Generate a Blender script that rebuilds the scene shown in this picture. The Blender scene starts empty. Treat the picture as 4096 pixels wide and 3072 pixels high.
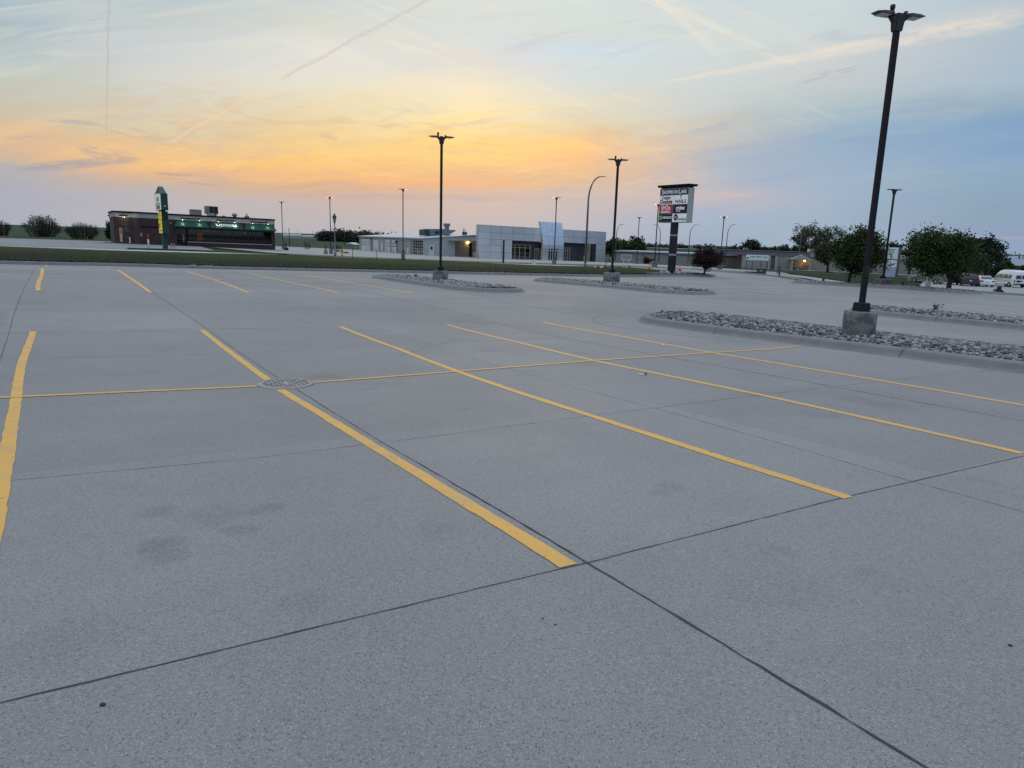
import bpy, bmesh, math, random
import numpy as np
from mathutils import Vector, Matrix
R = math.radians
C = bpy.context.scene.collection
SC = bpy.context.scene
random.seed(7)

# ------------------------------------------------------------------ camera
cam = bpy.data.cameras.new('camera')
cam.sensor_width = 36.0
cam.lens = 36.0 * 2838.0 / 4096.0
cam.clip_start = 0.1
cam.clip_end = 6000
co = bpy.data.objects.new('camera', cam)
C.objects.link(co)
PITCH, ROLL = R(11.555), R(1.668)
fw = Vector((0, math.cos(PITCH), -math.sin(PITCH)))
r0 = Vector((1, 0, 0))
u0 = r0.cross(fw)
rr = r0 * math.cos(ROLL) + u0 * math.sin(ROLL)
uu = u0 * math.cos(ROLL) - r0 * math.sin(ROLL)
co.matrix_world = Matrix(((rr.x, uu.x, -fw.x, 0), (rr.y, uu.y, -fw.y, 0), (rr.z, uu.z, -fw.z, 1.64), (0, 0, 0, 1)))
SC.camera = co

# ------------------------------------------------------------------ exposure
SC.view_settings.view_transform = 'Standard'
SC.view_settings.look = 'None'
SC.view_settings.exposure = 0.0
SC.view_settings.gamma = 1.0
SC.cycles.max_bounces = 5
SC.cycles.sample_clamp_indirect = 4.0

# ------------------------------------------------------------------ sky (world)
SKY=[
(-34.52, [(0.0019, 0.413, 0.434, 0.503), (0.0376, 0.413, 0.423, 0.491), (0.0593, 0.445, 0.429, 0.456), (0.0701, 0.61, 0.468, 0.352), (0.0889, 0.73, 0.491, 0.305), (0.1076, 0.658, 0.515, 0.352), (0.134, 0.578, 0.546, 0.445), (0.1602, 0.533, 0.565, 0.515), (0.1861, 0.468, 0.546, 0.552), (0.2117, 0.392, 0.491, 0.546), (0.2371, 0.413, 0.515, 0.578)]),
(-24.97, [(0.0049, 0.479, 0.468, 0.503), (0.0352, 0.515, 0.468, 0.468), (0.0532, 0.578, 0.456, 0.376), (0.0651, 0.776, 0.456, 0.266), (0.0829, 0.913, 0.546, 0.227), (0.1006, 0.807, 0.546, 0.287), (0.1181, 0.701, 0.597, 0.423), (0.1528, 0.672, 0.624, 0.509), (0.1814, 0.665, 0.665, 0.617), (0.2096, 0.617, 0.651, 0.658), (0.2375, 0.565, 0.61, 0.597), (0.2651, 0.491, 0.578, 0.617)]),
(-15.51, [(0.004, 0.468, 0.456, 0.485), (0.0363, 0.527, 0.456, 0.456), (0.0491, 0.644, 0.429, 0.328), (0.0618, 0.68, 0.429, 0.283), (0.0744, 0.922, 0.515, 0.209), (0.0996, 0.982, 0.61, 0.209), (0.1182, 0.871, 0.61, 0.287), (0.1429, 0.831, 0.665, 0.397), (0.1673, 0.807, 0.723, 0.509), (0.1974, 0.784, 0.745, 0.638), (0.2272, 0.745, 0.745, 0.716), (0.2566, 0.665, 0.68, 0.61), (0.2856, 0.61, 0.665, 0.658)]),
(-3.79, [(0.0103, 0.485, 0.468, 0.485), (0.0503, 0.578, 0.468, 0.429), (0.07, 0.855, 0.445, 0.223), (0.0831, 0.791, 0.485, 0.266), (0.109, 1.0, 0.672, 0.227), (0.1283, 1.0, 0.672, 0.246), (0.1474, 1.0, 0.776, 0.371), (0.1632, 0.956, 0.799, 0.479), (0.1945, 0.922, 0.799, 0.578), (0.2254, 0.761, 0.716, 0.658), (0.2559, 0.701, 0.738, 0.716), (0.3009, 0.701, 0.73, 0.687)]),
(4.05, [(0.0042, 0.413, 0.456, 0.527), (0.0343, 0.456, 0.456, 0.503), (0.0542, 0.503, 0.456, 0.456), (0.0739, 0.68, 0.468, 0.305), (0.0999, 0.913, 0.527, 0.246), (0.1193, 1.0, 0.61, 0.227), (0.1385, 0.823, 0.597, 0.332), (0.1606, 0.791, 0.723, 0.509), (0.1826, 0.716, 0.708, 0.617), (0.2137, 0.658, 0.716, 0.716), (0.2444, 0.61, 0.716, 0.807), (0.2746, 0.658, 0.716, 0.687), (0.3045, 0.672, 0.738, 0.701)]),
(14.81, [(0.0031, 0.314, 0.413, 0.546), (0.0386, 0.352, 0.445, 0.578), (0.0578, 0.503, 0.468, 0.515), (0.0769, 0.413, 0.456, 0.546), (0.1083, 0.376, 0.456, 0.565), (0.1332, 0.515, 0.515, 0.515), (0.1578, 0.565, 0.558, 0.515), (0.1822, 0.578, 0.631, 0.631), (0.2422, 0.631, 0.701, 0.694), (0.2717, 0.658, 0.716, 0.687), (0.3008, 0.61, 0.687, 0.716)]),
(22.35, [(0.0007, 0.337, 0.445, 0.558), (0.0893, 0.337, 0.445, 0.578), (0.1311, 0.305, 0.434, 0.565), (0.1547, 0.386, 0.503, 0.578), (0.1781, 0.456, 0.546, 0.578), (0.2071, 0.584, 0.61, 0.61), (0.25, 0.61, 0.658, 0.658), (0.2922, 0.597, 0.687, 0.701)]),
(33.44, [(0.0011, 0.279, 0.376, 0.527), (0.0233, 0.27, 0.352, 0.497), (0.0454, 0.25, 0.361, 0.468), (0.0809, 0.262, 0.392, 0.503), (0.1025, 0.238, 0.376, 0.558), (0.1347, 0.223, 0.361, 0.552), (0.1613, 0.314, 0.429, 0.515), (0.1929, 0.392, 0.503, 0.61), (0.2346, 0.413, 0.515, 0.597), (0.25, 0.515, 0.565, 0.617), (0.2705, 0.445, 0.552, 0.617)])]

W = bpy.data.worlds.new('World')
SC.world = W
W.use_nodes = True
wt = W.node_tree
wt.nodes.clear()


class NT:
    """small helper to write node maths"""
    def __init__(s, nt):
        s.nt = nt

    def n(s, t, **k):
        o = s.nt.nodes.new(t)
        for a, b in k.items():
            setattr(o, a, b)
        return o

    def put(s, sock, v):
        if hasattr(v, 'links') or hasattr(v, 'is_linked'):
            s.nt.links.new(v, sock)
        else:
            sock.default_value = v

    def m(s, op, a, b=None, c=None, clamp=False):
        o = s.n('ShaderNodeMath', operation=op, use_clamp=clamp)
        s.put(o.inputs[0], a)
        if b is not None:
            s.put(o.inputs[1], b)
        if c is not None:
            s.put(o.inputs[2], c)
        return o.outputs[0]

    def mr(s, v, a, b, c=0.0, d=1.0, smooth=True):
        o = s.n('ShaderNodeMapRange', interpolation_type='SMOOTHSTEP' if smooth else 'LINEAR')
        s.put(o.inputs['Value'], v)
        for k, x in (('From Min', a), ('From Max', b), ('To Min', c), ('To Max', d)):
            o.inputs[k].default_value = x
        return o.outputs[0]

    def mix(s, f, a, b, mode='MIX'):
        o = s.n('ShaderNodeMix', data_type='RGBA', blend_type=mode)
        s.put(o.inputs[0], f)
        s.put(o.inputs[6], a if not isinstance(a, tuple) else tuple(a[:3]) + (1,))
        s.put(o.inputs[7], b if not isinstance(b, tuple) else tuple(b[:3]) + (1,))
        return o.outputs[2]

    def noise(s, vec, scale, detail=4, rough=0.5, dist=0.0):
        o = s.n('ShaderNodeTexNoise')
        if vec is not None:
            s.nt.links.new(vec, o.inputs['Vector'])
        o.inputs['Scale'].default_value = scale
        o.inputs['Detail'].default_value = detail
        o.inputs['Roughness'].default_value = rough
        o.inputs['Distortion'].default_value = dist
        return o.outputs[0]

    def xyz(s, x, y, z=0.0):
        o = s.n('ShaderNodeCombineXYZ')
        s.put(o.inputs[0], x)
        s.put(o.inputs[1], y)
        s.put(o.inputs[2], z)
        return o.outputs[0]

    def ramp(s, f, stops, interp='LINEAR'):
        o = s.n('ShaderNodeValToRGB')
        cr = o.color_ramp
        cr.interpolation = interp
        while len(cr.elements) > 1:
            cr.elements.remove(cr.elements[-1])
        first = True
        for p, c in stops:
            e = cr.elements[0] if first else cr.elements.new(p)
            if first:
                e.position = p
                first = False
            e.color = tuple(c) + (1,)
        s.put(o.inputs[0], f)
        return o.outputs[0]


T = NT(wt)
tc = T.n('ShaderNodeTexCoord')
sx = T.n('ShaderNodeSeparateXYZ')
wt.links.new(tc.outputs['Generated'], sx.inputs[0])
dx, dy, dz = sx.outputs
az = T.m('MULTIPLY', T.m('ARCTAN2', dx, dy), 180 / math.pi)          # degrees right of +Y
hz = T.m('MAXIMUM', T.m('SQRT', T.m('ADD', T.m('MULTIPLY', dx, dx), T.m('MULTIPLY', dy, dy))), 1e-4)
te = T.m('DIVIDE', dz, hz)                                             # tangent of the elevation
fy = T.m('MAXIMUM', dy, 0.02)
gs = T.m('DIVIDE', dx, fy)
gt = T.m('DIVIDE', dz, fy)
# drifting high cloud: slow warp of the colour bands
w1 = T.noise(T.xyz(T.m('MULTIPLY', gs, 3.0), T.m('MULTIPLY', T.m('SUBTRACT', gt, T.m('MULTIPLY', gs, 0.10)), 16.0), 2.3), 1.0, 5, 0.55, 0.8)
w2 = T.noise(T.xyz(T.m('MULTIPLY', T.m('ADD', gs, T.m('MULTIPLY', gt, 0.6)), 7.0), T.m('MULTIPLY', T.m('SUBTRACT', gt, T.m('MULTIPLY', gs, 0.16)), 60.0), 7.1), 1.0, 4, 0.6, 0.5)
amp = T.mr(te, 0.015, 0.08, 0.008, 0.060)
tew = T.m('ADD', te, T.m('MULTIPLY', T.m('SUBTRACT', w1, 0.5), amp))
tew = T.m('ADD', tew, T.m('MULTIPLY', T.m('SUBTRACT', w2, 0.5), T.m('MULTIPLY', amp, 0.6)))
RNG = 0.45
pos = T.m('DIVIDE', tew, RNG, clamp=True)
azw = T.m('ADD', az, T.m('MULTIPLY', T.m('SUBTRACT', w1, 0.5), 7.0))
prev = None
TOPS = [(0.40, 0.50, 0.60), (0.45, 0.56, 0.64), (0.52, 0.62, 0.68), (0.56, 0.65, 0.70), (0.55, 0.66, 0.73), (0.52, 0.64, 0.74), (0.50, 0.62, 0.74), (0.42, 0.55, 0.70)]
cols = [(-75.0, [(0.0, .36, .40, .50), (0.06, .36, .40, .50), (0.10, .42, .42, .47), (0.2, .36, .44, .55), (.40, .36, .46, .60)], None)]
cols += [(a, st, TOPS[i]) for i, (a, st) in enumerate(SKY)]
cols += [(90.0, [(0.0, .26, .33, .48), (0.1, .24, .35, .55), (.40, .32, .45, .66)], None)]
for a, st, top in cols:
    stops = [(max(0.0, p / RNG), (x, y, z)) for p, x, y, z in st]
    if top:
        stops.append((0.88, top))
    c = T.ramp(pos, stops)
    if prev is None:
        acc = c
    else:
        acc = T.mix(T.mr(azw, prev, a, smooth=False), acc, c)
    prev = a
back = T.ramp(pos, [(0.0, (.30, .34, .46)), (0.15, (.38, .38, .50)), (0.4, (.34, .44, .62)), (1.0, (.36, .50, .74))])
acc = T.mix(T.mr(T.m('ABSOLUTE', az), 95, 140), acc, back)
# fine cirrus threads (run down to the right above the glow)
ci = T.noise(T.xyz(T.m('MULTIPLY', T.m('ADD', gs, T.m('MULTIPLY', gt, -0.9)), 3.0), T.m('MULTIPLY', T.m('ADD', gt, T.m('MULTIPLY', gs, 0.33)), 55.0), 1.7), 1.0, 5, 0.62, 0.7)
cim = T.m('MULTIPLY', T.mr(ci, 0.52, 0.75), T.m('MULTIPLY', T.mr(te, 0.12, 0.2), T.mr(te, 0.5, 0.3)))
cim = T.m('MULTIPLY', cim, T.m('MULTIPLY', T.mr(az, -26, -8), T.mr(az, 26, 16)))
acc = T.mix(T.m('MULTIPLY', cim, 0.7), acc, (0.86, 0.80, 0.66))
ci2 = T.noise(T.xyz(T.m('MULTIPLY', gs, 4.0), T.m('MULTIPLY', T.m('SUBTRACT', gt, T.m('MULTIPLY', gs, 0.17)), 34.0), 5.2), 1.0, 5, 0.6, 0.9)
acc = T.mix(T.m('MULTIPLY', T.mr(ci2, 0.48, 0.72), T.m('MULTIPLY', T.mr(te, 0.03, 0.09), T.mr(az, 8, 24, 0.36, 0.13))), acc, T.mix(T.mr(az, -5, 20), T.mix(T.mr(te, 0.09, 0.17), (0.95, 0.62, 0.30), (0.80, 0.76, 0.64)), (0.58, 0.56, 0.60)))
acc = T.mix(T.m('MULTIPLY', T.mr(ci2, 0.46, 0.25), T.m('MULTIPLY', T.mr(te, 0.02, 0.06), 0.34)), acc, T.mix(T.mr(az, -5, 20), (0.58, 0.47, 0.42), (0.25, 0.36, 0.55)))

# grey-tan swirls drifting through the orange band
sw = T.noise(T.xyz(T.m('MULTIPLY', gs, 5.0), T.m('MULTIPLY', T.m('ADD', gt, T.m('MULTIPLY', gs, 0.05)), 26.0), 9.4), 1.0, 5, 0.6, 2.2)
sw2 = T.noise(T.xyz(T.m('MULTIPLY', gs, 14.0), T.m('MULTIPLY', T.m('ADD', gt, T.m('MULTIPLY', gs, -0.12)), 90.0), 3.4), 1.0, 4, 0.62, 1.2)
swm = T.m('MULTIPLY', T.m('MULTIPLY', T.mr(te, 0.05, 0.08), T.mr(te, 0.20, 0.12)), T.m('MULTIPLY', T.mr(az, -34, -24), T.mr(az, 20, 6)))
swk = T.m('ADD', T.m('MULTIPLY', T.mr(sw, 0.48, 0.68), 0.55), T.m('MULTIPLY', T.mr(sw2, 0.50, 0.72), 0.34))
acc = T.mix(T.m('MULTIPLY', swm, swk, ), acc, (0.68, 0.49, 0.36))
swl = T.m('ADD', T.m('MULTIPLY', T.mr(sw, 0.48, 0.30), 0.22), T.m('MULTIPLY', T.mr(sw2, 0.46, 0.28), 0.30))
acc = T.mix(T.m('MULTIPLY', swm, swl), acc, (1.0, 0.72, 0.34))


def trail(acc, p, q, w0, w1_, colr, alpha, wob=0.006, wsc=30.0, seed=0.0, fade=0.08, puff=0.5):
    """a contrail: soft line between two sky directions (tangent coordinates)"""
    L = math.hypot(q[0] - p[0], q[1] - p[1])
    ex, ey = (q[0] - p[0]) / L, (q[1] - p[1]) / L
    a = T.m('SUBTRACT', gs, p[0])
    b = T.m('SUBTRACT', gt, p[1])
    al = T.m('ADD', T.m('MULTIPLY', a, ex), T.m('MULTIPLY', b, ey))
    pe = T.m('SUBTRACT', T.m('MULTIPLY', b, ex), T.m('MULTIPLY', a, ey))
    nz = T.noise(T.xyz(T.m('MULTIPLY', al, wsc), seed, 0.0), 1.0, 3, 0.6)
    pe = T.m('ADD', pe, T.m('MULTIPLY', T.m('SUBTRACT', nz, 0.5), wob))
    f = T.m('DIVIDE', al, L, clamp=True)
    w = T.m('ADD', w0, T.m('MULTIPLY', f, w1_ - w0))
    d = T.m('DIVIDE', T.m('ABSOLUTE', pe), w)
    k = T.mr(d, 1.0, 0.25)
    pf = T.noise(T.xyz(T.m('MULTIPLY', al, wsc * 2.0), T.m('MULTIPLY', pe, wsc * 9.0), seed + 4), 1.0, 4, 0.65)
    k = T.m('MULTIPLY', k, T.m('ADD', 1.0 - puff, T.m('MULTIPLY', T.mr(pf, 0.3, 0.7), puff)))
    k = T.m('MULTIPLY', k, T.m('MULTIPLY', T.mr(al, 0.0, fade * L), T.mr(al, L, L * (1 - fade))))
    k = T.m('MULTIPLY', k, T.mr(dy, 0.05, 0.3))
    return T.mix(T.m('MULTIPLY', k, alpha), acc, colr)


acc = trail(acc, (-0.557, 0.110), (-0.533, 0.34), 0.0012, 0.0034, (0.47, 0.46, 0.47), 0.55, 0.004, 60, 1.0, 0.1, 0.3)
acc = trail(acc, (-0.325, 0.195), (-0.09, 0.318), 0.0035, 0.0030, (0.60, 0.50, 0.45), 0.45, 0.008, 22, 3.0, 0.06, 0.35)
acc = trail(acc, (-0.50, 0.098), (-0.33, 0.192), 0.003, 0.004, (0.90, 0.66, 0.42), 0.5, 0.006, 25, 5.0, 0.2, 0.5)
acc = trail(acc, (0.150, 0.2000), (0.68, 0.308), 0.0012, 0.020, (0.90, 0.76, 0.62), 0.64, 0.006, 16, 7.0, 0.16, 0.75)
acc = trail(acc, (-0.06, 0.157), (0.04, 0.170), 0.0014, 0.002, (1.0, 0.80, 0.46), 0.6, 0.003, 40, 9.0, 0.25, 0.4)
acc = trail(acc, (0.12, 0.345), (0.28, 0.232), 0.004, 0.010, (0.86, 0.78, 0.66), 0.55, 0.01, 14, 11.0, 0.3, 0.8)
acc = trail(acc, (0.16, 0.064), (0.36, 0.070), 0.005, 0.004, (0.60, 0.50, 0.50), 0.55, 0.006, 12, 13.0, 0.3, 0.6)
acc = trail(acc, (0.50, 0.018), (0.74, 0.022), 0.002, 0.003, (0.46, 0.40, 0.55), 0.55, 0.003, 12, 15.0, 0.3, 0.6)


def bank(acc, c0, half, tilt, colr, alpha, seed, thr=0.42):
    """a small dark cloud streak"""
    a = T.m('SUBTRACT', gs, c0[0])
    b = T.m('SUBTRACT', T.m('SUBTRACT', gt, c0[1]), T.m('MULTIPLY', a, tilt))
    e = T.m('ADD', T.m('POWER', T.m('DIVIDE', T.m('ABSOLUTE', a), half[0]), 2.0), T.m('POWER', T.m('DIVIDE', T.m('ABSOLUTE', b), half[1]), 2.0))
    nz = T.noise(T.xyz(T.m('MULTIPLY', a, 26.0), T.m('MULTIPLY', b, 170.0), seed), 1.0, 4, 0.6, 0.6)
    k = T.m('MULTIPLY', T.mr(e, 1.0, 0.0), T.mr(nz, thr, thr + 0.25))
    return T.mix(T.m('MULTIPLY', k, alpha), acc, colr)


DC = (0.33, 0.33, 0.40)
acc = bank(acc, (-0.60, 0.0825), (0.11, 0.008), 0.10, DC, 0.62, 1.0, 0.26)
acc = bank(acc, (-0.555, 0.0965), (0.055, 0.011), -0.16, DC, 0.62, 2.0, 0.42)
acc = bank(acc, (-0.60, 0.137), (0.05, 0.004), -0.06, (0.45, 0.43, 0.43), 0.7, 3.0, 0.3)
acc = bank(acc, (-0.50, 0.121), (0.08, 0.009), -0.18, (0.45, 0.43, 0.42), 0.7, 4.0, 0.42)
acc = bank(acc, (-0.435, 0.064), (0.06, 0.005), -0.04, DC, 0.7, 5.0, 0.42)
acc = bank(acc, (-0.46, 0.073), (0.05, 0.003), -0.02, DC, 0.55, 6.0, 0.35)
acc = bank(acc, (-0.66, 0.115), (0.05, 0.005), 0.05, (0.45, 0.42, 0.42), 0.6, 7.0, 0.4)
acc = bank(acc, (0.41, 0.225), (0.06, 0.010), 0.22, (0.40, 0.44, 0.52), 0.6, 8.0, 0.4)
acc = bank(acc, (-0.26, 0.128), (0.02, 0.006), -0.2, (0.60, 0.50, 0.38), 0.6, 9.0, 0.35)
acc = bank(acc, (-0.12, 0.052), (0.26, 0.006), 0.015, (0.46, 0.42, 0.44), 0.6, 10.0, 0.3)
# the sky above the frame
zen = T.mix(T.mr(az, -120, 120), (0.56, 0.64, 0.74), (0.50, 0.62, 0.78))
ZEN = 1.0
zen = T.mix(1.0, zen, (ZEN * 1.75, ZEN * 1.72, ZEN * 1.72), 'MULTIPLY')
acc = T.mix(T.mr(te, 0.36, 1.3), acc, zen)
acc = T.mix(T.mr(te, 0.0, -0.02), acc, (0.10, 0.12, 0.09))
bg = T.n('ShaderNodeBackground')
wt.links.new(acc, bg.inputs[0])
bg.inputs[1].default_value = 1.0
SUN_EL, SUN_AZ = R(3.5), R(1.5)
nish = T.n('ShaderNodeTexSky', sky_type='NISHITA')
nish.sun_disc = False
nish.sun_elevation = SUN_EL
nish.sun_rotation = SUN_AZ
nish.dust_density = 2.0
bg2 = T.n('ShaderNodeBackground')
wt.links.new(nish.outputs[0], bg2.inputs[0])
bg2.inputs[1].default_value = 0.002
ad = T.n('ShaderNodeAddShader')
wt.links.new(bg.outputs[0], ad.inputs[0])
wt.links.new(bg2.outputs[0], ad.inputs[1])
wo = T.n('ShaderNodeOutputWorld')
wt.links.new(ad.outputs[0], wo.inputs[0])
W.cycles.sampling_method = 'MANUAL'
W.cycles.sample_map_resolution = 1024

# sun low behind the haze in the west
sl = bpy.data.lights.new('sun', 'SUN')
sl.energy = 0.15
sl.angle = R(14)
sl.color = (1.0, 0.66, 0.36)
so = bpy.data.objects.new('sun', sl)
C.objects.link(so)
sd = Vector((math.sin(SUN_AZ) * math.cos(SUN_EL), math.cos(SUN_AZ) * math.cos(SUN_EL), math.sin(SUN_EL)))
so.rotation_euler = sd.to_track_quat('Z', 'Y').to_euler()

# ------------------------------------------------------------------ terrain height (thin plate spline through surveyed spots)
CTRL = np.array([
    (0.322, 3.388, 0.0, 0.02),
    (2.334, 4.638, -0.04, 0.02),
    (-1.248, 5.976, -0.152, 0.02),
    (0.87, 7.291, -0.172, 0.02),
    (3.121, 8.69, -0.189, 0.02),
    (5.388, 10.098, -0.226, 0.02),
    (-5.4, 7.519, -0.206, 0.02),
    (-3.064, 8.971, -0.301, 0.02),
    (-0.825, 10.362, -0.316, 0.02),
    (1.424, 11.759, -0.327, 0.02),
    (3.752, 13.205, -0.35, 0.02),
    (-8.839, 12.94, -0.282, 0.02),
    (-6.394, 14.46, -0.368, 0.02),
    (-3.931, 15.99, -0.421, 0.02),
    (-1.686, 17.385, -0.473, 0.02),
    (0.753, 18.9, -0.51, 0.02),
    (-13.144, 19.61, -0.133, 0.03),
    (-10.801, 21.066, -0.22, 0.03),
    (-8.396, 22.56, -0.266, 0.03),
    (-5.935, 24.089, -0.327, 0.03),
    (-3.621, 25.527, -0.37, 0.03),
    (-16.596, 25.013, -0.142, 0.03),
    (-14.231, 26.482, -0.201, 0.03),
    (-11.859, 27.956, -0.271, 0.03),
    (-9.439, 29.46, -0.354, 0.03),
    (-7.166, 30.872, -0.434, 0.03),
    (-20.08, 30.465, -0.159, 0.03),
    (-17.692, 31.949, -0.218, 0.03),
    (-15.355, 33.401, -0.287, 0.03),
    (-12.974, 34.88, -0.362, 0.03),
    (-10.743, 36.266, -0.45, 0.03),
    (-23.564, 35.917, -0.387, 0.03),
    (-21.152, 37.415, -0.44, 0.03),
    (-18.849, 38.846, -0.496, 0.03),
    (-16.51, 40.3, -0.56, 0.03),
    (-14.32, 41.66, -0.62, 0.03),
    (-26.005, 39.737, -0.528, 0.03),
    (-23.577, 41.245, -0.566, 0.03),
    (-21.298, 42.661, -0.626, 0.03),
    (-18.987, 44.097, -0.711, 0.03),
    (-57.286, 103.0, -0.575, 0.25),
    (-38.411, 116.0, -1.112, 0.25),
    (-14.068, 90.0, -1.244, 0.25),
    (5.083, 95.0, -1.451, 0.25),
    (-18.842, 148.0, -2.119, 0.25),
    (-36.919, 170.0, -2.071, 0.25),
    (-7.787, 147.0, -2.433, 0.25),
    (19.892, 162.0, -2.897, 0.25),
    (19.428, 101.0, -1.589, 0.25),
    (27.896, 200.0, -4.03, 0.25),
    (57.048, 180.0, -4.026, 0.25),
    (64.225, 164.0, -3.452, 0.25),
    (69.163, 100.0, -2.944, 0.25),
    (60.629, 100.0, -2.983, 0.25),
    (14.469, 66.8, -1.207, 0.25),
    (25.59, 50.0, -0.929, 0.25),
    (-42.941, 133.0, -1.484, 0.25),
    (9.415, 62.0, -1.418, 0.25),
    (-59.476, 83.0, -0.819, 0.25),
    (-105.122, 147.0, -0.859, 0.25),
    (-110.778, 168.0, -0.779, 0.25),
    (-41.462, 85.0, -0.671, 0.25),
    (26.99, 58.0, -1.157, 0.25),
    (25.895, 45.0, -0.824, 0.25),
    (41.865, 59.0, -1.832, 0.25),
    (35.05, 75.0, -2.128, 0.25),
    (22.68, 135.0, -2.261, 0.25),
    (-28.474, 111.0, -1.514, 0.25),
    (20.686, 66.0, -1.399, 0.25),
    (30.321, 80.0, -1.561, 0.25),
    (0.0, 0.0, 0.03, 0.3),
    (-8.0, -4.0, 0.05, 0.3),
    (8.0, -4.0, -0.05, 0.3),
    (0.0, -15.0, 0.1, 0.3),
    (-30.0, -10.0, 0.1, 0.3),
    (30.0, -10.0, -0.5, 0.3),
    (60.0, 0.0, -1.5, 0.3),
    (40.0, 15.0, -0.95, 0.3),
    (-30.0, 15.0, 0.1, 0.3),
    (-60.0, 30.0, 0.1, 0.3),
    (-100.0, 60.0, -0.3, 0.3),
    (-200.0, 300.0, -0.6, 0.3),
    (-100.0, 400.0, -1.3, 0.3),
    (-60.0, 600.0, -2.5, 0.3),
    (60.0, 600.0, -3.5, 0.3),
    (200.0, 400.0, -4.5, 0.3),
    (300.0, 200.0, -4.5, 0.3),
    (150.0, 50.0, -3.5, 0.3),
    (150.0, -50.0, -3.0, 0.3),
    (-200.0, -50.0, 0.0, 0.3),
    (-400.0, 100.0, -0.3, 0.3),
    (-300.0, 600.0, -0.9, 0.3),
    (400.0, 600.0, -6.0, 0.3),
    (0.0, -100.0, 0.0, 0.3),
    (0.0, 900.0, -5.0, 0.3),
    (-600.0, 900.0, -2.0, 0.3),
    (700.0, 900.0, -6.0, 0.3)])

_X = CTRL[:, :2]
_n = len(CTRL)


def _U(r2):
    return np.where(r2 > 0, r2 * np.log(np.maximum(r2, 1e-12)), 0.0)


_K = _U(((_X[:, None] - _X[None]) ** 2).sum(-1) / 1e4) + np.diag(CTRL[:, 3] ** 2 * 0.35)
_T = np.column_stack([np.ones(_n), _X / 100])
_S = np.linalg.solve(np.block([[_K, _T], [_T.T, np.zeros((3, 3))]]), np.r_[CTRL[:, 2], 0, 0, 0])


def hgt(x, y):
    x = np.asarray(x, float)
    y = np.asarray(y, float)
    d = ((x[..., None] - _X[:, 0]) ** 2 + (y[..., None] - _X[:, 1]) ** 2) / 1e4
    return _U(d) @ _S[:_n] + _S[_n] + _S[_n + 1] * x / 100 + _S[_n + 2] * y / 100


YAW = R(31.853)
CY, SY = math.cos(YAW), math.sin(YAW)


def uvxy(u, v):
    return (u * CY - v * SY, u * SY + v * CY)


def gz(x, y):
    return float(hgt(x, y))


# ------------------------------------------------------------------ materials
def mat(name, col, rough=0.6, metal=0.0, var=0.12, scale=6.0, bump=0.0, bscale=None, spec=0.4, coat=0.0, island=0.0, obj=True):
    m = bpy.data.materials.new(name)
    m.use_nodes = True
    t = NT(m.node_tree)
    b = m.node_tree.nodes['Principled BSDF']
    b.inputs['Roughness'].default_value = rough
    b.inputs['Metallic'].default_value = metal
    b.inputs['Specular IOR Level'].default_value = spec
    b.inputs['Coat Weight'].default_value = coat
    g = t.n('ShaderNodeNewGeometry')
    tcx = t.n('ShaderNodeTexCoord')
    vec = tcx.outputs['Object'] if obj else g.outputs['Position']
    c = tuple(col) + (1,)
    nz = t.noise(vec, scale, 5, 0.6)
    f = t.mr(nz, 0.25, 0.75, 1 - var, 1 + var, smooth=False)
    if island:
        f = t.m('MULTIPLY', f, t.mr(g.outputs['Random Per Island'], 0, 1, 1 - island, 1 + island, smooth=False))
    colr = t.mix(1.0, c, t.xyz(f, f, f), 'MULTIPLY')
    m.node_tree.links.new(colr, b.inputs['Base Color'])
    if bump:
        bp = t.n('ShaderNodeBump')
        bp.inputs['Strength'].default_value = bump
        bp.inputs['Distance'].default_value = 0.01
        m.node_tree.links.new(t.noise(vec, bscale or scale * 6, 4, 0.6), bp.inputs['Height'])
        m.node_tree.links.new(bp.outputs[0], b.inputs['Normal'])
    return m


def emat(name, col, strength):
    m = bpy.data.materials.new(name)
    m.use_nodes = True
    b = m.node_tree.nodes['Principled BSDF']
    b.inputs['Base Color'].default_value = tuple(col) + (1,)
    b.inputs['Emission Color'].default_value = tuple(col) + (1,)
    b.inputs['Emission Strength'].default_value = strength
    b.inputs['Roughness'].default_value = 0.5
    return m


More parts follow.
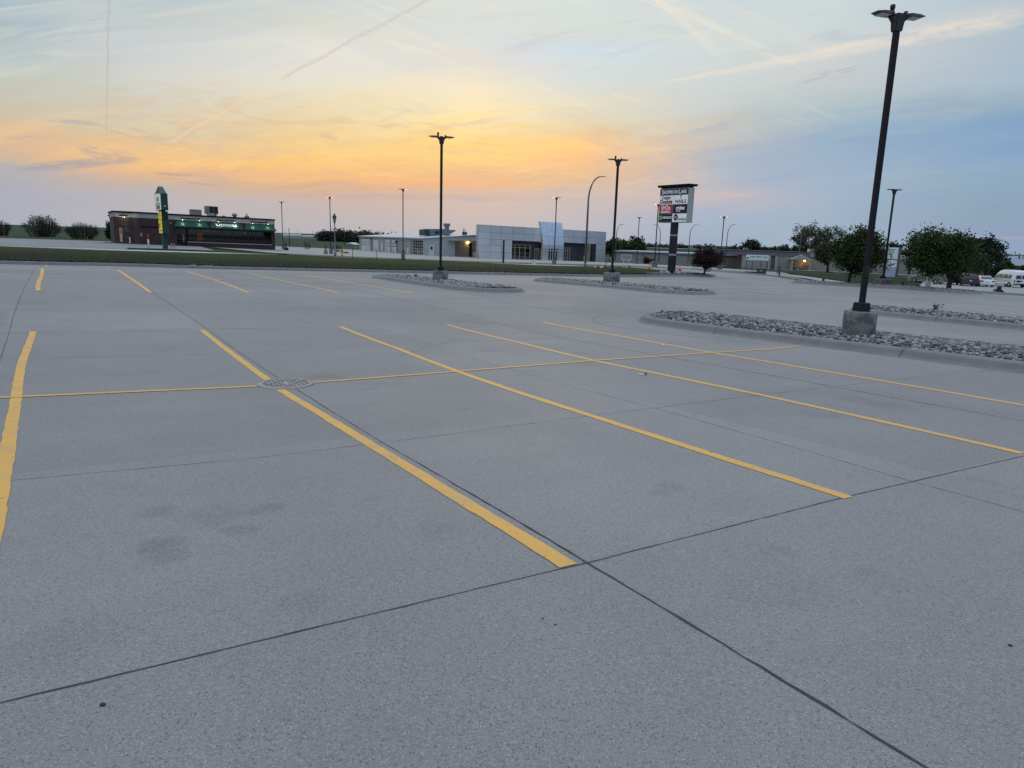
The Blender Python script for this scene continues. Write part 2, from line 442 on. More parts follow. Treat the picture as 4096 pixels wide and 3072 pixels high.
def concrete(name, col, speck=1.0, fine=True, stains=()):
    m = bpy.data.materials.new(name)
    m.use_nodes = True
    nt = m.node_tree
    t = NT(nt)
    b = nt.nodes['Principled BSDF']
    g = t.n('ShaderNodeNewGeometry')
    P = g.outputs['Position']
    big = t.noise(P, 0.16, 4, 0.6)
    mid = t.noise(P, 1.1, 5, 0.65)
    c = t.mix(t.mr(big, 0.3, 0.7), tuple(k * 0.90 for k in col), tuple(k * 1.09 for k in col))
    c = t.mix(t.mr(mid, 0.25, 0.8), c, t.mix(1.0, c, (1.10, 1.09, 1.07), 'MULTIPLY'))
    # broom streaks and tyre scuffs along the aisles
    rot = t.n('ShaderNodeMapping')
    rot.inputs['Rotation'].default_value = (0, 0, -YAW)
    nt.links.new(P, rot.inputs[0])
    sc = t.n('ShaderNodeMapping')
    sc.inputs['Scale'].default_value = (0.25, 2.2, 1)
    nt.links.new(rot.outputs[0], sc.inputs[0])
    st = t.noise(sc.outputs[0], 1.3, 5, 0.7)
    c = t.mix(t.mr(st, 0.5, 0.8, 0, 0.35), c, tuple(k * 0.86 for k in col))
    # slab to slab tone
    sp = t.n('ShaderNodeSeparateXYZ')
    nt.links.new(rot.outputs[0], sp.inputs[0])
    fu = t.m('FLOOR', t.m('DIVIDE', t.m('ADD', sp.outputs[0], 1.2), 3.42))
    fv = t.m('FLOOR', t.m('DIVIDE', t.m('SUBTRACT', sp.outputs[1], 2.75), 3.23))
    wn = t.n('ShaderNodeTexWhiteNoise', noise_dimensions='2D')
    nt.links.new(t.xyz(fu, fv), wn.inputs['Vector'])
    sl_ = t.mr(wn.outputs[0], 0, 1, 0.945, 1.055, smooth=False)
    c = t.mix(1.0, c, t.xyz(sl_, sl_, sl_), 'MULTIPLY')
    # oil spots
    ol = t.noise(P, 0.9, 3, 0.5, 0.4)
    ol2 = t.noise(P, 4.0, 4, 0.7)
    om = t.m('MULTIPLY', t.mr(ol, 0.63, 0.72), t.mr(ol2, 0.38, 0.6))
    c = t.mix(t.m('MULTIPLY', om, 0.42), c, tuple(k * 0.6 for k in col))
    for (x_, y_, r_, k_) in stains:
        vm = t.n('ShaderNodeVectorMath', operation='DISTANCE')
        nt.links.new(P, vm.inputs[0])
        vm.inputs[1].default_value = (x_, y_, gz(x_, y_))
        q = t.m('ADD', vm.outputs[1], t.m('MULTIPLY', t.m('SUBTRACT', t.noise(P, 3.2 / r_ * 0.35, 4, 0.7), 0.5), r_ * 1.3))
        c = t.mix(t.mr(q, r_, r_ * 0.35, 0.0, k_ * 0.66), c, tuple(k * 0.55 for k in col))
    if fine:
        # sand and aggregate
        n1 = t.noise(P, 210.0, 3, 0.75)
        n2 = t.noise(P, 62.0, 4, 0.7)
        sa = t.mr(n1, 0.30, 0.70, 0.52, 1.48, smooth=False)
        sb = t.mr(n2, 0.28, 0.72, 0.80, 1.20, smooth=False)
        f = t.m('MULTIPLY', sa, sb)
        c = t.mix(1.0, c, t.xyz(f, f, f), 'MULTIPLY')
        vo = t.n('ShaderNodeTexVoronoi')
        vo.inputs['Scale'].default_value = 84.0
        nt.links.new(P, vo.inputs['Vector'])
        wr = t.n('ShaderNodeSeparateColor')
        nt.links.new(vo.outputs['Color'], wr.inputs[0])
        lm = t.m('MULTIPLY', t.mr(vo.outputs['Distance'], 0.45, 0.2), t.mr(wr.outputs[0], 0.70, 0.95))
        c = t.mix(t.m('MULTIPLY', lm, 0.55 * speck), c, (0.42, 0.415, 0.40))
        v2 = t.n('ShaderNodeTexVoronoi')
        v2.inputs['Scale'].default_value = 80.0
        nt.links.new(P, v2.inputs['Vector'])
        w2_ = t.n('ShaderNodeSeparateColor')
        nt.links.new(v2.outputs['Color'], w2_.inputs[0])
        dm = t.m('MULTIPLY', t.mr(v2.outputs['Distance'], 0.45, 0.18), t.mr(w2_.outputs[0], 0.62, 0.88))
        c = t.mix(t.m('MULTIPLY', dm, 0.62 * speck), c, (0.04, 0.042, 0.045))
        bp = t.n('ShaderNodeBump')
        bp.inputs['Strength'].default_value = 0.35
        bp.inputs['Distance'].default_value = 0.004
        nt.links.new(n2, bp.inputs['Height'])
        nt.links.new(bp.outputs[0], b.inputs['Normal'])
    nt.links.new(c, b.inputs['Base Color'])
    b.inputs['Roughness'].default_value = 0.72
    b.inputs['Specular IOR Level'].default_value = 0.35
    return m


def grassmat(name, c1, c2, c3, mown=None):
    m = bpy.data.materials.new(name)
    m.use_nodes = True
    nt = m.node_tree
    t = NT(nt)
    b = nt.nodes['Principled BSDF']
    g = t.n('ShaderNodeNewGeometry')
    P = g.outputs['Position']
    a = t.noise(P, 0.12, 5, 0.65, 0.5)
    d = t.noise(P, 2.2, 6, 0.75)
    e = t.noise(P, 14.0, 4, 0.7)
    c = t.mix(t.mr(a, 0.35, 0.65), c1, c2)
    c = t.mix(t.m('MULTIPLY', t.mr(d, 0.40, 0.70), 0.75), c, c3)
    if mown:
        # the turf by the street is cut shorter and greener
        s = t.n('ShaderNodeSeparateXYZ')
        nt.links.new(P, s.inputs[0])
        q = t.m('ADD', t.m('MULTIPLY', s.outputs[0], -SY + 0.3 * CY), t.m('MULTIPLY', s.outputs[1], CY + 0.3 * SY))
        q = t.m('ADD', q, t.m('MULTIPLY', t.m('SUBTRACT', t.noise(P, 0.22, 5, 0.7), 0.5), 22.0))
        c = t.mix(t.mr(q, 62.0, 80.0), c, t.mix(t.mr(d, 0.3, 0.7), mown, tuple(k * 1.45 for k in mown)))
    f = t.mr(e, 0.25, 0.75, 0.45, 1.55, smooth=False)
    c = t.mix(1.0, c, t.xyz(f, f, f), 'MULTIPLY')
    nt.links.new(c, b.inputs['Base Color'])
    b.inputs['Roughness'].default_value = 0.9
    b.inputs['Specular IOR Level'].default_value = 0.1
    bp = t.n('ShaderNodeBump')
    bp.inputs['Strength'].default_value = 0.9
    bp.inputs['Distance'].default_value = 0.06
    nt.links.new(t.m('ADD', d, e), bp.inputs['Height'])
    nt.links.new(bp.outputs[0], b.inputs['Normal'])
    return m


def brickmat(name, c1, c2, mortar, scale=1.0, bw=0.22, bh=0.075):
    m = bpy.data.materials.new(name)
    m.use_nodes = True
    nt = m.node_tree
    t = NT(nt)
    b = nt.nodes['Principled BSDF']
    tcx = t.n('ShaderNodeTexCoord')
    s = t.n('ShaderNodeSeparateXYZ')
    nt.links.new(tcx.outputs['Object'], s.inputs[0])
    v = t.xyz(t.m('ADD', s.outputs[0], s.outputs[1]), s.outputs[2], 0.0)
    br = t.n('ShaderNodeTexBrick')
    nt.links.new(v, br.inputs['Vector'])
    br.inputs['Scale'].default_value = scale
    br.inputs['Brick Width'].default_value = bw
    br.inputs['Row Height'].default_value = bh
    br.inputs['Mortar Size'].default_value = bh * 0.12
    br.inputs['Color1'].default_value = tuple(c1) + (1,)
    br.inputs['Color2'].default_value = tuple(c2) + (1,)
    br.inputs['Mortar'].default_value = tuple(mortar) + (1,)
    n = t.noise(tcx.outputs['Object'], 1.5, 5, 0.65)
    f = t.mr(n, 0.3, 0.7, 0.8, 1.2, smooth=False)
    nt.links.new(t.mix(1.0, br.outputs[0], t.xyz(f, f, f), 'MULTIPLY'), b.inputs['Base Color'])
    b.inputs['Roughness'].default_value = 0.85
    return m


def ribmat(name, col, pitch=0.3, rough=0.45, metal=0.0, axis='xy', depth=0.02):
    m = mat(name, col, rough, metal, 0.06, 1.5)
    nt = m.node_tree
    t = NT(nt)
    b = nt.nodes['Principled BSDF']
    tcx = t.n('ShaderNodeTexCoord')
    s = t.n('ShaderNodeSeparateXYZ')
    nt.links.new(tcx.outputs['Object'], s.inputs[0])
    q = t.m('ADD', s.outputs[0], s.outputs[1]) if axis == 'xy' else (s.outputs[2] if axis == 'z' else s.outputs[0])
    w = t.m('SINE', t.m('MULTIPLY', q, 2 * math.pi / pitch))
    bp = t.n('ShaderNodeBump')
    bp.inputs['Strength'].default_value = 1.0
    bp.inputs['Distance'].default_value = depth
    nt.links.new(t.mr(w, 0.2, 0.9), bp.inputs['Height'])
    nt.links.new(bp.outputs[0], b.inputs['Normal'])
    return m


def leafmat(name, c1, c2, trans=0.25):
    m = bpy.data.materials.new(name)
    m.use_nodes = True
    nt = m.node_tree
    t = NT(nt)
    b = nt.nodes['Principled BSDF']
    g = t.n('ShaderNodeNewGeometry')
    n = t.noise(g.outputs['Position'], 0.9, 3, 0.6)
    f = t.m('ADD', t.m('MULTIPLY', g.outputs['Random Per Island'], 0.6), t.m('MULTIPLY', n, 0.5))
    nt.links.new(t.mix(t.mr(f, 0.2, 0.9), c1, c2), b.inputs['Base Color'])
    b.inputs['Roughness'].default_value = 0.6
    b.inputs['Specular IOR Level'].default_value = 0.25
    b.inputs['Subsurface Weight'].default_value = 0.0
    tr = t.n('ShaderNodeBsdfTranslucent')
    nt.links.new(t.mix(t.mr(f, 0.2, 0.9), c1, c2), tr.inputs[0])
    mx = t.n('ShaderNodeMixShader')
    mx.inputs[0].default_value = trans
    nt.links.new(b.outputs[0], mx.inputs[1])
    nt.links.new(tr.outputs[0], mx.inputs[2])
    nt.links.new(mx.outputs[0], nt.nodes['Material Output'].inputs[0])
    return m


def glassmat(name, tint=(0.5, 0.5, 0.5), tr=0.5):
    m = bpy.data.materials.new(name)
    m.use_nodes = True
    nt = m.node_tree
    nt.nodes.clear()
    t = NT(nt)
    a = t.n('ShaderNodeBsdfTransparent')
    a.inputs[0].default_value = tuple(tint) + (1,)
    g = t.n('ShaderNodeBsdfGlossy')
    g.inputs['Roughness'].default_value = 0.03
    g.inputs[0].default_value = (0.9, 0.9, 0.9, 1)
    lw = t.n('ShaderNodeFresnel')
    lw.inputs[0].default_value = 1.5
    mx = t.n('ShaderNodeMixShader')
    nt.links.new(t.m('ADD', t.m('MULTIPLY', lw.outputs[0], 1.0), 0.03), mx.inputs[0])
    nt.links.new(a.outputs[0], mx.inputs[1])
    nt.links.new(g.outputs[0], mx.inputs[2])
    o = t.n('ShaderNodeOutputMaterial')
    nt.links.new(mx.outputs[0], o.inputs[0])
    return m


def blotch(name, c1, c2):
    m = mat(name, c1, 0.85, 0, 0.2, 9.0, 0.5, 40)
    nt = m.node_tree
    t = NT(nt)
    b = nt.nodes['Principled BSDF']
    old = b.inputs['Base Color'].links[0].from_socket
    tcx = t.n('ShaderNodeTexCoord')
    n = t.noise(tcx.outputs['Object'], 3.4, 6, 0.72, 0.8)
    nt.links.new(t.mix(t.mr(n, 0.44, 0.60), old, c2), b.inputs['Base Color'])
    return m


STAINS = [(-2.17, 4.12, 0.16, 0.5), (-1.78, 4.05, 0.3, 0.3), (-1.5, 4.24, 0.12, 0.5), (-1.54, 3.84, 0.14, 0.55), (-1.87, 3.6, 0.17, 0.5), (-1.78, 3.43, 0.14, 0.45), (-1.57, 4.15, 0.1, 0.4), (-0.9, 2.96, 0.16, 0.28), (1.17, 4.81, 0.16, 0.4), (1.04, 4.64, 0.12, 0.35), (4.47, 8.18, 0.34, 0.4), (3.4, 7.52, 0.28, 0.4), (4.22, 8.54, 0.3, 0.35), (-2.59, 9.72, 0.42, 0.5), (-0.45, 12.98, 0.34, 0.3), (-1.74, 2.6, 0.3, 0.2), (1.31, 3.21, 0.35, 0.2), (-0.41, 3.87, 0.2, 0.25)]
M = dict(
    lot=concrete('lot_concrete', (0.236, 0.222, 0.211), stains=STAINS),
    kerb=mat('kerb_concrete', (0.19, 0.183, 0.175), 0.8, 0, 0.18, 3.0, 0.4, 40, obj=False),
    lot2=concrete('old_concrete', (0.29, 0.28, 0.265), fine=False),
    lot3=concrete('grey_pavement', (0.215, 0.21, 0.215), fine=False),
    street=concrete('street_concrete', (0.36, 0.35, 0.33), fine=False),
    joint=mat('joint_sealant', (0.048, 0.047, 0.05), 0.8, 0, 0.4, 9.0, obj=False),
    grass=grassmat('grass', (0.0130, 0.0168, 0.0052), (0.0185, 0.0175, 0.0075), (0.024, 0.0275, 0.0085), (0.031, 0.042, 0.010)),
    lawn=grassmat('lawn', (0.019, 0.033, 0.008), (0.016, 0.028, 0.007), (0.028, 0.044, 0.011)),
    field=grassmat('field', (0.034, 0.056, 0.028), (0.042, 0.062, 0.034), (0.050, 0.066, 0.034)),
    rock=mat('river_rock', (0.235, 0.217, 0.211), 0.85, 0, 0.35, 14.0, 0.5, 60, island=0.68, obj=False),
    mulch=mat('rock_bed', (0.03, 0.03, 0.031), 0.95, 0, 0.5, 12.0, 0.5, obj=False),
    pole=mat('dark_bronze_paint', (0.016, 0.015, 0.017), 0.6, 0.0, 0.2, 3.0, spec=0.2),
    polehd=mat('fixture_paint', (0.022, 0.020, 0.021), 0.4, 0.0, 0.2, 6.0),
    lensoff=mat('lamp_lens', (0.55, 0.52, 0.5), 0.25, 0.0, 0.05, 6.0),
    lenson=emat('lit_lamp_lens', (1.0, 0.96, 0.86), 3.0),
    pier=blotch('pier_concrete', (0.20, 0.195, 0.18), (0.085, 0.09, 0.10)),
    galv=mat('galvanised_steel', (0.22, 0.24, 0.26), 0.4, 0.7, 0.15, 4.0),
    dsteel=mat('dark_steel', (0.03, 0.03, 0.032), 0.55, 0.2, 0.2, 5.0),
    iron=mat('cast_iron', (0.37, 0.325, 0.29), 0.6, 0.1, 0.25, 14.0, 0.4, 60),
    black=mat('pit_shade_black', (0.006, 0.006, 0.006), 0.9, 0, 0.1),  # near-black that paints the shade under the drain grate
    yellow=None, pale=None,
    white=mat('white_paint', (0.62, 0.62, 0.62), 0.5, 0, 0.05, 3.0),
    red=mat('red_paint', (0.42, 0.03, 0.025), 0.5, 0, 0.08),
    orange=mat('orange_plastic', (0.85, 0.10, 0.03), 0.45, 0, 0.06),
    bark=mat('bark', (0.035, 0.028, 0.022), 0.9, 0, 0.3, 9.0, 0.6, 30),
    greycmu=brickmat('grey_block', (0.285, 0.28, 0.25), (0.265, 0.26, 0.235), (0.24, 0.235, 0.21), 1.0, 0.4, 0.2),
    brick=brickmat('brown_brick', (0.058, 0.024, 0.020), (0.036, 0.016, 0.015), (0.05, 0.04, 0.036)),
    redbrick=brickmat('red_brick', (0.22, 0.10, 0.07), (0.18, 0.08, 0.055), (0.2, 0.15, 0.12)),
    stucco=mat('stucco_band', (0.34, 0.325, 0.29), 0.85, 0, 0.08, 2.0),
    cornice=mat('navy_coping', (0.010, 0.009, 0.020), 0.8, 0, 0.1, spec=0.1),
    awning=ribmat('green_awning', (0.004, 0.062, 0.036), 1.22, 0.7, 0, 'x', 0.01),
    green=mat('green_sign_metal', (0.010, 0.060, 0.042), 0.42, 0, 0.12, 2.0),
    dglass=glassmat('dark_glass', (0.30, 0.30, 0.30)),
    cglass=glassmat('clear_glass', (0.75, 0.75, 0.75)),
    dframe=mat('dark_frame', (0.020, 0.018, 0.018), 0.45, 0.2, 0.1),
    tframe=mat('tan_frame', (0.36, 0.31, 0.22), 0.45, 0.2, 0.08),
    interior=mat('dim_interior', (0.05, 0.045, 0.04), 0.9, 0, 0.4, 1.2),
    hvac=mat('hvac_paint', (0.20, 0.19, 0.165), 0.55, 0.1, 0.12, 2.0),
    hvacd=mat('hvac_dark', (0.02, 0.02, 0.022), 0.6, 0.2, 0.15),
    metalroof=ribmat('white_metal_roof', (0.46, 0.50, 0.55), 0.6, 0.4, 0.15, 'xy', 0.02),
    siding=ribmat('ribbed_siding', (0.40, 0.41, 0.40), 0.32, 0.5, 0.0, 'xy', 0.03),
    panelwall=mat('beige_panel', (0.36, 0.345, 0.31), 0.6, 0, 0.06, 1.0),
    trim=mat('pale_trim', (0.45, 0.44, 0.40), 0.5, 0, 0.05),
    ohdoor=ribmat('white_door', (0.58, 0.585, 0.585), 0.6, 0.5, 0, 'z', 0.012),
    alu=mat('aluminium_cladding', (0.70, 0.72, 0.72), 0.30, 0.85, 0.12, 0.3, island=0.10, bump=0.35, bscale=0.35),
    tower=mat('bright_cladding', (0.62, 0.67, 0.71), 0.2, 0.9, 0.05, 0.5, island=0.05, bump=0.15, bscale=0.5),
    darkwall=mat('charcoal_wall', (0.045, 0.042, 0.052), 0.5, 0.1, 0.12, 1.0),
    slat=ribmat('charcoal_slats', (0.05, 0.046, 0.056), 0.28, 0.45, 0.1, 'z', 0.05),
    warm=emat('warm_interior_light', (1.0, 0.62, 0.28), 1.2),
    bulb=emat('lamp_bulb', (1.0, 0.92, 0.70), 4.0),
    ybulb=emat('sodium_bulb', (1.0, 0.72, 0.22), 12.0),
    signlit=emat('lit_sign_face', (0.75, 0.74, 0.64), 0.16),
    ysign=emat('lit_yellow_face', (0.72, 0.54, 0.03), 0.30),
    bollard=mat('yellow_bollard', (0.45, 0.40, 0.20), 0.6, 0, 0.15),
    roofflat=mat('grey_membrane', (0.16, 0.165, 0.18), 0.8, 0, 0.1, 1.0),
    roofblue=mat('pale_shingle_roof', (0.26, 0.29, 0.33), 0.75, 0, 0.1, 3.0),
    tyre=mat('tyre_rubber', (0.012, 0.012, 0.012), 0.85, 0, 0.1),
    rim=mat('alloy_rim', (0.40, 0.40, 0.42), 0.3, 0.8, 0.1),
    carglass=mat('car_glass', (0.012, 0.014, 0.018), 0.06, 0.0, 0.05, spec=0.8),
    tail=mat('tail_light', (0.30, 0.012, 0.012), 0.2, 0, 0.05, spec=0.7),
    headl=mat('head_light', (0.6, 0.6, 0.62), 0.1, 0.2, 0.05),
    plastic=mat('black_plastic', (0.02, 0.02, 0.02), 0.6, 0, 0.1),
)


def paintmat(name, col, wear):
    m = bpy.data.materials.new(name)
    m.use_nodes = True
    nt = m.node_tree
    t = NT(nt)
    b = nt.nodes['Principled BSDF']
    g = t.n('ShaderNodeNewGeometry')
    P = g.outputs['Position']
    n1 = t.noise(P, 90.0, 4, 0.75)
    n2 = t.noise(P, 3.0, 4, 0.6)
    f = t.mr(n1, 0.3, 0.7, 0.80, 1.18, smooth=False)
    c = t.mix(1.0, tuple(col), t.xyz(f, f, f), 'MULTIPLY')
    vo = t.n('ShaderNodeTexVoronoi')
    vo.inputs['Scale'].default_value = 24.0
    nt.links.new(P, vo.inputs['Vector'])
    sc = t.n('ShaderNodeSeparateColor')
    nt.links.new(vo.outputs['Color'], sc.inputs[0])
    pit = t.m('MULTIPLY', t.mr(vo.outputs['Distance'], 0.32, 0.2), t.mr(sc.outputs[0], 0.86, 0.95))
    c = t.mix(t.m('MULTIPLY', pit, 0.8), c, (0.10, 0.08, 0.05))
    c = t.mix(t.m('MULTIPLY', t.mr(n2, 0.35, 0.75), wear), c, (0.27, 0.255, 0.23))
    nt.links.new(c, b.inputs['Base Color'])
    b.inputs['Roughness'].default_value = 0.6
    bp = t.n('ShaderNodeBump')
    bp.inputs['Strength'].default_value = 0.3
    bp.inputs['Distance'].default_value = 0.003
    nt.links.new(n1, bp.inputs['Height'])
    nt.links.new(bp.outputs[0], b.inputs['Normal'])
    return m


M['yellow'] = paintmat('yellow_line_paint', (0.74, 0.39, 0.07), 0.30)
M['pale'] = paintmat('faded_line_paint', (0.50, 0.36, 0.16), 0.55)
M['chalk'] = paintmat('chalky_line_paint', (0.56, 0.47, 0.34), 0.12)
M['ghost'] = paintmat('worn_line_paint', (0.40, 0.34, 0.24), 0.7)


# ------------------------------------------------------------------ mesh helpers
def link(name, me, parent=None, loc=None, rz=0.0):
    o = bpy.data.objects.new(name, me)
    C.objects.link(o)
    if parent:
        o.parent = parent
    if loc is not None:
        o.location = loc
    if rz:
        o.rotation_euler = (0, 0, rz)
    return o


def tag(o, label, cat, group=None, kind=None):
    o['label'] = label
    o['category'] = cat
    if group:
        o['group'] = group
    if kind:
        o['kind'] = kind
    return o


def thing(name, label, cat, loc, rz=0.0, group=None):
    o = bpy.data.objects.new(name, None)
    C.objects.link(o)
    o.location = loc
    o.rotation_euler = (0, 0, rz)
    o.empty_display_size = 0.2
    return tag(o, label, cat, group)


def meshnp(name, verts, faces, material, smooth=False):
    me = bpy.data.meshes.new(name)
    me.from_pydata(np.asarray(verts).tolist(), [], faces.tolist() if hasattr(faces, 'tolist') else faces)
    if material:
        me.materials.append(material)
    if smooth:
        me.polygons.foreach_set('use_smooth', [True] * len(me.polygons))
    me.update()
    return me


class MB:
    """collects simple solids into one mesh"""
    def __init__(s, shear=0.0):
        s.v, s.f, s.sm, s.k = [], [], [], shear

    def add(s, vs, fs, smooth=False):
        b = len(s.v)
        s.v += [tuple(q) for q in vs]
        s.f += [tuple(i + b for i in q) for q in fs]
        s.sm += [smooth] * len(fs)
        return s

    def box(s, x0, x1, y0, y1, z0, z1, t0=0.0):
        # t0: inset of the top face
        vs = [(x0, y0, z0), (x1, y0, z0), (x1, y1, z0), (x0, y1, z0),
              (x0 + t0, y0 + t0, z1), (x1 - t0, y0 + t0, z1), (x1 - t0, y1 - t0, z1), (x0 + t0, y1 - t0, z1)]
        return s.add(vs, [(3, 2, 1, 0), (4, 5, 6, 7), (0, 1, 5, 4), (1, 2, 6, 5), (2, 3, 7, 6), (3, 0, 4, 7)])

    def prism(s, pts, z0, z1):
        n = len(pts)
        vs = [(x, y, z0) for x, y in pts] + [(x, y, z1) for x, y in pts]
        fs = [tuple(range(n - 1, -1, -1)), tuple(range(n, 2 * n))] + [(i, (i + 1) % n, n + (i + 1) % n, n + i) for i in range(n)]
        return s.add(vs, fs)

    def prof(s, pts, y0, y1):
        """profile in x,z pushed along y"""
        n = len(pts)
        vs = [(x, y0, z) for x, z in pts] + [(x, y1, z) for x, z in pts]
        fs = [tuple(range(n)), tuple(range(2 * n - 1, n - 1, -1))] + [(i, n + i, n + (i + 1) % n, (i + 1) % n) for i in range(n)]
        return s.add(vs, fs)

    def tube(s, pts, rad, n=8, cap=True, smooth=True):
        pts = [Vector(p) for p in pts]
        if not isinstance(rad, (list, tuple)):
            rad = [rad] * len(pts)
        vs = []
        for i, p in enumerate(pts):
            d = (pts[min(i + 1, len(pts) - 1)] - pts[max(i - 1, 0)]).normalized()
            a = d.cross(Vector((0.13, 0.31, 0.94)) if abs(d.z) < 0.9 else Vector((1, 0, 0))).normalized()
            b = d.cross(a)
            for k in range(n):
                t = 2 * math.pi * k / n
                vs.append(p + (a * math.cos(t) + b * math.sin(t)) * rad[i])
        fs = []
        for i in range(len(pts) - 1):
            for k in range(n):
                fs.append((i * n + k, i * n + (k + 1) % n, (i + 1) * n + (k + 1) % n, (i + 1) * n + k))
        s.add(vs, fs, smooth)
        if cap:
            b = len(s.v) - len(vs)
            s.f += [tuple(b + k for k in range(n - 1, -1, -1)), tuple(b + (len(pts) - 1) * n + k for k in range(n))]
            s.sm += [False, False]
        return s

    def lathe(s, prof, n=24, cx=0.0, cy=0.0, smooth=True):
        vs, fs = [], []
        for r, z in prof:
            for k in range(n):
                t = 2 * math.pi * k / n
                vs.append((cx + r * math.cos(t), cy + r * math.sin(t), z))
        for i in range(len(prof) - 1):
            for k in range(n):
                fs.append((i * n + k, i * n + (k + 1) % n, (i + 1) * n + (k + 1) % n, (i + 1) * n + k))
        fs.append(tuple(range(n - 1, -1, -1)))
        fs.append(tuple((len(prof) - 1) * n + k for k in range(n)))
        s.add(vs, fs, smooth)
        return s

    def xf(s, fn):
        s.v = [tuple(fn(*q)) for q in s.v]
        return s

    def build(s, name, material, parent=None, loc=None, rz=0.0, bevel=0.0):
        v = s.v
        if s.k:
            v = [(x, y, z - s.k * x) for x, y, z in v]
        me = bpy.data.meshes.new(name)
        me.from_pydata(v, [], s.f)
        me.polygons.foreach_set('use_smooth', s.sm)
        me.materials.append(material)
        bm = bmesh.new()
        bm.from_mesh(me)
        bmesh.ops.recalc_face_normals(bm, faces=bm.faces[:])
        if bevel:
            es = [e for e in bm.edges if len(e.link_faces) == 2 and e.calc_face_angle(0) > 0.6]
            bmesh.ops.bevel(bm, geom=es, offset=bevel, segments=1, affect='EDGES', clamp_overlap=True)
        bm.to_mesh(me)
        bm.free()
        me.update()
        return link(name, me, parent, loc, rz)


def drape(poly, res, off, hump=None, fine=None):
    """a polygon in plan laid over the terrain"""
    bm = bmesh.new()
    f = bm.faces.new([bm.verts.new((x, y, 0)) for x, y in poly])
    xs = [q[0] for q in poly]
    ys = [q[1] for q in poly]
    for ax, lo, hi in ((0, min(xs), max(xs)), (1, min(ys), max(ys))):
        no = Vector((1, 0, 0)) if ax == 0 else Vector((0, 1, 0))
        k = lo + res
        while k < hi - 1e-3:
            bmesh.ops.bisect_plane(bm, geom=bm.verts[:] + bm.edges[:] + bm.faces[:], plane_co=no * k, plane_no=no)
            k += fine[2] if fine and fine[ax][0] < k < fine[ax][1] else res
    bm.verts.ensure_lookup_table()
    P = np.array([v.co[:] for v in bm.verts])
    z = hgt(P[:, 0], P[:, 1]) + off
    if hump:
        z = z + hump(P[:, 0], P[:, 1])
    for v, q in zip(bm.verts, z):
        v.co.z = q
    bmesh.ops.recalc_face_normals(bm, faces=bm.faces[:])
    if sum(f.normal.z for f in bm.faces) < 0:
        bmesh.ops.reverse_faces(bm, faces=bm.faces[:])
    for f in bm.faces:
        f.smooth = True
    return bm


def sheet(name, poly, material, res=3.0, off=0.0, hump=None, kind='structure', fine=None):
    bm = drape(poly, res, off, hump, fine)
    me = bpy.data.meshes.new(name)
    bm.to_mesh(me)
    bm.free()
    me.materials.append(material)
    o = link(name, me)
    o['kind'] = kind
    return o


def uvp(l):
    return [uvxy(*q) for q in l]


def resample(pts, step):
    out = [np.array(pts[0], float)]
    for a, b in zip(pts, pts[1:]):
        a, b = np.array(a, float), np.array(b, float)
        n = max(1, int(np.hypot(*(b - a)) / step))
        for i in range(1, n + 1):
            out.append(a + (b - a) * i / n)
    return np.array(out)


def ribbon(pts, width, off, step=0.4, jit=0.0, rnd=None, uv=True, mbb=None):
    """flat strip along a polyline, draped"""
    q = resample(pts, step)
    if uv:
        q = np.array([uvxy(*a) for a in q])
    d = np.gradient(q, axis=0)
    d /= np.linalg.norm(d, axis=1)[:, None]
    nrm = np.column_stack([-d[:, 1], d[:, 0]])
    rnd = rnd or random
    jl = np.array([rnd.gauss(0, jit) for _ in q])
    jr = np.array([rnd.gauss(0, jit) for _ in q])
    L = q + nrm * (width / 2 + jl)[:, None]
    Rr = q - nrm * (width / 2 + jr)[:, None]
    vs, fs = [], []
    for a, b in zip(L, Rr):
        vs += [(a[0], a[1], gz(*a) + off), (b[0], b[1], gz(*b) + off)]
    for i in range(len(q) - 1):
        fs.append((2 * i, 2 * i + 1, 2 * i + 3, 2 * i + 2))
    (mbb or MB()).add(vs, fs)
    m = mbb
    if m is None:
        m = MB().add(vs, fs)
    return m


def textmesh(body, size, wmax=None, shear=0.0, space=1.0, bold=0.0):
    cu = bpy.data.curves.new('t', 'FONT')
    cu.body = body
    cu.size = size
    cu.align_x = 'CENTER'
    cu.align_y = 'CENTER'
    cu.shear = shear
    cu.space_character = space
    cu.offset = bold
    cu.extrude = 0.0
    cu.resolution_u = 3
    o = bpy.data.objects.new('t', cu)
    C.objects.link(o)
    dg = bpy.context.evaluated_depsgraph_get()
    dg.update()
    me = o.evaluated_get(dg).to_mesh()
    vs = [v.co.copy() for v in me.vertices]
    fs = [tuple(p.vertices) for p in me.polygons]
    o.evaluated_get(dg).to_mesh_clear()
    bpy.data.objects.remove(o)
    bpy.data.curves.remove(cu)
    if wmax:
        w = max(v.x for v in vs) - min(v.x for v in vs)
        k = wmax / w
        vs = [Vector((v.x * k, v.y, 0)) for v in vs]
    return vs, fs


def addtext(mb, body, size, origin, ex, ez, wmax=None, **k):
    """flat letters in the plane spanned by ex (right) and ez (up)"""
    vs, fs = textmesh(body, size, wmax, **k)
    o, ex, ez = Vector(origin), Vector(ex), Vector(ez)
    mb.add([o + ex * v.x + ez * v.y for v in vs], fs)
    return mb


def children(o):
    return [c for c in C.objects if c.parent == o]


def copytree(o, parent=None):
    c = o.copy()
    C.objects.link(c)
    c.parent = parent
    for ch in children(o):
        copytree(ch, c)
    return c


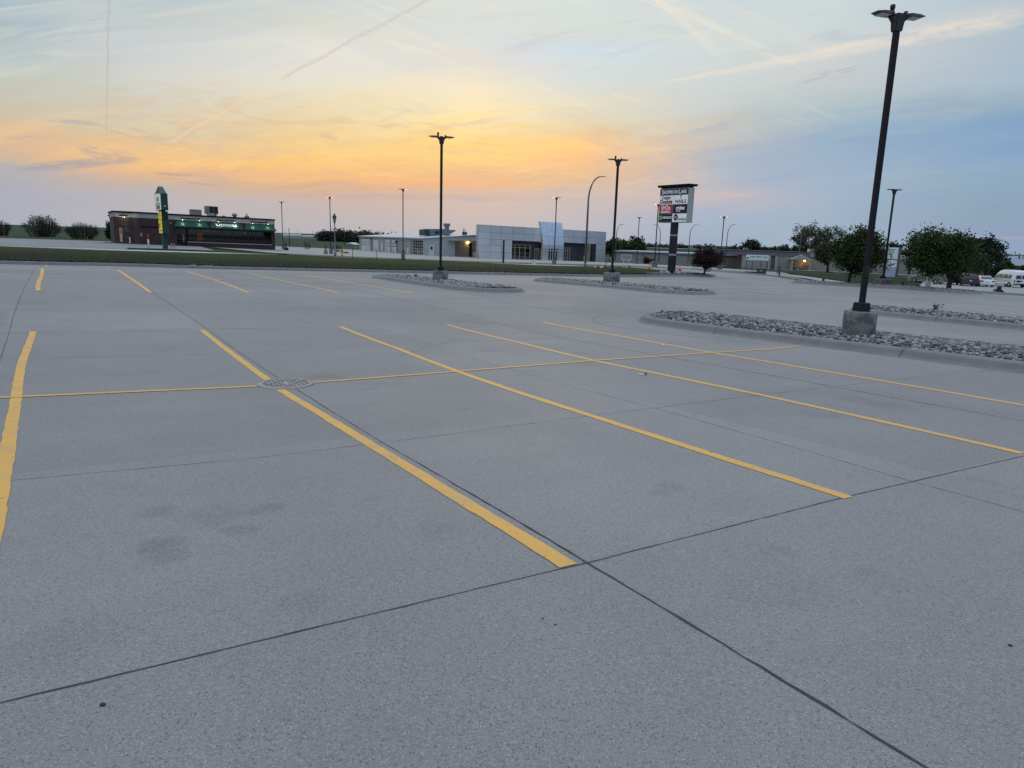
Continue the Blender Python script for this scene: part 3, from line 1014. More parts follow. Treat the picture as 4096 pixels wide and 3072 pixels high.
# ================================================================== GROUND
def grid_sheet():
    def axis(lo, hi):
        a = [0.0]
        st = 3.0
        while a[-1] < hi:
            a.append(a[-1] + st)
            if a[-1] > 190:
                st *= 1.18
        b = [0.0]
        st = 3.0
        while b[-1] > lo:
            b.append(b[-1] - st)
            if b[-1] < -190:
                st *= 1.18
        return np.array(b[:0:-1] + a)
    xs = axis(-3000, 3000)
    ys = axis(-400, 4500)
    gx, gy = np.meshgrid(xs, ys)
    rad = np.hypot(gx, gy)
    cl = np.minimum(1.0, 800.0 / np.maximum(rad, 1))
    z = hgt(gx * cl, gy * cl) - 0.13
    n, m = gx.shape
    v = np.column_stack([gx.ravel(), gy.ravel(), z.ravel()])
    i = np.arange(n * m).reshape(n, m)
    f = np.column_stack([i[:-1, :-1].ravel(), i[:-1, 1:].ravel(), i[1:, 1:].ravel(), i[1:, :-1].ravel()])
    # leave the paved lot out: it has its own sheet
    return meshnp('ground', v, f, M['field'], True)


g = link('ground', grid_sheet())
g['kind'] = 'structure'

LOTUV = [(-48, -16), (57, -16), (57, 40), (66, 50), (67.5, 70), (55, 74), (54.5, 51.8), (53.6, 49.2), (51.5, 47.75), (49.5, 47.6), (-48, 47.6)]
sheet('parking_lot', uvp(LOTUV), M['lot'], 1.3, 0.0, fine=((-27, 15), (1.5, 40), 0.55))


# street runs across behind the verge
def vs_(u):
    return float(np.interp(u, [-90, -8, 2.6, 12, 20, 28.6, 43.7, 56, 75, 110], [112, 92, 83, 80.5, 79, 75.3, 68.6, 64.5, 57, 44]))


US = [-60, -30, -8, 2.6, 12, 20, 28.6, 43.7, 56, 75, 95]
street = [(u, vs_(u)) for u in US] + [(u + 3, vs_(u) + 7.5) for u in reversed(US)]
sheet('street', uvp(street), M['street'], 3.0, 0.0)
verge = [(-48, 47.85), (44.5, 47.85), (44.5, 50.2), (53, 50.2), (53.9, 51.9), (54.3, 66)] + [(u, vs_(u) - 0.1) for u in reversed(US) if u < 52]
verge = verge[:-2] + [(-48, 98)]
rv = random.Random(3)


def verge_hump(x, y):
    u = x * CY + y * SY
    v = -x * SY + y * CY
    a = np.clip((v - 48) / 6, 0, 1)
    return 0.02 + 0.10 * np.sin(v * 0.35 + np.sin(u * 0.2)) * a * 0.6


sheet('grass_verge', uvp(verge), M['grass'], 1.6, 0.155, verge_hump)
strip = [(u + 3, vs_(u) + 7.5) for u in US] + [(u + 3, vs_(u) + 10.5) for u in reversed(US)]
sheet('grass_strip', uvp([p for p in strip if p[0] > 4]), M['grass'], 2.5, 0.10)
sheet('commercial_lot', uvp([(u + 3, vs_(u) + 10.5) for u in US if u > 14] + [(96, 150), (60, 175), (14, 178), (17, 120)]), M['lot2'], 4.0, 0.0)
sheet('restaurant_lot', uvp([(-82, 160), (-86, 104), (-60, 104)] + [(u + 3, vs_(u) + 10.6 if u > 3 else vs_(u) + 6.9) for u in US if -31 < u < 16] + [(17, 120), (14, 150), (-5, 152)]), M['lot3'], 4.0, 0.02)
# neighbouring lot to the right and the road before the grey buildings
sheet('neighbour_lot', [(35.2, 60), (70, 40), (95, 40), (120, 90), (100, 122), (70, 122), (56.0, 99), (45.8, 81)], M['lot2'], 4.0, 0.05)
sheet('driveway', [(33, 96), (38.5, 98), (36.5, 84), (36, 72), (29, 72), (29, 82)], M['lot2'], 3.0, 0.07)
sheet('side_road', [(-6, 158), (28, 172), (62, 152), (110, 140), (110, 148), (62, 162), (28, 182), (-6, 170)], M['street'], 4.0, 0.03)
sheet('mown_lawn', [(34.9, 64), (45.9, 82), (56.2, 99.5), (69, 121), (44, 119), (38.8, 98), (36.8, 84), (35.9, 72)], M['lawn'], 3.0, 0.12)
sheet('mown_lawn', uvp([(57.2, -16), (59.3, -16), (59.3, 39.5), (68.2, 49.5), (70, 68), (68, 66), (66.3, 50), (57.2, 40.2)]), M['lawn'], 2.0, 0.13)


# -------- kerbs
def kerb(name, path, label, closed=False, side=1, group=None, prof=None, off=0.0):
    """rolled concrete kerb along a plan path (lot coordinates); side = which side is raised ground"""
    prof = prof or [(-0.03, 0.0), (0.03, 0.045), (0.09, 0.13), (0.135, 0.155), (0.16, 0.16), (0.31, 0.16), (0.32, 0.02)]
    q = resample(path + ([path[0]] if closed else []), 0.5)
    if closed:
        q = q[:-1]
    w = np.array([uvxy(*a) for a in q])
    n = len(w)
    d = (np.roll(w, -1, 0) - np.roll(w, 1, 0)) if closed else np.gradient(w, axis=0)
    d /= np.linalg.norm(d, axis=1)[:, None]
    nr = np.column_stack([-d[:, 1], d[:, 0]]) * side
    vs, fs = [], []
    for p, m_ in zip(w, nr):
        b = gz(*p) + off
        for a, h in prof:
            vs.append((p[0] + m_[0] * a, p[1] + m_[1] * a, b + h))
    k = len(prof)
    for i in range(n if closed else n - 1):
        j = (i + 1) % n
        for a in range(k - 1):
            fs.append((i * k + a, j * k + a, j * k + a + 1, i * k + a + 1))
    mb = MB().add(vs, fs, False)
    o = mb.build(name, M['kerb'])
    cj = MB()
    for i in range(3, n - 1, 9):
        b = (i % n) * k
        p0, p1 = w[i], w[(i + 1) % n]
        tx_, ty_ = (p1 - p0) / np.hypot(*(p1 - p0)) * 0.008
        cv, cf = [], []
        for a in range(k - 1):
            x_, y_, z_ = vs[b + a]
            mx2, my2 = nr[i] * -0.002
            cv += [(x_ - tx_ + mx2, y_ - ty_ + my2, z_ + 0.002), (x_ + tx_ + mx2, y_ + ty_ + my2, z_ + 0.002)]
        for a in range(k - 2):
            cf.append((2 * a, 2 * a + 1, 2 * a + 3, 2 * a + 2))
        cj.add(cv, cf)
    cj.build('control_joints', M['joint'], o)
    return tag(o, label, 'kerb', group)


o = kerb('kerb', [(-48, 47.55), (49.5, 47.55), (51.5, 47.7), (53.6, 49.15), (54.5, 51.8), (54.8, 66)], 'long pale concrete kerb between the car park and the grass verge', prof=[(0.0, 0.0), (0.04, 0.09), (0.08, 0.165), (0.12, 0.18), (0.32, 0.18), (0.33, 0.02)])
o = kerb('kerb', [(57, -16), (57, 40), (66, 50), (67.4, 66)], 'concrete kerb along the strip of grass before the parked cars', side=-1)


def stadium(a, b, c, d, r=None, n=9):
    r = r or (b - a) / 2 * 0.98
    pts = []
    for cx, cy_, t0 in ((b - r, d - r, 0), (a + r, d - r, 90), (a + r, c + r, 180), (b - r, c + r, 270)):
        for k in range(n):
            t = R(t0 + 90 * k / (n - 1))
            pts.append((cx + r * math.cos(t), cy_ + r * math.sin(t)))
    return pts


def ico(sub):
    bm = bmesh.new()
    bmesh.ops.create_icosphere(bm, subdivisions=sub, radius=1.0)
    v = np.array([q.co[:] for q in bm.verts])
    f = np.array([[q.index for q in p.verts] for p in bm.faces])
    bm.free()
    return v, f


IV, IF = ico(2)
IV1, IF1 = ico(1)


def rocks(name, path, n, rmin, rmax, seed, fine, zoff, keep=None):
    rg = np.random.default_rng(seed)
    P = np.array(path)
    lo, hi = P.min(0), P.max(0)
    from mathutils.geometry import intersect_point_tri_2d
    pts = []
    c0 = P.mean(0)
    half = (hi - lo).min() / 2

    def inside(q):
        a = np.roll(P, -1, 0)
        s = (a[:, 0] - P[:, 0]) * (q[1] - P[:, 1]) - (a[:, 1] - P[:, 1]) * (q[0] - P[:, 0])
        return (s > 0.34 * np.hypot(*(a - P).T)).all()
    while len(pts) < n:
        q = lo + (hi - lo) * rg.random(2)
        if inside(q) and (keep is None or keep(q)):
            pts.append(q)
    V0, F0 = (IV, IF) if fine else (IV1, IF1)
    vs, fs = [], []
    k = len(V0)
    W_ = np.array([uvxy(*q) for q in pts])
    Z = hgt(W_[:, 0], W_[:, 1])
    for i, q in enumerate(pts):
        r = rmin + (rmax - rmin) * rg.random() ** 2.2
        sc = r * np.array([1.0, 0.6 + .5 * rg.random(), 0.42 + .3 * rg.random()])
        v = V0 * (1 + 0.13 * np.sin(V0 @ (rg.normal(size=(3, 3)) * 1.8) + rg.random(3) * 6)) * sc
        a = rg.random() * 6.28
        ti = rg.normal() * 0.3
        ca, sa, ct, st = math.cos(a), math.sin(a), math.cos(ti), math.sin(ti)
        v = v @ np.array([[ct, 0, st], [0, 1, 0], [-st, 0, ct]]) @ np.array([[ca, sa, 0], [-sa, ca, 0], [0, 0, 1]])
        v = v + [W_[i, 0], W_[i, 1], Z[i] + zoff + 0.10 * max(0.0, 1 - (abs(q[0] - c0[0]) / half) ** 2) * (half > 1.2) + sc[2] * 0.45 + 0.035 * rg.random()]
        vs.append(v)
        fs.append(F0 + k * i)
    me = bpy.data.meshes.new(name)
    va = np.concatenate(vs)
    fa = np.concatenate(fs)
    me.vertices.add(len(va))
    me.vertices.foreach_set('co', va.ravel())
    me.loops.add(fa.size)
    me.loops.foreach_set('vertex_index', fa.ravel())
    me.polygons.add(len(fa))
    me.polygons.foreach_set('loop_start', np.arange(0, fa.size, 3))
    me.polygons.foreach_set('use_smooth', np.ones(len(fa), bool))
    me.update(calc_edges=True)
    me.materials.append(M['rock'])
    o = link(name, me)
    return tag(o, 'bed of grey river stones inside a kerbed island', 'stones', kind='stuff')


ISL = [('C', (13.12, 16.7, -1.0, 15.75), 'rounded concrete kerb of the near stone island on the right', 9500, 0.022, 0.068, False),
       ('A', (13.05, 16.3, 24.3, 36.2), 'kerb of the stone island round the lamp post left of centre', 4200, 0.03, 0.09, False),
       ('B', (22.9, 26.2, 23.0, 36.0), 'kerb of the stone island beneath the second lamp from the middle', 4200, 0.03, 0.09, False),
       ('E', (22.9, 26.2, -1.0, 15.6), 'kerb of the stone island past the driving lane behind the nearest one', 4800, 0.03, 0.085, False),
       ('D', (46.4, 49.8, 22.6, 36.0), 'kerb of the far stone island holding two green trees', 3000, 0.04, 0.10, False)]
for nm, (a, b, c, d), lab, n, r0_, r1_, fine in ISL:
    path = stadium(a, b, c, d)
    kerb('island_kerb', path, lab, True, 1, 'kerbs of the stone islands')
    inner = stadium(a + 0.25, b - 0.25, c + 0.25, d - 0.25)
    mid_ = (a + b) / 2
    sheet('stone_bed', uvp(inner), M['mulch'], 0.6, 0.07, lambda x, y, m_=mid_, w_=(b - a) / 2: 0.09 * np.clip(1 - ((x * CY + y * SY - m_) / w_) ** 2, 0, 1))
    rocks('river_stones', path, n, r0_, r1_, ord(nm), fine, 0.06)
# gravel patch at the road corner under the tall sign
cor = [(44.7, 47.9), (49.5, 47.9), (51.3, 48.0), (53.3, 49.4), (53.9, 51.0), (52, 51.3), (44.7, 50.3)]
sheet('stone_bed', uvp(cor), M['mulch'], 1.2, 0.15)
rocks('river_stones', cor, 700, 0.06, 0.14, 77, False, 0.15)

# gutter line round the nose of the near island, pavement joints
JN = MB()
rj = random.Random(11)
JOINTS = [([(-1.29, 46), (-1.27, 35.6), (-1.10, 18.2), (-0.95, 11.8), (-0.95, -14)], 0.010),
          ([(1.8, 46), (1.84, 32.5), (2.05, 22.6), (2.32, 15.75), (2.30, 9.62)], 0.011), ([(2.30, 8.86), (2.22, 5.73), (2.17, 2.7), (2.18, 1.13), (2.2, -14)], 0.0115),
          ([(5.86, 15.58), (5.77, 12.3), (5.61, 9.3), (5.47, 5.75), (5.25, 2.8), (5.2, -14)], 0.0042),
          ([(8.8, 36), (8.88, 23.4), (9.33, 17.8), (9.0, 11.2), (8.68, 4.8), (8.6, -14)], 0.011),
          ([(12.6, 46), (12.6, 18.0)], 0.012), ([(5.2, 23.5), (5.4, 36)], 0.010),
          ([(-30, 2.80), (-0.33, 2.78), (2.17, 2.7), (4.47, 2.73), (6.93, 2.7), (13.1, 2.65)], 0.0078),
          ([(-30, 5.8), (-0.49, 5.8), (1.09, 5.67), (4.37, 5.76), (8.73, 5.75), (13.05, 5.74)], 0.0045),
          ([(-0.95, 12.4), (3.29, 12.32)], 0.008), ([(4.69, 11.2), (5.75, 12.2), (6.29, 12.6), (9.0, 12.5)], 0.009),
          ([(-30, 15.45), (-1, 15.5), (2.3, 15.7), (5.9, 15.6)], 0.009),
          ([(-30, -0.6), (13, -0.6)], 0.012), ([(-30, 18.9), (12, 18.9)], 0.007), ([(-30, 23.4), (12, 23.4)], 0.006)]
for pts, w in JOINTS:
    ribbon(pts, w, 0.002, 0.09, w * 0.22, rj, mbb=JN)
nose = [(12.55 + 0.05 * k, 15.2 + 0.12 * k) for k in range(0)]
arc = [(14.9 + 3.1 * math.cos(R(t)), 14.15 + 2.7 * math.sin(R(t))) for t in range(60, 196, 8)]
ribbon(arc + [(12.0, 11.8), (12.35, 9.8)], 0.014, 0.003, 0.3, 0.002, rj, mbb=JN)
arc = [(14.7 + 2.7 * math.cos(R(t)), 26 + 2.6 * math.sin(R(t))) for t in range(190, 350, 10)]
ribbon(arc, 0.014, 0.003, 0.4, 0.002, rj, mbb=JN)
o = JN.build('pavement_joints', M['joint'])
o['kind'] = 'structure'
# thin cracks across the near kerb
for (u, v) in ((13.1, 9.0), (13.1, 5.3), (13.1, 8.4), (13.1, 11.9)):
    x, y = uvxy(u, v)

# -------- painted lines
LW = 0.105
rp = random.Random(5)


def line(name, pts, label, cat='parking line', group=None, mt='yellow', w=LW, off=0.0035, jit=0.0028):
    o = ribbon(pts, w, off, 0.12 if mt == 'yellow' else 0.3, jit, rp).build(name, M[mt])
    return tag(o, label, cat, group)


GN = 'yellow stall lines in the near rows'
GF = 'yellow stall lines in the far rows'
line('parking_line', [(-0.679, 15.663), (-0.681, 14.616), (-0.687, 13.583), (-0.692, 12.372), (-0.68, 11.36), (-0.649, 10.177), (-0.619, 9.251), (-0.602, 8.726), (-0.579, 7.768), (-0.549, 6.762), (-0.528, 5.973), (-0.506, 5.092), (-0.493, 4.587), (-0.484, 3.802)], 'wide bending yellow stall line at the left edge', group=GN)
line('parking_line', [(2.192, 15.647), (2.167, 11.975), (2.14, 9.531)], 'short yellow line running down to the drain grate from behind', group=GN)
line('parking_line', [(2.109, 8.854), (2.116, 7.045), (2.103, 5.73), (2.069, 3.816), (2.063, 2.715)], 'thick yellow line from the drain grate toward the viewer', group=GN)
line('parking_line', [(5.107, 15.672), (5.011, 12.094), (4.788, 9.239), (4.658, 7.301), (4.575, 5.75), (4.461, 3.827), (4.436, 2.707)], 'next yellow stall line right of the drain ending at a joint', group=GN)
line('parking_line', [(7.781, 15.641), (7.659, 12.066), (7.385, 9.286), (7.324, 7.327), (7.254, 5.723), (7.122, 3.898), (7.038, 2.747)], 'second yellow stall line from the near stone island', group=GN)
line('parking_line', [(10.615, 15.655), (10.502, 12.148), (10.167, 9.231), (10.017, 7.232), (9.91, 5.749), (9.77, 3.904)] + [(10.3, 2.7)], 'thin yellow stall line nearest the near stone island', group=GN)
line('row_line', [(-14, 9.25)] + [(-0.755, 9.259), (-0.619, 9.251), (0.555, 9.248), (1.901, 9.207)], 'thin yellow row line left of the drain grate', 'row line', w=0.085, off=0.0065)
line('row_line', [(2.6, 9.231), (3.64, 9.243), (4.788, 9.239), (6.031, 9.259), (7.385, 9.286), (8.716, 9.246), (10.167, 9.231), (11.573, 9.188)] + [(12.9, 9.33)], 'thin yellow row line from the drain to the near island kerb', 'row line', w=0.085, off=0.0065)
line('row_line', [(-2.067, 30.093), (-0.9, 29.964), (1.863, 29.973), (4.786, 30.133), (7.554, 30.004), (10.338, 30.043), (12.509, 29.875)], 'pale row line across the far stalls', 'row line', mt='chalk', w=0.10, off=0.012)
far = [[(170,1074),(168.5,1091.5),(164.6,1108.5),(155.5,1127.6),(151,1145.7),(153,1162.4)], [(469.4,1080),(522,1114),(602.2,1170)], [(744,1086.3),(857,1119.4),(993,1170.4)], [(987.4,1092.8),(1146.5,1126.7),(1358,1173)], [(1209.5,1099.8),(1406.9,1132.4),(1649,1173)]]
fl = ['short wavy yellow line in the far row at the left', 'far row line second from the left with a joint beside it', 'middle one of five far yellow lines', 'far yellow line second from the stone island with the lamp', 'long thin far yellow line nearest the lamp island']


FARUV = [[(-1.013, 36.359), (-0.934, 32.589), (-0.9, 29.964), (-0.893, 27.278), (-0.864, 25.195), (-0.81, 23.662)], [(1.768, 36.339), (1.863, 29.973), (1.96, 23.56)], [(4.577, 36.451), (4.786, 30.133), (4.742, 23.64)], [(7.276, 36.388), (7.554, 30.004), (7.682, 23.58)], [(9.96, 36.406), (10.338, 30.043), (10.371, 23.647)]]
for q, l in zip(FARUV, fl):
    line('parking_line', q, l, group=GF, w=0.115)
TICK = [[(-1.036, 43.207), (-1.113, 47.643)], [(1.854, 43.353), (1.762, 47.746)], [(4.531, 43.2), (4.355, 47.37)], [(7.257, 42.876), (7.172, 47.382)], [(9.747, 42.795), (9.653, 46.552)], [(12.054, 41.087), (12.218, 43.618)], [(14.534, 40.877), (14.356, 41.688)]]
for q in TICK:
    line('parking_line', q, 'short pale line end close to the long kerb', group='line ends along the long kerb', mt='pale', w=0.11)
for k in range(7):
    u = 27.5 + 2.74 * k
    line('parking_line', [(u, 21.9 + 0.3 * (k % 2)), (u, 33.5)], 'faded stall line beyond the lamp islands', group='faded stall lines in the rows past the driving lane', mt='chalk', w=0.12, off=0.016)
line('row_line', [(26.9, 28.3), (46.3, 28.3)], 'faded row line in the rows past the driving lane', 'row line', mt='chalk', w=0.10, off=0.020)
for k in range(3):
    u = 27.4 + 2.74 * k
    line('parking_line', [(u, 3.0), (u, 14.6)], 'pale stall line at the right edge behind the stone bed', group='pale stall lines at the right edge', mt='chalk', w=0.12, off=0.016)

# -------- drain
dxy = uvxy(2.27, 9.235)
dr = thing('drain_grate', 'round slotted iron drain grate where the yellow lines cross', 'drain', (dxy[0], dxy[1], gz(*dxy) + 0.004))
MB().lathe([(0.330, 0.0), (0.330, 0.013)], 40).build('pit_shade_disc', M['black'], dr)  # black disc painted for the shade below the bars; no hole is cut
rg_ = MB()
n = 48
vs, fs = [], []
prof = [(0.352, 0.0), (0.352, 0.016), (0.338, 0.020), (0.334, 0.012), (0.330, 0.012), (0.326, 0.017), (0.297, 0.0168), (0.297, 0.010)]
for r_, z_ in prof:
    for k in range(n):
        t = 2 * math.pi * k / n
        vs.append((r_ * math.cos(t), r_ * math.sin(t), z_))
for i in range(len(prof) - 1):
    for k in range(n):
        fs.append((i * n + k, i * n + (k + 1) % n, (i + 1) * n + (k + 1) % n, (i + 1) * n + k))
rg_.add(vs, fs)
rg_.build('ring_frame', M['iron'], dr)
bars = MB()
ang = R(-10)
ca, sa = math.cos(ang), math.sin(ang)
pitch = 0.046
k = -6
while k <= 6:
    yy = k * pitch
    hw = math.sqrt(max(0, 0.298 ** 2 - yy * yy))
    if hw > 0.05:
        bars.box(-hw, hw, yy - 0.0085, yy + 0.0085, 0.0125, 0.0165)
    k += 1
for j, xx in enumerate((-0.2, -0.065, 0.065, 0.2)):
    hh = math.sqrt(0.298 ** 2 - xx * xx)
    m_ = int(hh / pitch)
    for q in range(-m_, m_):
        sh = xx + (0.025 if q % 2 else -0.025)
        bars.box(sh - 0.014, sh + 0.014, q * pitch + 0.0086, (q + 1) * pitch - 0.0086, 0.0125, 0.0162)
bars.lathe([(0.05, 0.0125), (0.05, 0.0164)], 16)
bars.xf(lambda x, y, z: (x * ca - y * sa, x * sa + y * ca, z)).build('slotted_lid', M['iron'], dr)


# ================================================================== LOT LAMPS
def lamp_head(on):
    """one flat tapered fixture reaching out along +x"""
    h = MB()
    vs = [(0.02, -0.07, -0.05), (0.02, 0.07, -0.05), (0.02, 0.07, 0.02), (0.02, -0.07, 0.02),
          (0.10, -0.15, -0.035), (0.10, 0.15, -0.035), (0.10, 0.13, 0.025), (0.10, -0.13, 0.025),
          (0.30, -0.155, -0.022), (0.30, 0.155, -0.022), (0.30, 0.135, 0.022), (0.30, -0.135, 0.022),
          (0.45, -0.11, 0.0), (0.45, 0.11, 0.0), (0.45, 0.10, 0.012), (0.45, -0.10, 0.012)]
    fs = [(0, 1, 2, 3), (15, 14, 13, 12)]
    for i in range(3):
        b = i * 4
        for q in range(4):
            fs.append((b + q, b + 4 + q, b + 4 + (q + 1) % 4, b + (q + 1) % 4))
    h.add(vs, fs)
    l = MB().box(0.12, 0.36, -0.11, 0.11, -0.040, -0.020)
    return h, l


LM = {}


def lot_lamp(name, label, loc, H, rz, pier=(0.30, 0.72, 'round'), lit=(0, 0), group=None, scale=1.0, cell=True):
    rt = thing(name, label, 'lamp post', (loc[0], loc[1], gz(*loc)), rz, group)
    pr, ph, kind = pier
    if kind == 'round':
        MB().lathe([(pr, -0.3), (pr, ph - 0.02), (pr - 0.02, ph)], 32).build('concrete_base', M['pier'], rt)
    else:
        MB().box(-pr, pr, -pr, pr, -0.3, ph).build('concrete_base', M['pier'], rt, bevel=0.03)
    s = scale
    MB().box(-0.135 * s, 0.135 * s, -0.135 * s, 0.135 * s, ph, ph + 0.19 * s, 0.012).build('base_cover', M['pole'], rt, bevel=0.012)
    pw = 0.054 * s
    pl = MB().box(-pw, pw, -pw, pw, ph + 0.17 * s, H - 0.05)
    pb = pl.build('pole', M['pole'], rt, bevel=0.012)
    MB().box(-0.045, 0.045, -pw - 0.014, -pw + 0.002, ph + 0.75, ph + 1.0).build('hand_hole_cover', M['polehd'], pb)
    br = MB().box(-0.07 * s, 0.07 * s, -0.07 * s, 0.07 * s, H - 0.32 * s, H + 0.02)
    br.prof([(0.068 * s, H - 0.32 * s), (0.09 * s, H - 0.30 * s), (0.115 * s, H - 0.14 * s), (0.19 * s, H - 0.06 * s), (0.19 * s, H - 0.01), (0.068 * s, H - 0.01)], -0.06 * s, 0.06 * s)
    br.prof([(-0.068 * s, H - 0.32 * s), (-0.09 * s, H - 0.30 * s), (-0.115 * s, H - 0.14 * s), (-0.19 * s, H - 0.06 * s), (-0.19 * s, H - 0.01), (-0.068 * s, H - 0.01)], -0.06 * s, 0.06 * s)
    br.build('bracket', M['polehd'], rt)
    for sgn, on in ((1, lit[1]), (-1, lit[0])):
        h, l = lamp_head(on)
        fn = lambda x, y, z: (sgn * (0.12 + x) * s, sgn * y * s, H + z * s - (0.12 * (x - 0.1)) * 0.1)
        ho = h.xf(fn).build('lamp_head', M['polehd'], rt)
        l.xf(fn).build('lamp_lens', M['lenson'] if on else M['lensoff'], ho)
    if cell:
        MB().lathe([(0.045, H - 0.01), (0.038, H + 0.09), (0.05, H + 0.10), (0.05, H + 0.17), (0.035, H + 0.18)], 12, -0.16 * s, 0.0).build('light_sensor', M['polehd'], rt)
        MB().lathe([(0.035, H - 0.01), (0.04, H + 0.08)], 10, 0.17 * s, 0.0).build('light_sensor', M['polehd'], rt)
    return rt


GL = 'dark square lamp posts of the car park'
lot_lamp('lamp_post', 'tall near lamp post on a stained concrete base in the stone island', (7.67, 15.75), 6.75, R(14), (0.345, 0.70, 'round'), group=GL)
lot_lamp('lamp_post', 'lamp post on a round base left of centre before the orange sky', (-3.49, 33.5), 6.58, R(14), (0.36, 0.62, 'round'), group=GL)
lot_lamp('lamp_post', 'lamp post between the metal-fronted showroom and the shop sign', (5.25, 39.0), 6.6, R(14), (0.45, 0.72, 'round'), group=GL)
lot_lamp('lamp_post', 'lamp post between the two round green trees', (25.59, 50.0), 6.62, R(14), (0.42, 0.62, 'box'), group=GL, cell=False)
GD = 'lamp posts of the lots across the street'
lot_lamp('lamp_post', 'slim lamp post with lit heads before the white garage doors', (-14.07, 90.0), 8.5, R(10), (0.24, 0.86, 'box'), (0, 1), GD, 1.05, False)
lot_lamp('lamp_post', 'slim lamp post with lit heads beside the lantern street lamp', (-28.47, 111.0), 8.5, R(10), (0.27, 0.8, 'box'), (1, 1), GD, 1.05, False)
lot_lamp('lamp_post', 'slim lamp post in front of the bright entrance tower', (5.08, 95.0), 8.5, R(10), (0.24, 0.55, 'box'), (1, 0), GD, 1.05, False)
lot_lamp('lamp_post', 'unlit slim lamp post right of the restaurant', (-42.94, 133.0), 8.5, R(10), (0.23, 0.5, 'box'), (0, 0), GD, 1.05, False)
lot_lamp('lamp_post', 'slim lamp post partly behind the shop sign', (19.48, 101.0), 8.5, R(10), (0.33, 0.8, 'box'), (1, 0), GD, 1.05, False)
lot_lamp('lamp_post', 'unlit slim lamp post in front of the round tree by the grey block building', (22.68, 135.0), 8.5, R(10), (0.26, 0.65, 'box'), (0, 0), GD, 1.05, False)
lot_lamp('lamp_post', 'slim lamp post with two lit heads above the purple tree', (31.79, 112.0), 8.0, R(-12), (0.4, 0.6, 'box'), (1, 1), GD, 1.2, False)


# curved street lights
def street_light(label, loc, H, rz, arm=1.15, th=0.10, mt='galv', group='curved street lights along the road'):
    rt = thing('street_light', label, 'street light', (loc[0], loc[1], gz(*loc)), rz, group)
    MB().lathe([(0.16, -0.1), (0.16, 0.35), (th * 1.05, 0.42)], 12).build('base', M[mt], rt)
    r = H * 0.26
    pts = [(0, 0, 0.3), (0, 0, H - r)]
    for k in range(1, 9):
        t = k / 8
        a = t * math.pi / 2 * 0.93
        pts.append((arm * (1 - math.cos(a)), 0, H - r + r * math.sin(a)))
    MB().tube(pts, [th, th * 0.8] + [th * (0.78 - 0.03 * k) for k in range(8)], 8).build('curved_pole', M[mt], rt)
    e = pts[-1]
    hd = MB()
    hd.add([(e[0] - 0.1, -0.08, e[2] - 0.05), (e[0] - 0.1, 0.08, e[2] - 0.05), (e[0] - 0.1, 0.08, e[2] + 0.06), (e[0] - 0.1, -0.08, e[2] + 0.06),
            (e[0] + 0.75, -0.16, e[2] + 0.03), (e[0] + 0.75, 0.16, e[2] + 0.03), (e[0] + 0.75, 0.12, e[2] + 0.10), (e[0] + 0.75, -0.12, e[2] + 0.10)],
           [(0, 1, 2, 3), (7, 6, 5, 4), (0, 4, 5, 1), (1, 5, 6, 2), (2, 6, 7, 3), (3, 7, 4, 0)])
    hd.build('lamp_head', M[mt], rt)
    return rt


street_light('tall curved street light standing left of the second lot lamp', (8.14, 84.0), 10.2, R(-6), 1.25, 0.13)
street_light('curved street light half hidden by the lot lamp beside the showroom', (22.76, 165.0), 8.6, R(-6))
street_light('curved street light arching left beside the shop sign', (31.74, 160.0), 8.6, R(174))
street_light('curved street light just right of the shop sign', (38.25, 160.0), 8.9, R(-6))
street_light('curved street light behind the purple tree arching right', (45.02, 155.0), 9.0, R(-6))
street_light('curved street light arching left in front of the tall airy tree', (62.71, 160.0), 10.1, R(172))
street_light('curved street light peeking over the round tree by the near lamp', (71.19, 150.0), 9.6, R(-6))


# ================================================================== RESTAURANT
def glow(name, loc, e, col, parent, r=0.06, spot=False):
    if spot:
        s = bpy.data.lights.new(name, 'SPOT')
        s.energy = e * 8
        s.color = col
        s.spot_size = R(75)
        s.spot_blend = 1.0
        s.shadow_soft_size = 0.05
        so_ = bpy.data.objects.new(name, s)
        C.objects.link(so_)
        so_.location = loc
        so_.parent = parent
    l = bpy.data.lights.new(name, 'POINT')
    l.energy = e
    l.color = col
    l.shadow_soft_size = r
    o = bpy.data.objects.new(name, l)
    C.objects.link(o)
    o.location = loc
    o.parent = parent
    return o


RX, RY = -53.8, 103.0
rs = thing('restaurant', 'low brown brick restaurant with three green awnings and a pale top band', 'restaurant', (RX, RY, -0.73), YAW)
KS = 0.0165
H0 = 4.62
wl = MB(KS)
# storefront wall is built round its openings (door 5.0-6.25, windows 6.45-18.4)
wl.box(0.0, 4.98, 0, 0.3, -0.6, 3.8)
wl.box(4.98, 18.42, 0, 0.3, 2.62, 3.8)
wl.box(6.3, 18.42, 0, 0.3, -0.8, 0.62)
wl.box(18.42, 18.95, 0, 0.3, -0.9, 3.8)
wl.box(18.65, 18.95, 0.3, 12, -0.9, 3.8)
wl.box(-2.9, 18.65, 12, 12.3, -0.9, 3.8)
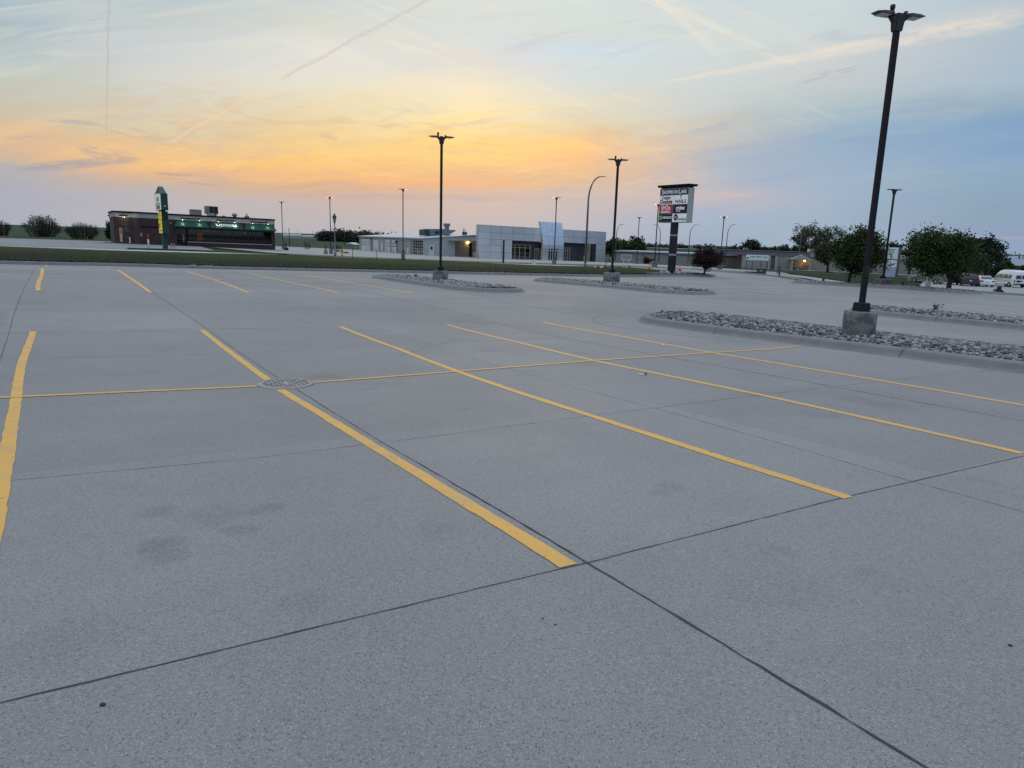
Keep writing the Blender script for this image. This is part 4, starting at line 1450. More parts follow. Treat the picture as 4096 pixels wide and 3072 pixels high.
# entry block set back on the left, joined by a slanted wall
wl.prism([(-2.65, 1.2), (-0.55, 1.2), (-0.55, 1.5), (-2.65, 1.5)], 2.66, 3.8)
wl.prism([(-2.65, 1.2), (-2.42, 1.2), (-2.42, 1.5), (-2.65, 1.5)], -0.6, 2.66)
wl.prism([(-0.98, 1.2), (-0.55, 1.2), (-0.55, 1.5), (-0.98, 1.5)], -0.6, 2.66)
wl.prism([(-0.55, 1.2), (0.0, 0.0), (0.3, 0.1), (-0.25, 1.5)], -0.6, 3.8)
wl.prism([(-2.95, 1.6), (-2.65, 1.2), (-2.65, 1.6), (-2.75, 12), (-2.95, 12)], -0.6, 3.8)
wall = wl.build('brick_wall', M['brick'], rs)
out_ = [(-2.98, 12.32), (-2.98, 1.6), (-2.67, 1.17), (-0.57, 1.17), (-0.02, -0.03), (18.98, -0.03), (18.98, 12.32)]
bd = MB(KS).prism(out_, 3.8, H0 - 0.2)
bd.build('pale_band', M['stucco'], rs)
out2 = [(-3.06, 12.4), (-3.06, 1.55), (-2.7, 1.08), (-0.62, 1.08), (-0.07, -0.12), (19.07, -0.12), (19.07, 12.4)]
MB(KS).prism(out2, H0 - 0.2, H0).build('coping', M['cornice'], rs)
MB(KS).prism([(-2.5, 12), (-2.5, 1.7), (0.2, 0.4), (18.5, 0.4), (18.5, 12)], H0 + 0.001, H0 + 0.02).build('roof', M['roofflat'], rs)
MB(KS).box(0.35, 4.1, -0.045, -0.001, 2.5, 2.68).build('brick_ledge', M['cornice'], rs)
MB(KS).box(6.4, 18.45, -0.05, 0.28, 0.62, 0.74).build('window_sill', M['stucco'], rs)
# dim room behind the glass
rm = MB(KS)
rm.box(4.9, 18.45, 4.0, 4.1, -0.3, 3.2)
rm.box(4.9, 18.45, 0.35, 4.0, -0.31, -0.29)
rm.box(4.9, 18.45, 0.35, 4.0, 3.0, 3.02)
rm.build('interior', M['interior'], rs)
rr_ = random.Random(2)
bt = MB(KS)
for k in range(9):
    x = 7.0 + k * 1.25
    bt.box(x, x + 0.75, 1.2, 1.9, -0.29, 0.45 + 0.5 * rr_.random())
bt.build('dining_booths', mat('booth_wood', (0.10, 0.05, 0.03), 0.6, 0, 0.3, 2.0), rs)
MB(KS).box(8.15, 9.0, 3.3, 3.9, 0.75, 2.0).build('lit_doorway', emat('amber_glow', (0.85, 0.32, 0.05), 0.40), rs)
il = MB(KS)
for k in range(6):
    il.box(8.8 + k * 0.32, 9.0 + k * 0.32, 2.2, 2.3, 2.42, 2.47)
il.box(15.0, 15.2, 3.0, 3.1, 2.3, 2.4)
il.build('ceiling_lights', M['warm'], rs)
win = [6.45, 7.65, 9.7, 11.4, 12.71, 14.99, 16.1, 17.25, 18.42]
for a, b in zip(win, win[1:]):
    f = MB(KS)
    f.box(a, a + 0.05, 0.06, 0.14, 0.75, 2.62)
    f.box(b - 0.05, b, 0.06, 0.14, 0.75, 2.62)
    f.box(a + 0.05, b - 0.05, 0.06, 0.14, 0.75, 0.82)
    f.box(a + 0.05, b - 0.05, 0.06, 0.14, 2.54, 2.62)
    fo = f.build('window', M['dframe'], rs)
    MB(KS).box(a + 0.05, b - 0.05, 0.09, 0.10, 0.82, 2.54).build('pane', M['dglass'], fo)
# street door with side light
d = MB(KS)
d.box(4.98, 5.05, 0.05, 0.15, -0.1, 2.6)
d.box(5.33, 5.42, 0.05, 0.15, -0.1, 2.6)
d.box(6.22, 6.3, 0.05, 0.15, -0.1, 2.6)
d.box(5.05, 6.22, 0.05, 0.15, 2.22, 2.3)
d.box(5.05, 6.22, 0.05, 0.15, 2.54, 2.6)
d.box(5.42, 6.22, 0.05, 0.15, -0.1, 0.12)
do = d.build('street_door', M['dframe'], rs)
MB(KS).box(5.05, 6.22, 0.095, 0.105, -0.05, 2.54).build('pane', M['dglass'], do)
s = MB(KS)
for z, w in ((1.62, .32), (1.32, .36), (1.05, .34), (0.72, .30)):
    vs = [(5.85 + w / 2 * math.cos(t * .5236) , 0.085, z + 0.10 * math.sin(t * .5236)) for t in range(12)]
    s.add(vs, [tuple(range(12))])
s.build('door_stickers', mat('sticker_grey', (0.22, 0.22, 0.23), 0.6, 0, 0.3, 8), do)
# side entry with double doors
e = MB(KS)
for x in (-2.42, -1.74, -1.06):
    e.box(x, x + 0.08, 1.25, 1.35, 0, 2.62)
e.box(-2.42, -0.98, 1.25, 1.35, 2.3, 2.38)
e.box(-2.42, -0.98, 1.25, 1.35, 2.56, 2.66)
e.box(-2.42, -0.98, 1.25, 1.35, 0, 0.25)
eo = e.build('entry_door', M['dframe'], rs)
MB(KS).box(-2.4, -0.98, 1.295, 1.305, 0.2, 2.6).build('pane', M['cglass'], eo)
MB(KS).box(-2.42, -1.0, 2.1, 2.12, 0.1, 2.7).build('vestibule_wall', mat('vestibule', (0.30, 0.27, 0.25), 0.8, 0, 0.3, 3), rs)
MB(KS).box(-2.28, -1.95, 1.9, 2.0, 0.35, 2.25).build('menu_poster', emat('poster_glow', (0.75, 0.62, 0.55), 0.35), rs)
MB(KS).box(-2.24, -2.0, 1.86, 1.89, 1.5, 2.1).build('poster_picture', emat('poster_red', (0.8, 0.10, 0.06), 0.35), rs)
# awnings
for (a, b, c, d_) in ((5.08, 8.95, 4.66, 9.31), (9.81, 13.81, 9.50, 14.19), (14.71, 18.72, 14.35, 18.99)):
    zt, zb, zv = 3.70, 2.92, 2.74
    w = MB(KS)
    w.add([(a, -0.04, zt), (b, -0.04, zt), (d_, -0.95, zb), (c, -0.95, zb), (c, -0.04, zb), (d_, -0.04, zb), (c, -0.95, zv), (d_, -0.95, zv), (c, -0.04, zv), (d_, -0.04, zv)],
          [(0, 1, 2, 3), (0, 3, 4), (1, 5, 2), (3, 2, 7, 6), (3, 6, 8, 4), (2, 5, 9, 7)])
    ao = w.build('awning', M['awning'], rs)
    if a > 9 and a < 10:
        t = MB(KS)
        nrm = Vector((0, -0.78, 0.91)).normalized()
        up = Vector((0, 0.91, 0.78)).normalized()
        ctr = Vector((11.82, -0.48, 3.34)) + nrm * 0.02
        addtext(t, 'AKESHOR', 0.44, ctr + up * 0.05, (1, 0, 0), up, 2.25, bold=0.02)
        addtext(t, 'L', 0.62, ctr + Vector((-1.33, 0, 0)) + up * -0.02, (1, 0, 0), up, 0.34, bold=0.025)
        addtext(t, 'E', 0.62, ctr + Vector((1.35, 0, 0)) + up * -0.04, (1, 0, 0), up, 0.36, bold=0.025)
        addtext(t, 'RESTAURANT', 0.19, ctr + up * -0.24, (1, 0, 0), up, 1.75, bold=0.012)
        t.build('lettering', mat('awning_white', (0.85, 0.88, 0.85), 0.7, 0, 0.05), ao)
# name bars and gooseneck lamps over the awnings
for (a, b) in ((5.62, 8.2), (10.5, 13.1), (15.4, 18.0)):
    MB(KS).box(a, b, -0.09, -0.031, 3.97, 4.11).build('light_bar', M['cornice'], rs)


def gooseneck(x, y, lit=True, e=9.0, out=(0, -1)):
    ox, oy = out
    z = 4.08 - KS * x
    m_ = MB().tube([(x, y, z), (x + ox * 0.25, y + oy * 0.25, z + 0.14), (x + ox * 0.5, y + oy * 0.5, z + 0.08), (x + ox * 0.55, y + oy * 0.55, z - 0.06)], 0.02, 6)
    m_.lathe([(0.04, z - 0.05), (0.07, z - 0.10), (0.17, z - 0.24)], 14, x + ox * 0.56, y + oy * 0.56)
    go = m_.build('gooseneck_lamp', M['dframe'], rs)
    if lit:
        MB().lathe([(0.03, z - 0.30), (0.085, z - 0.27), (0.085, z - 0.246)], 10, x + ox * 0.56, y + oy * 0.56).build('bulb', M['bulb'], go)
        glow('lamp_light', (x + ox * 0.56, y + oy * 0.56, z - 0.30), e, (1.0, 0.93, 0.70), rs, spot=oy < 0)


for x in (5.79, 8.07, 10.69, 12.96, 15.57, 17.83):
    gooseneck(x, -0.04)
gooseneck(-1.6, 1.17, True, 34.0)
for k in (0, 1):
    gooseneck(-2.9, 1.9 + k * 0.8, False, 0, (-1, -0.1))
MB(KS).box(-2.15, -1.12, 1.10, 1.16, 3.93, 4.08).build('light_bar', M['cornice'], rs)
# roof plant
for (x0, x1, y0, y1, z0, z1, m_) in ((7.5, 9.0, 3.2, 5.0, 4.6, 5.5, 'hvac'), (9.8, 11.5, 4.0, 6.0, 5.0, 6.15, 'hvac'), (10.1, 11.3, 4.2, 5.8, 4.6, 5.0, 'galv')):
    MB(KS).box(x0, x1, y0, y1, z0, z1).build('rooftop_unit', M[m_], rs, bevel=0.03)
f = MB(KS)
f.box(10.25, 10.83, 3.97, 3.999, 5.12, 6.08)
f.box(10.90, 11.44, 3.97, 3.999, 5.12, 6.08)
f.build('coil_grille', M['hvacd'], rs)
v_ = MB(KS)
v_.box(9.95, 10.8, 2.9, 3.9, 4.61, 5.05, 0.08)
v_.build('rooftop_unit', M['galv'], rs, bevel=0.05)
for cx, pr in ((13.8, [(0.22, 4.6), (0.22, 4.8), (0.37, 4.84), (0.37, 5.12), (0.28, 5.2), (0.26, 5.26)]), (15.62, [(0.36, 4.6), (0.36, 4.98), (0.1, 5.0), (0.08, 5.18), (0.14, 5.2), (0.12, 5.28)]), (12.2, [(0.2, 4.6), (0.26, 4.75), (0.1, 4.85)])):
    MB(KS).lathe(pr, 14, cx, 3.6).build('roof_vent', M['hvac'] if cx != 13.8 else M['galv'], rs)
MB(KS).tube([(0.1, 0.6, 4.64), (7.2, 0.6, 4.64)], 0.0, 4).v
MB(KS).box(0.17, 0.47, -0.10, -0.001, 1.18, 1.7).build('meter_box', M['hvac'], rs)
MB(KS).box(4.2, 4.3, -0.14, -0.001, 3.2, 3.34).build('wall_light', M['white'], rs)
MB(KS).box(-3.4, 19.6, -1.6, -0.2, -1.0, -0.06).build('walkway', M['kerb'], rs)

# restaurant pylon sign
px_, py_ = (-41.46, 85.0)
ps = thing('pylon_sign', 'tall green pylon sign with a pitched top and yellow boards beside the restaurant', 'sign', (px_, py_, gz(px_, py_)), R(42))
MB().box(-0.52, 0.52, -0.38, 0.38, -0.3, 1.75).xf(lambda x, y, z: (x * 0.46, y * 0.55 - 0.35, z)).build('post', M['green'], ps)
MB().box(-0.36, 0.36, -1.0, 0.30, 1.75, 3.35).build('lower_cabinet', M['green'], ps, bevel=0.02)
MB().box(-0.34, 0.34, -1.0, 0.30, 3.35, 4.35).build('dark_cabinet', M['hvacd'], ps)
MB().box(-0.37, 0.37, -1.2, 1.2, 4.45, 6.35).build('upper_cabinet', M['green'], ps, bevel=0.02)
MB().box(-0.2, 0.2, -0.6, 0.6, 4.35, 4.45).build('neck', M['dframe'], ps)
gb = MB()
gb.add([(-0.32, -1.1, 6.35), (-0.32, 1.1, 6.35), (0.32, 1.1, 6.35), (0.32, -1.1, 6.35), (-0.26, 0, 7.15), (0.26, 0, 7.15)], [(0, 1, 4), (2, 3, 5), (0, 4, 5, 3), (1, 2, 5, 4), (0, 3, 2, 1)])
gb.build('pitched_top', M['green'], ps)
MB().box(-0.385, -0.3705, -1.1, 1.1, 4.5, 6.3).build('lit_face', M['signlit'], ps)
mk = MB()
mk.box(-0.39, -0.3855, -0.7, 0.7, 4.58, 5.02)
mk.box(-0.39, -0.3855, -0.95, 0.95, 5.08, 5.14)
mk.prism([(-0.39, -0.7), (-0.3855, -0.7), (-0.3855, 0.7), (-0.39, 0.7)], 5.2, 5.3)
mk.box(-0.39, -0.3855, -0.35, 0.35, 5.45, 5.9)
mk.build('face_picture', mat('sign_grey', (0.20, 0.22, 0.20), 0.6, 0, 0.4, 3.0), ps)
MB().box(-0.36, -0.3405, -0.95, 0.25, 3.4, 4.3).build('yellow_board', M['ysign'], ps)
MB().box(-0.38, -0.3605, -0.95, 0.25, 1.85, 3.3).build('yellow_board', M['ysign'], ps)
mk = MB()
for r_ in range(3):
    for k in range(7):
        if (k * 3 + r_) % 5:
            mk.box(-0.366, -0.3605, -0.82 + k * 0.14, -0.74 + k * 0.14, 3.55 + r_ * 0.26, 3.69 + r_ * 0.26)
mk.tube([(-0.386, 0.1, 2.9), (-0.386, -0.2, 2.45), (-0.386, -0.4, 3.1)], 0.05, 5)
mk.box(-0.386, -0.3805, -0.8, 0.1, 2.1, 2.2)
mk.build('board_marks', M['hvacd'], ps)
MB().box(-0.12, 0.12, -1.206, -1.2005, 4.85, 5.02).build('maker_plate', mat('plate_grey', (0.4, 0.4, 0.4), 0.5), ps)

# ================================================================== CAR DEALERSHIP
cd = thing('car_dealership', 'long vacant car dealership with silver panel front and white metal service wing', 'dealership', (-18.83, 148.0, -2.09), YAW)
# ---- service wing: the face with the doors looks left along x = 0
wing = MB()
wing.box(0, 0.25, 0, 5.54 - 5.3, -0.6, 3.3)
solid = [(0.0, 0.24), (5.58, 31.4)]
wing.box(0.0, 0.25, 0.0, 0.22, -0.6, 3.3)
wing.box(0.0, 0.25, 5.58, 38.5, -0.8, 3.3)
wing.box(0.0, 0.25, 0.22, 5.58, 2.92, 3.3)
wing.build('service_wall', M['panelwall'], cd)
gf = MB()
gf.prof([(0.001, -0.6), (7.0, -0.6), (7.0, 3.05), (13, 3.05), (13, 4.22), (0.001, 3.36)], -0.14, 0.0)
gf.build('ribbed_gable', M['siding'], cd)
MB().box(7.0, 14.0, 2.2, 2.4, -0.8, 3.05).build('porch_wall', M['panelwall'], cd)
MB().box(7.0, 7.1, 0.0, 2.2, -0.8, 3.05).build('porch_return', M['siding'], cd)
MB().box(5.4, 14.0, -1.2, 2.2, 3.06, 3.2).build('porch_roof', M['trim'], cd)
MB().box(11.6, 12.3, 2.15, 2.199, -0.4, 2.6).build('glass_side_door', M['dframe'], cd)
rf = MB()
rf.add([(-0.35, -0.4, 3.38), (-0.35, 38.7, 3.38), (12.5, 38.7, 4.42), (12.5, -0.4, 4.42), (26, 38.7, 3.4), (26, -0.4, 3.4),
        (-0.35, -0.4, 3.30), (-0.35, 38.7, 3.30), (12.5, 38.7, 4.28), (12.5, -0.4, 4.28), (26, 38.7, 3.3), (26, -0.4, 3.3)],
       [(0, 1, 2, 3), (3, 2, 4, 5), (6, 9, 8, 7), (9, 11, 10, 8), (0, 3, 9, 6), (3, 5, 11, 9), (1, 7, 8, 2), (2, 8, 10, 4), (0, 6, 7, 1), (5, 4, 10, 11)])
rf.build('metal_roof', M['metalroof'], cd)
MB().box(-0.42, -0.34, -0.45, 38.75, 3.2, 3.4).build('gutter', M['trim'], cd)
MB().box(25.8, 26, 0, 38.5, -0.8, 3.3).build('rear_wall', M['siding'], cd)
MB().box(0, 26, 38.2, 38.5, -0.8, 3.3).build('end_wall', M['siding'], cd)
# columns between the doors
for y in (0.0, 5.62, 6.44, 14.4, 17.97, 22.51, 25.2, 30.4, 38.0):
    MB().box(-0.12, -0.001, y + 0.01, y + 0.25, -0.6, 3.28).build('wall_post', M['trim'], cd)
# glazed overhead door
gd = MB()
for k in range(6):
    y = 0.24 + k * 1.06
    gd.box(0.05, 0.12, y, y + 0.06, -0.05, 2.92)
for k in range(6):
    z = 0.0 + k * 0.572
    gd.box(0.045, 0.125, 0.24, 5.58, z, z + 0.06)
go = gd.build('glazed_overhead_door', M['white'], cd)
MB().box(0.08, 0.09, 0.24, 5.58, 0, 2.9).build('pane', M['carglass'], go)
for (y0, y1, zt, win_) in ((14.85, 17.0, 2.82, 3), (18.15, 21.05, 2.82, 3), (25.67, 28.83, 2.7, 0), (31.42, 37.0, 2.7, 5)):
    o = MB().box(-0.02, -0.001, y0, y1, -0.1, zt).build('overhead_door', M['ohdoor'], cd)
    if win_:
        w = MB()
        for r_ in (1.35, 1.95):
            for k in range(win_):
                cy_ = y0 + (k + 0.5) * (y1 - y0) / win_
                rad = 0.20
                w.add([(-0.026, cy_ + rad * 1.1 * math.cos(t * .7854), r_ + rad * math.sin(t * .7854)) for t in range(8)], [tuple(range(8))])
        w.build('door_windows', M['carglass'], o)
    MB().box(-0.035, -0.002, y0 - 0.1, y1 + 0.1, zt + 0.001, zt + 0.12).build('door_header', M['darkwall'], cd)
MB().box(-0.03, -0.001, 8.1, 13.4, 0.0, 2.75).build('blank_door', mat('grey_panel', (0.30, 0.29, 0.27), 0.6, 0, 0.04), cd)
sd_ = MB().box(-0.05, -0.0305, 7.75, 8.75, 0.0, 1.95).build('service_door', M['ohdoor'], cd)
MB().box(-0.056, -0.0505, 8.0, 8.5, 1.3, 1.8).build('door_notice', M['hvacd'], sd_)
sd_ = MB().box(-0.03, -0.001, 22.7, 23.9, 0.0, 1.8).build('service_door', M['ohdoor'], cd)
MB().box(-0.04, -0.001, 22.6, 24.1, 2.05, 2.75).build('wall_sign', M['ohdoor'], cd)
w = MB()
for z in (2.2, 2.42, 2.6):
    w.box(-0.046, -0.0405, 22.8, 23.9, z, z + 0.07)
w.build('sign_lines', M['hvacd'], cd)
for y in (6.3, 13.9, 29.6):
    MB().tube([(-0.15, y, 0), (-0.15, y, 2.6), (-0.3, y, 2.75)], 0.05, 6).build('exhaust_pipe', M['dsteel'], cd)
MB().box(-0.45, -0.12, 14.0, 14.5, 2.2, 2.6).build('wall_light', M['dsteel'], cd)
MB().box(-0.35, -0.12, 30.0, 30.4, 2.75, 3.05).build('wall_light', M['dsteel'], cd)
# walk door on the gable
wd = MB().box(1.1, 2.12, -0.18, -0.1405, -0.1, 2.0).build('walk_door', M['ohdoor'], cd)
MB().box(1.35, 1.85, -0.185, -0.1805, 1.05, 1.75).build('door_window', M['carglass'], wd)
MB().box(11.0, 11.4, 1.9, 2.199, 2.62, 2.82).build('porch_light', M['ybulb'], cd)
glow('porch_glow', (11.2, 1.75, 2.6), 13.0, (1.0, 0.74, 0.22), cd, 0.1)
# roof plant
ru = MB().prof([(5.0, 3.9), (9.2, 4.0), (9.2, 5.3), (8.2, 5.45), (5.0, 5.35)], 8.0, 11.5)
ru.v = [(x, y, z) for x, y, z in ru.v]
ru.build('rooftop_unit', M['galv'], cd, bevel=0.05)
hd = MB().prof([(9.2, 4.1), (10.2, 4.4), (11.6, 5.15), (11.2, 5.3), (9.2, 5.3)], 8.4, 11.0)
hd.build('intake_hood', M['galv'], cd)
MB().box(3.9, 5.0, 8.2, 11.2, 3.9, 5.2).build('rooftop_unit', M['green'], cd, bevel=0.05)
MB().box(6.2, 7.2, 7.96, 7.999, 4.3, 4.9).build('coil_grille', M['hvacd'], cd)
MB().box(6.4, 7.3, 3.0, 4.0, 3.7, 6.35, 0.12).build('exhaust_stack', M['galv'], cd)
MB().box(6.3, 7.4, 2.95, 4.05, 6.0, 6.55).build('stack_cap', M['galv'], cd)
for x, y, h_, r_ in ((10.2, 1.5, 1.3, 0.06), (11.7, 5.0, 1.4, 0.12), (13.3, 2.0, 0.7, 0.08)):
    MB().tube([(x, y, 3.9), (x, y, 4.3 + h_)], r_, 8).build('vent_pipe', M['galv'], cd)
MB().lathe([(0.55, 4.2), (0.55, 4.85), (0.45, 4.95)], 14, 10.9, 3.0).build('roof_vent', M['green'], cd)
ds = MB().tube([(14.4, -0.5, 4.2), (14.4, -0.5, 4.8), (14.6, -0.6, 5.0)], 0.05, 6)
ds.lathe([(0.05, 5.0), (0.3, 5.12), (0.45, 5.35)], 12, 14.6, -0.6)
ds.build('satellite_dish', M['galv'], cd)

# ---- showroom in front (its own frame: s along the front)
SXo, SYo, SZo = 8.38, -7.56, -0.32
KD = 0.016


def sb(name, material, mb, bevel=0.0, par=None):
    mb.v = [(x + SXo, y + SYo, z - KD * x + SZo) for x, y, z in mb.v]
    return mb.build(name, material, par or cd, bevel=bevel)


colsL = [0.0, 2.92, 5.54, 8.08]
rows = [-0.5, 1.32, 2.70, 3.92, 5.24, 6.64]
cl = MB()
G_ = 0.02
for a, b in zip(colsL, colsL[1:]):
    for c, d in zip(rows, rows[1:]):
        cl.box(a + G_, b - G_, -0.06, 0.0, c + G_, d - G_)
for a, b in zip([8.08, 10.86, 13.45], [10.86, 13.45, 15.35]):
    for c, d in zip([3.86, 5.24], [5.24, 6.64]):
        cl.box(a + G_, b - G_, -0.06, 0.0, c + G_, d - G_)
for c, d in zip(rows, rows[1:]):
    cl.box(-0.06, 0.0, 0.0 + G_, 0.7, c + G_, d - G_)
sb('panel_cladding', M['alu'], cl)
cl = MB()
colsR = [20.75, 24.0, 26.32, 28.07, 30.14, 32.85]
for a, b in zip(colsR, colsR[1:]):
    for c, d in zip([3.92, 5.24], [5.24, 6.64]):
        cl.box(a + G_, b - G_, -0.06, 0.0, c + G_, d - G_)
for c, d in zip([-0.1, 1.32, 2.62], [1.32, 2.62, 3.92]):
    cl.box(30.14 + G_, 32.85 - G_, -0.06, 0.0, c + G_, d - G_)
sb('panel_cladding', M['alu'], cl)
bk = MB()
bk.box(0, 8.1, 0.001, 0.7, -0.8, 6.6)
bk.box(8.1, 15.4, 0.001, 0.7, 3.84, 6.6)
bk.box(20.7, 32.85, 0.001, 0.7, 3.9, 6.6)
bk.box(8.1, 29, 8.0, 8.2, -0.8, 3.6)
bk.box(8.1, 28, 0.701, 8.0, 3.5, 3.7)
bk.box(30.14, 32.85, 0.001, 0.5, -0.8, 3.9)
sb('backing_wall', M['darkwall'], bk)
cp_ = MB()
cp_.box(-0.08, 15.4, -0.08, 0.75, 6.64, 6.70)
cp_.box(20.7, 32.9, -0.08, 0.75, 6.64, 6.70)
sb('parapet_cap', M['trim'], cp_)
# entrance tower: a tall bowed sheet of bright panels
tw = MB()


def towery(z):
    return -0.55 + 0.75 * max(0.0, (z - 3.0) / 5.0) ** 1.5


def towerx(f, z):
    lo = 15.30 + 0.16 * math.sin(max(0, min(1, (z + 0.5) / 8.2)) * math.pi) - 0.30 * max(0, (z - 4.0) / 3.8)
    hi = 20.95 - 0.05 * max(0, (z - 4.0) / 3.8) - 0.15 * max(0, (z - 5.0) / 3)
    return lo + (hi - lo) * f


tz = [-0.4, 1.0, 2.5, 3.3, 4.2, 5.1, 5.9, 6.6, 7.3, 8.0]
fcol = [0.0, 0.285, 0.52, 0.75, 1.0]
rowsT = [(-0.4, 2.5), (2.5, 5.1), (5.1, 8.08)]
for (f0, f1) in zip(fcol, fcol[1:]):
    for (z0, z1) in rowsT:
        zs = [z0 + 0.02] + [z for z in tz if z0 + 0.1 < z < z1 - 0.1] + [z1 - 0.02]
        for za, zb in zip(zs, zs[1:]):
            x0a, x1a, x0b, x1b = towerx(f0, za) + .02, towerx(f1, za) - .02, towerx(f0, zb) + .02, towerx(f1, zb) - .02
            if zb <= 2.5 and 0.2 < (f0 + f1) / 2 < 0.76 and True:
                continue
            tw.add([(x0a, towery(za), za), (x1a, towery(za), za), (x1b, towery(zb), zb), (x0b, towery(zb), zb)], [(0, 1, 2, 3)], True)
sb('tower_cladding', M['tower'], tw)
tb = MB()
zs = [-0.8] + tz[1:] + [8.06]
for za, zb in zip(zs, zs[1:]):
    ya, yb = towery(za) + 0.04, towery(zb) + 0.04
    for (p, q) in (((0, .285), (.75, 1)) if zb <= 2.5 else ((0, 1),)):
        xa0, xa1, xb0, xb1 = towerx(p, za), towerx(q, za), towerx(p, zb), towerx(q, zb)
        tb.add([(xa0, ya, za), (xa1, ya, za), (xb1, yb, zb), (xb0, yb, zb), (xa0, ya + .5, za), (xa1, ya + .5, za), (xb1, yb + .5, zb), (xb0, yb + .5, zb)], [(0, 1, 2, 3), (7, 6, 5, 4), (0, 3, 7, 4), (1, 5, 6, 2), (0, 4, 5, 1), (3, 2, 6, 7)])
sb('tower_core', M['trim'], tb)
# recessed shop fronts
rw = MB()
rw.box(13.1, 15.4, 0.9, 1.1, -0.8, 3.84)
rw.box(8.1, 13.1, 0.9, 1.1, 3.1, 3.84)
sb('recess_wall', M['darkwall'], rw)
rw = MB()
rw.box(20.95, 28.0, 0.9, 1.1, 2.88, 3.9)
rw.box(23.6, 28.0, 0.9, 1.1, -0.8, 2.88)
sb('recess_wall', M['darkwall'], rw)
rw = MB().box(29.5, 30.2, 0.2, 1.1, -0.8, 3.9)
sb('recess_wall', M['darkwall'], rw)
sl2 = MB().box(25.9, 27.9, 0.83, 0.899, -0.6, 3.45)
sb('slatted_wall', M['slat'], sl2)
sb('pale_return_wall', M['trim'], MB().box(28.0, 29.5, 1.6, 1.7, 0.9, 3.5))


def shopfront(xs, z0, z1, zt, y):
    f = MB()
    for x in xs:
        f.box(x - 0.07, x + 0.07, y, y + 0.1, z0, z1)
    f.box(xs[0] - 0.07, xs[-1] + 0.07, y - 0.005, y + 0.105, zt - 0.06, zt + 0.06)
    f.box(xs[0] - 0.07, xs[-1] + 0.07, y - 0.005, y + 0.105, z1 - 0.08, z1 + 0.02)
    f.box(xs[0] - 0.07, xs[-1] + 0.07, y - 0.005, y + 0.105, z0 - 0.02, z0 + 0.14)
    fo = sb('shop_window', M['tframe'], f)
    sb('pane', M['cglass'], MB().box(xs[0], xs[-1], y + 0.04, y + 0.05, z0, z1), 0, fo)


shopfront([8.15, 9.32, 10.5, 11.85, 13.1], -0.3, 3.05, 2.45, 0.75)
shopfront([21.0, 21.7, 22.3, 22.95, 23.55], -0.5, 2.86, 2.2, 0.75)
ro = MB()
for z in (0.6, 1.4):
    ro.box(21.0, 23.5, 0.74, 0.84, z, z + 0.07)
sb('window_bars', M['tframe'], ro)
shopfront([14.25, 14.8, 15.25], -0.5, 2.4, 2.2, 0.6)
rmm = MB()
rmm.box(8.0, 23.7, 7.5, 7.6, -0.8, 3.6)
rmm.box(8.0, 23.7, 1.2, 7.5, -0.7, -0.6)
rmm.box(8.0, 23.7, 1.2, 7.5, 3.3, 3.4)
sb('interior', mat('showroom_interior', (0.09, 0.06, 0.04), 0.9, 0, 0.5, 1.0), rmm)
rmm = MB()
for k in range(5):
    rmm.box(8.3 + k * 1.1, 8.8 + k * 1.1, 6.6, 6.7, -0.2, 2.2 + 0.2 * (k % 2))
for k in range(3):
    rmm.box(21.1 + k * .8, 21.5 + k * .8, 6.6, 6.7, -0.2, 2.4)
sb('display_boards', mat('orange_board', (0.20, 0.085, 0.03), 0.8, 0, 0.3), rmm)
rmm = MB()
for k in range(5):
    rmm.box(8.5 + k * 0.75, 9.05 + k * 0.75, 3.6, 4.0, 3.2, 3.27)
rmm.box(21.2, 23.2, 5.0, 5.2, 3.15, 3.25)
sb('ceiling_lights', M['warm'], rmm)
glow('showroom_light', (SXo + 10.5, SYo + 4.0, 2.2), 40.0, (1.0, 0.62, 0.28), cd, 0.3)
glow('showroom_light', (SXo + 22.3, SYo + 4.0, 2.0), 22.0, (1.0, 0.66, 0.34), cd, 0.3)
# entrance doors inside the tower
ed = MB()
for x in (16.95, 17.58, 18.2, 18.82, 19.4):
    ed.box(x - 0.05, x + 0.05, -0.45, -0.35, -0.6, 2.45)
ed.box(16.9, 19.45, -0.455, -0.345, 2.1, 2.2)
ed.box(16.9, 19.45, -0.455, -0.345, -0.6, -0.2)
edo = sb('entrance_doors', M['white'], ed)
sb('pane', M['cglass'], MB().box(16.95, 19.4, -0.41, -0.40, -0.5, 2.45), 0, edo)
sb('porch_box', M['panelwall'], MB().box(16.4, 20.0, 3.0, 3.1, -0.8, 2.6))
# low kerb and paving before the showroom
sb('walkway', M['kerb'], MB().box(-0.5, 32.0, -2.2, -0.3, -0.9, -0.28))
# yellow-ish guard posts stand apart from the building
for x, y, lab in ((-24.6, 157.0, 0), (-27.5, 161.5, 0), (-30.2, 166, 0), (-33.2, 171, 0), (-36.2, 176.4, 0)):
    pass
cdm = Matrix.Translation((-18.83, 148.0, -2.09)) @ Matrix.Rotation(YAW, 4, 'Z')


def bollard(wx, wy, h_=1.1, r_=0.09, label='pale yellow guard post before the white service wing', group='guard posts by the dealership', m_='bollard'):
    o = MB().lathe([(r_, -0.2), (r_, h_ - 0.06), (r_ * 0.7, h_)], 10).build('guard_post', M[m_], None, (wx, wy, gz(wx, wy)))
    return tag(o, label, 'bollard', group)


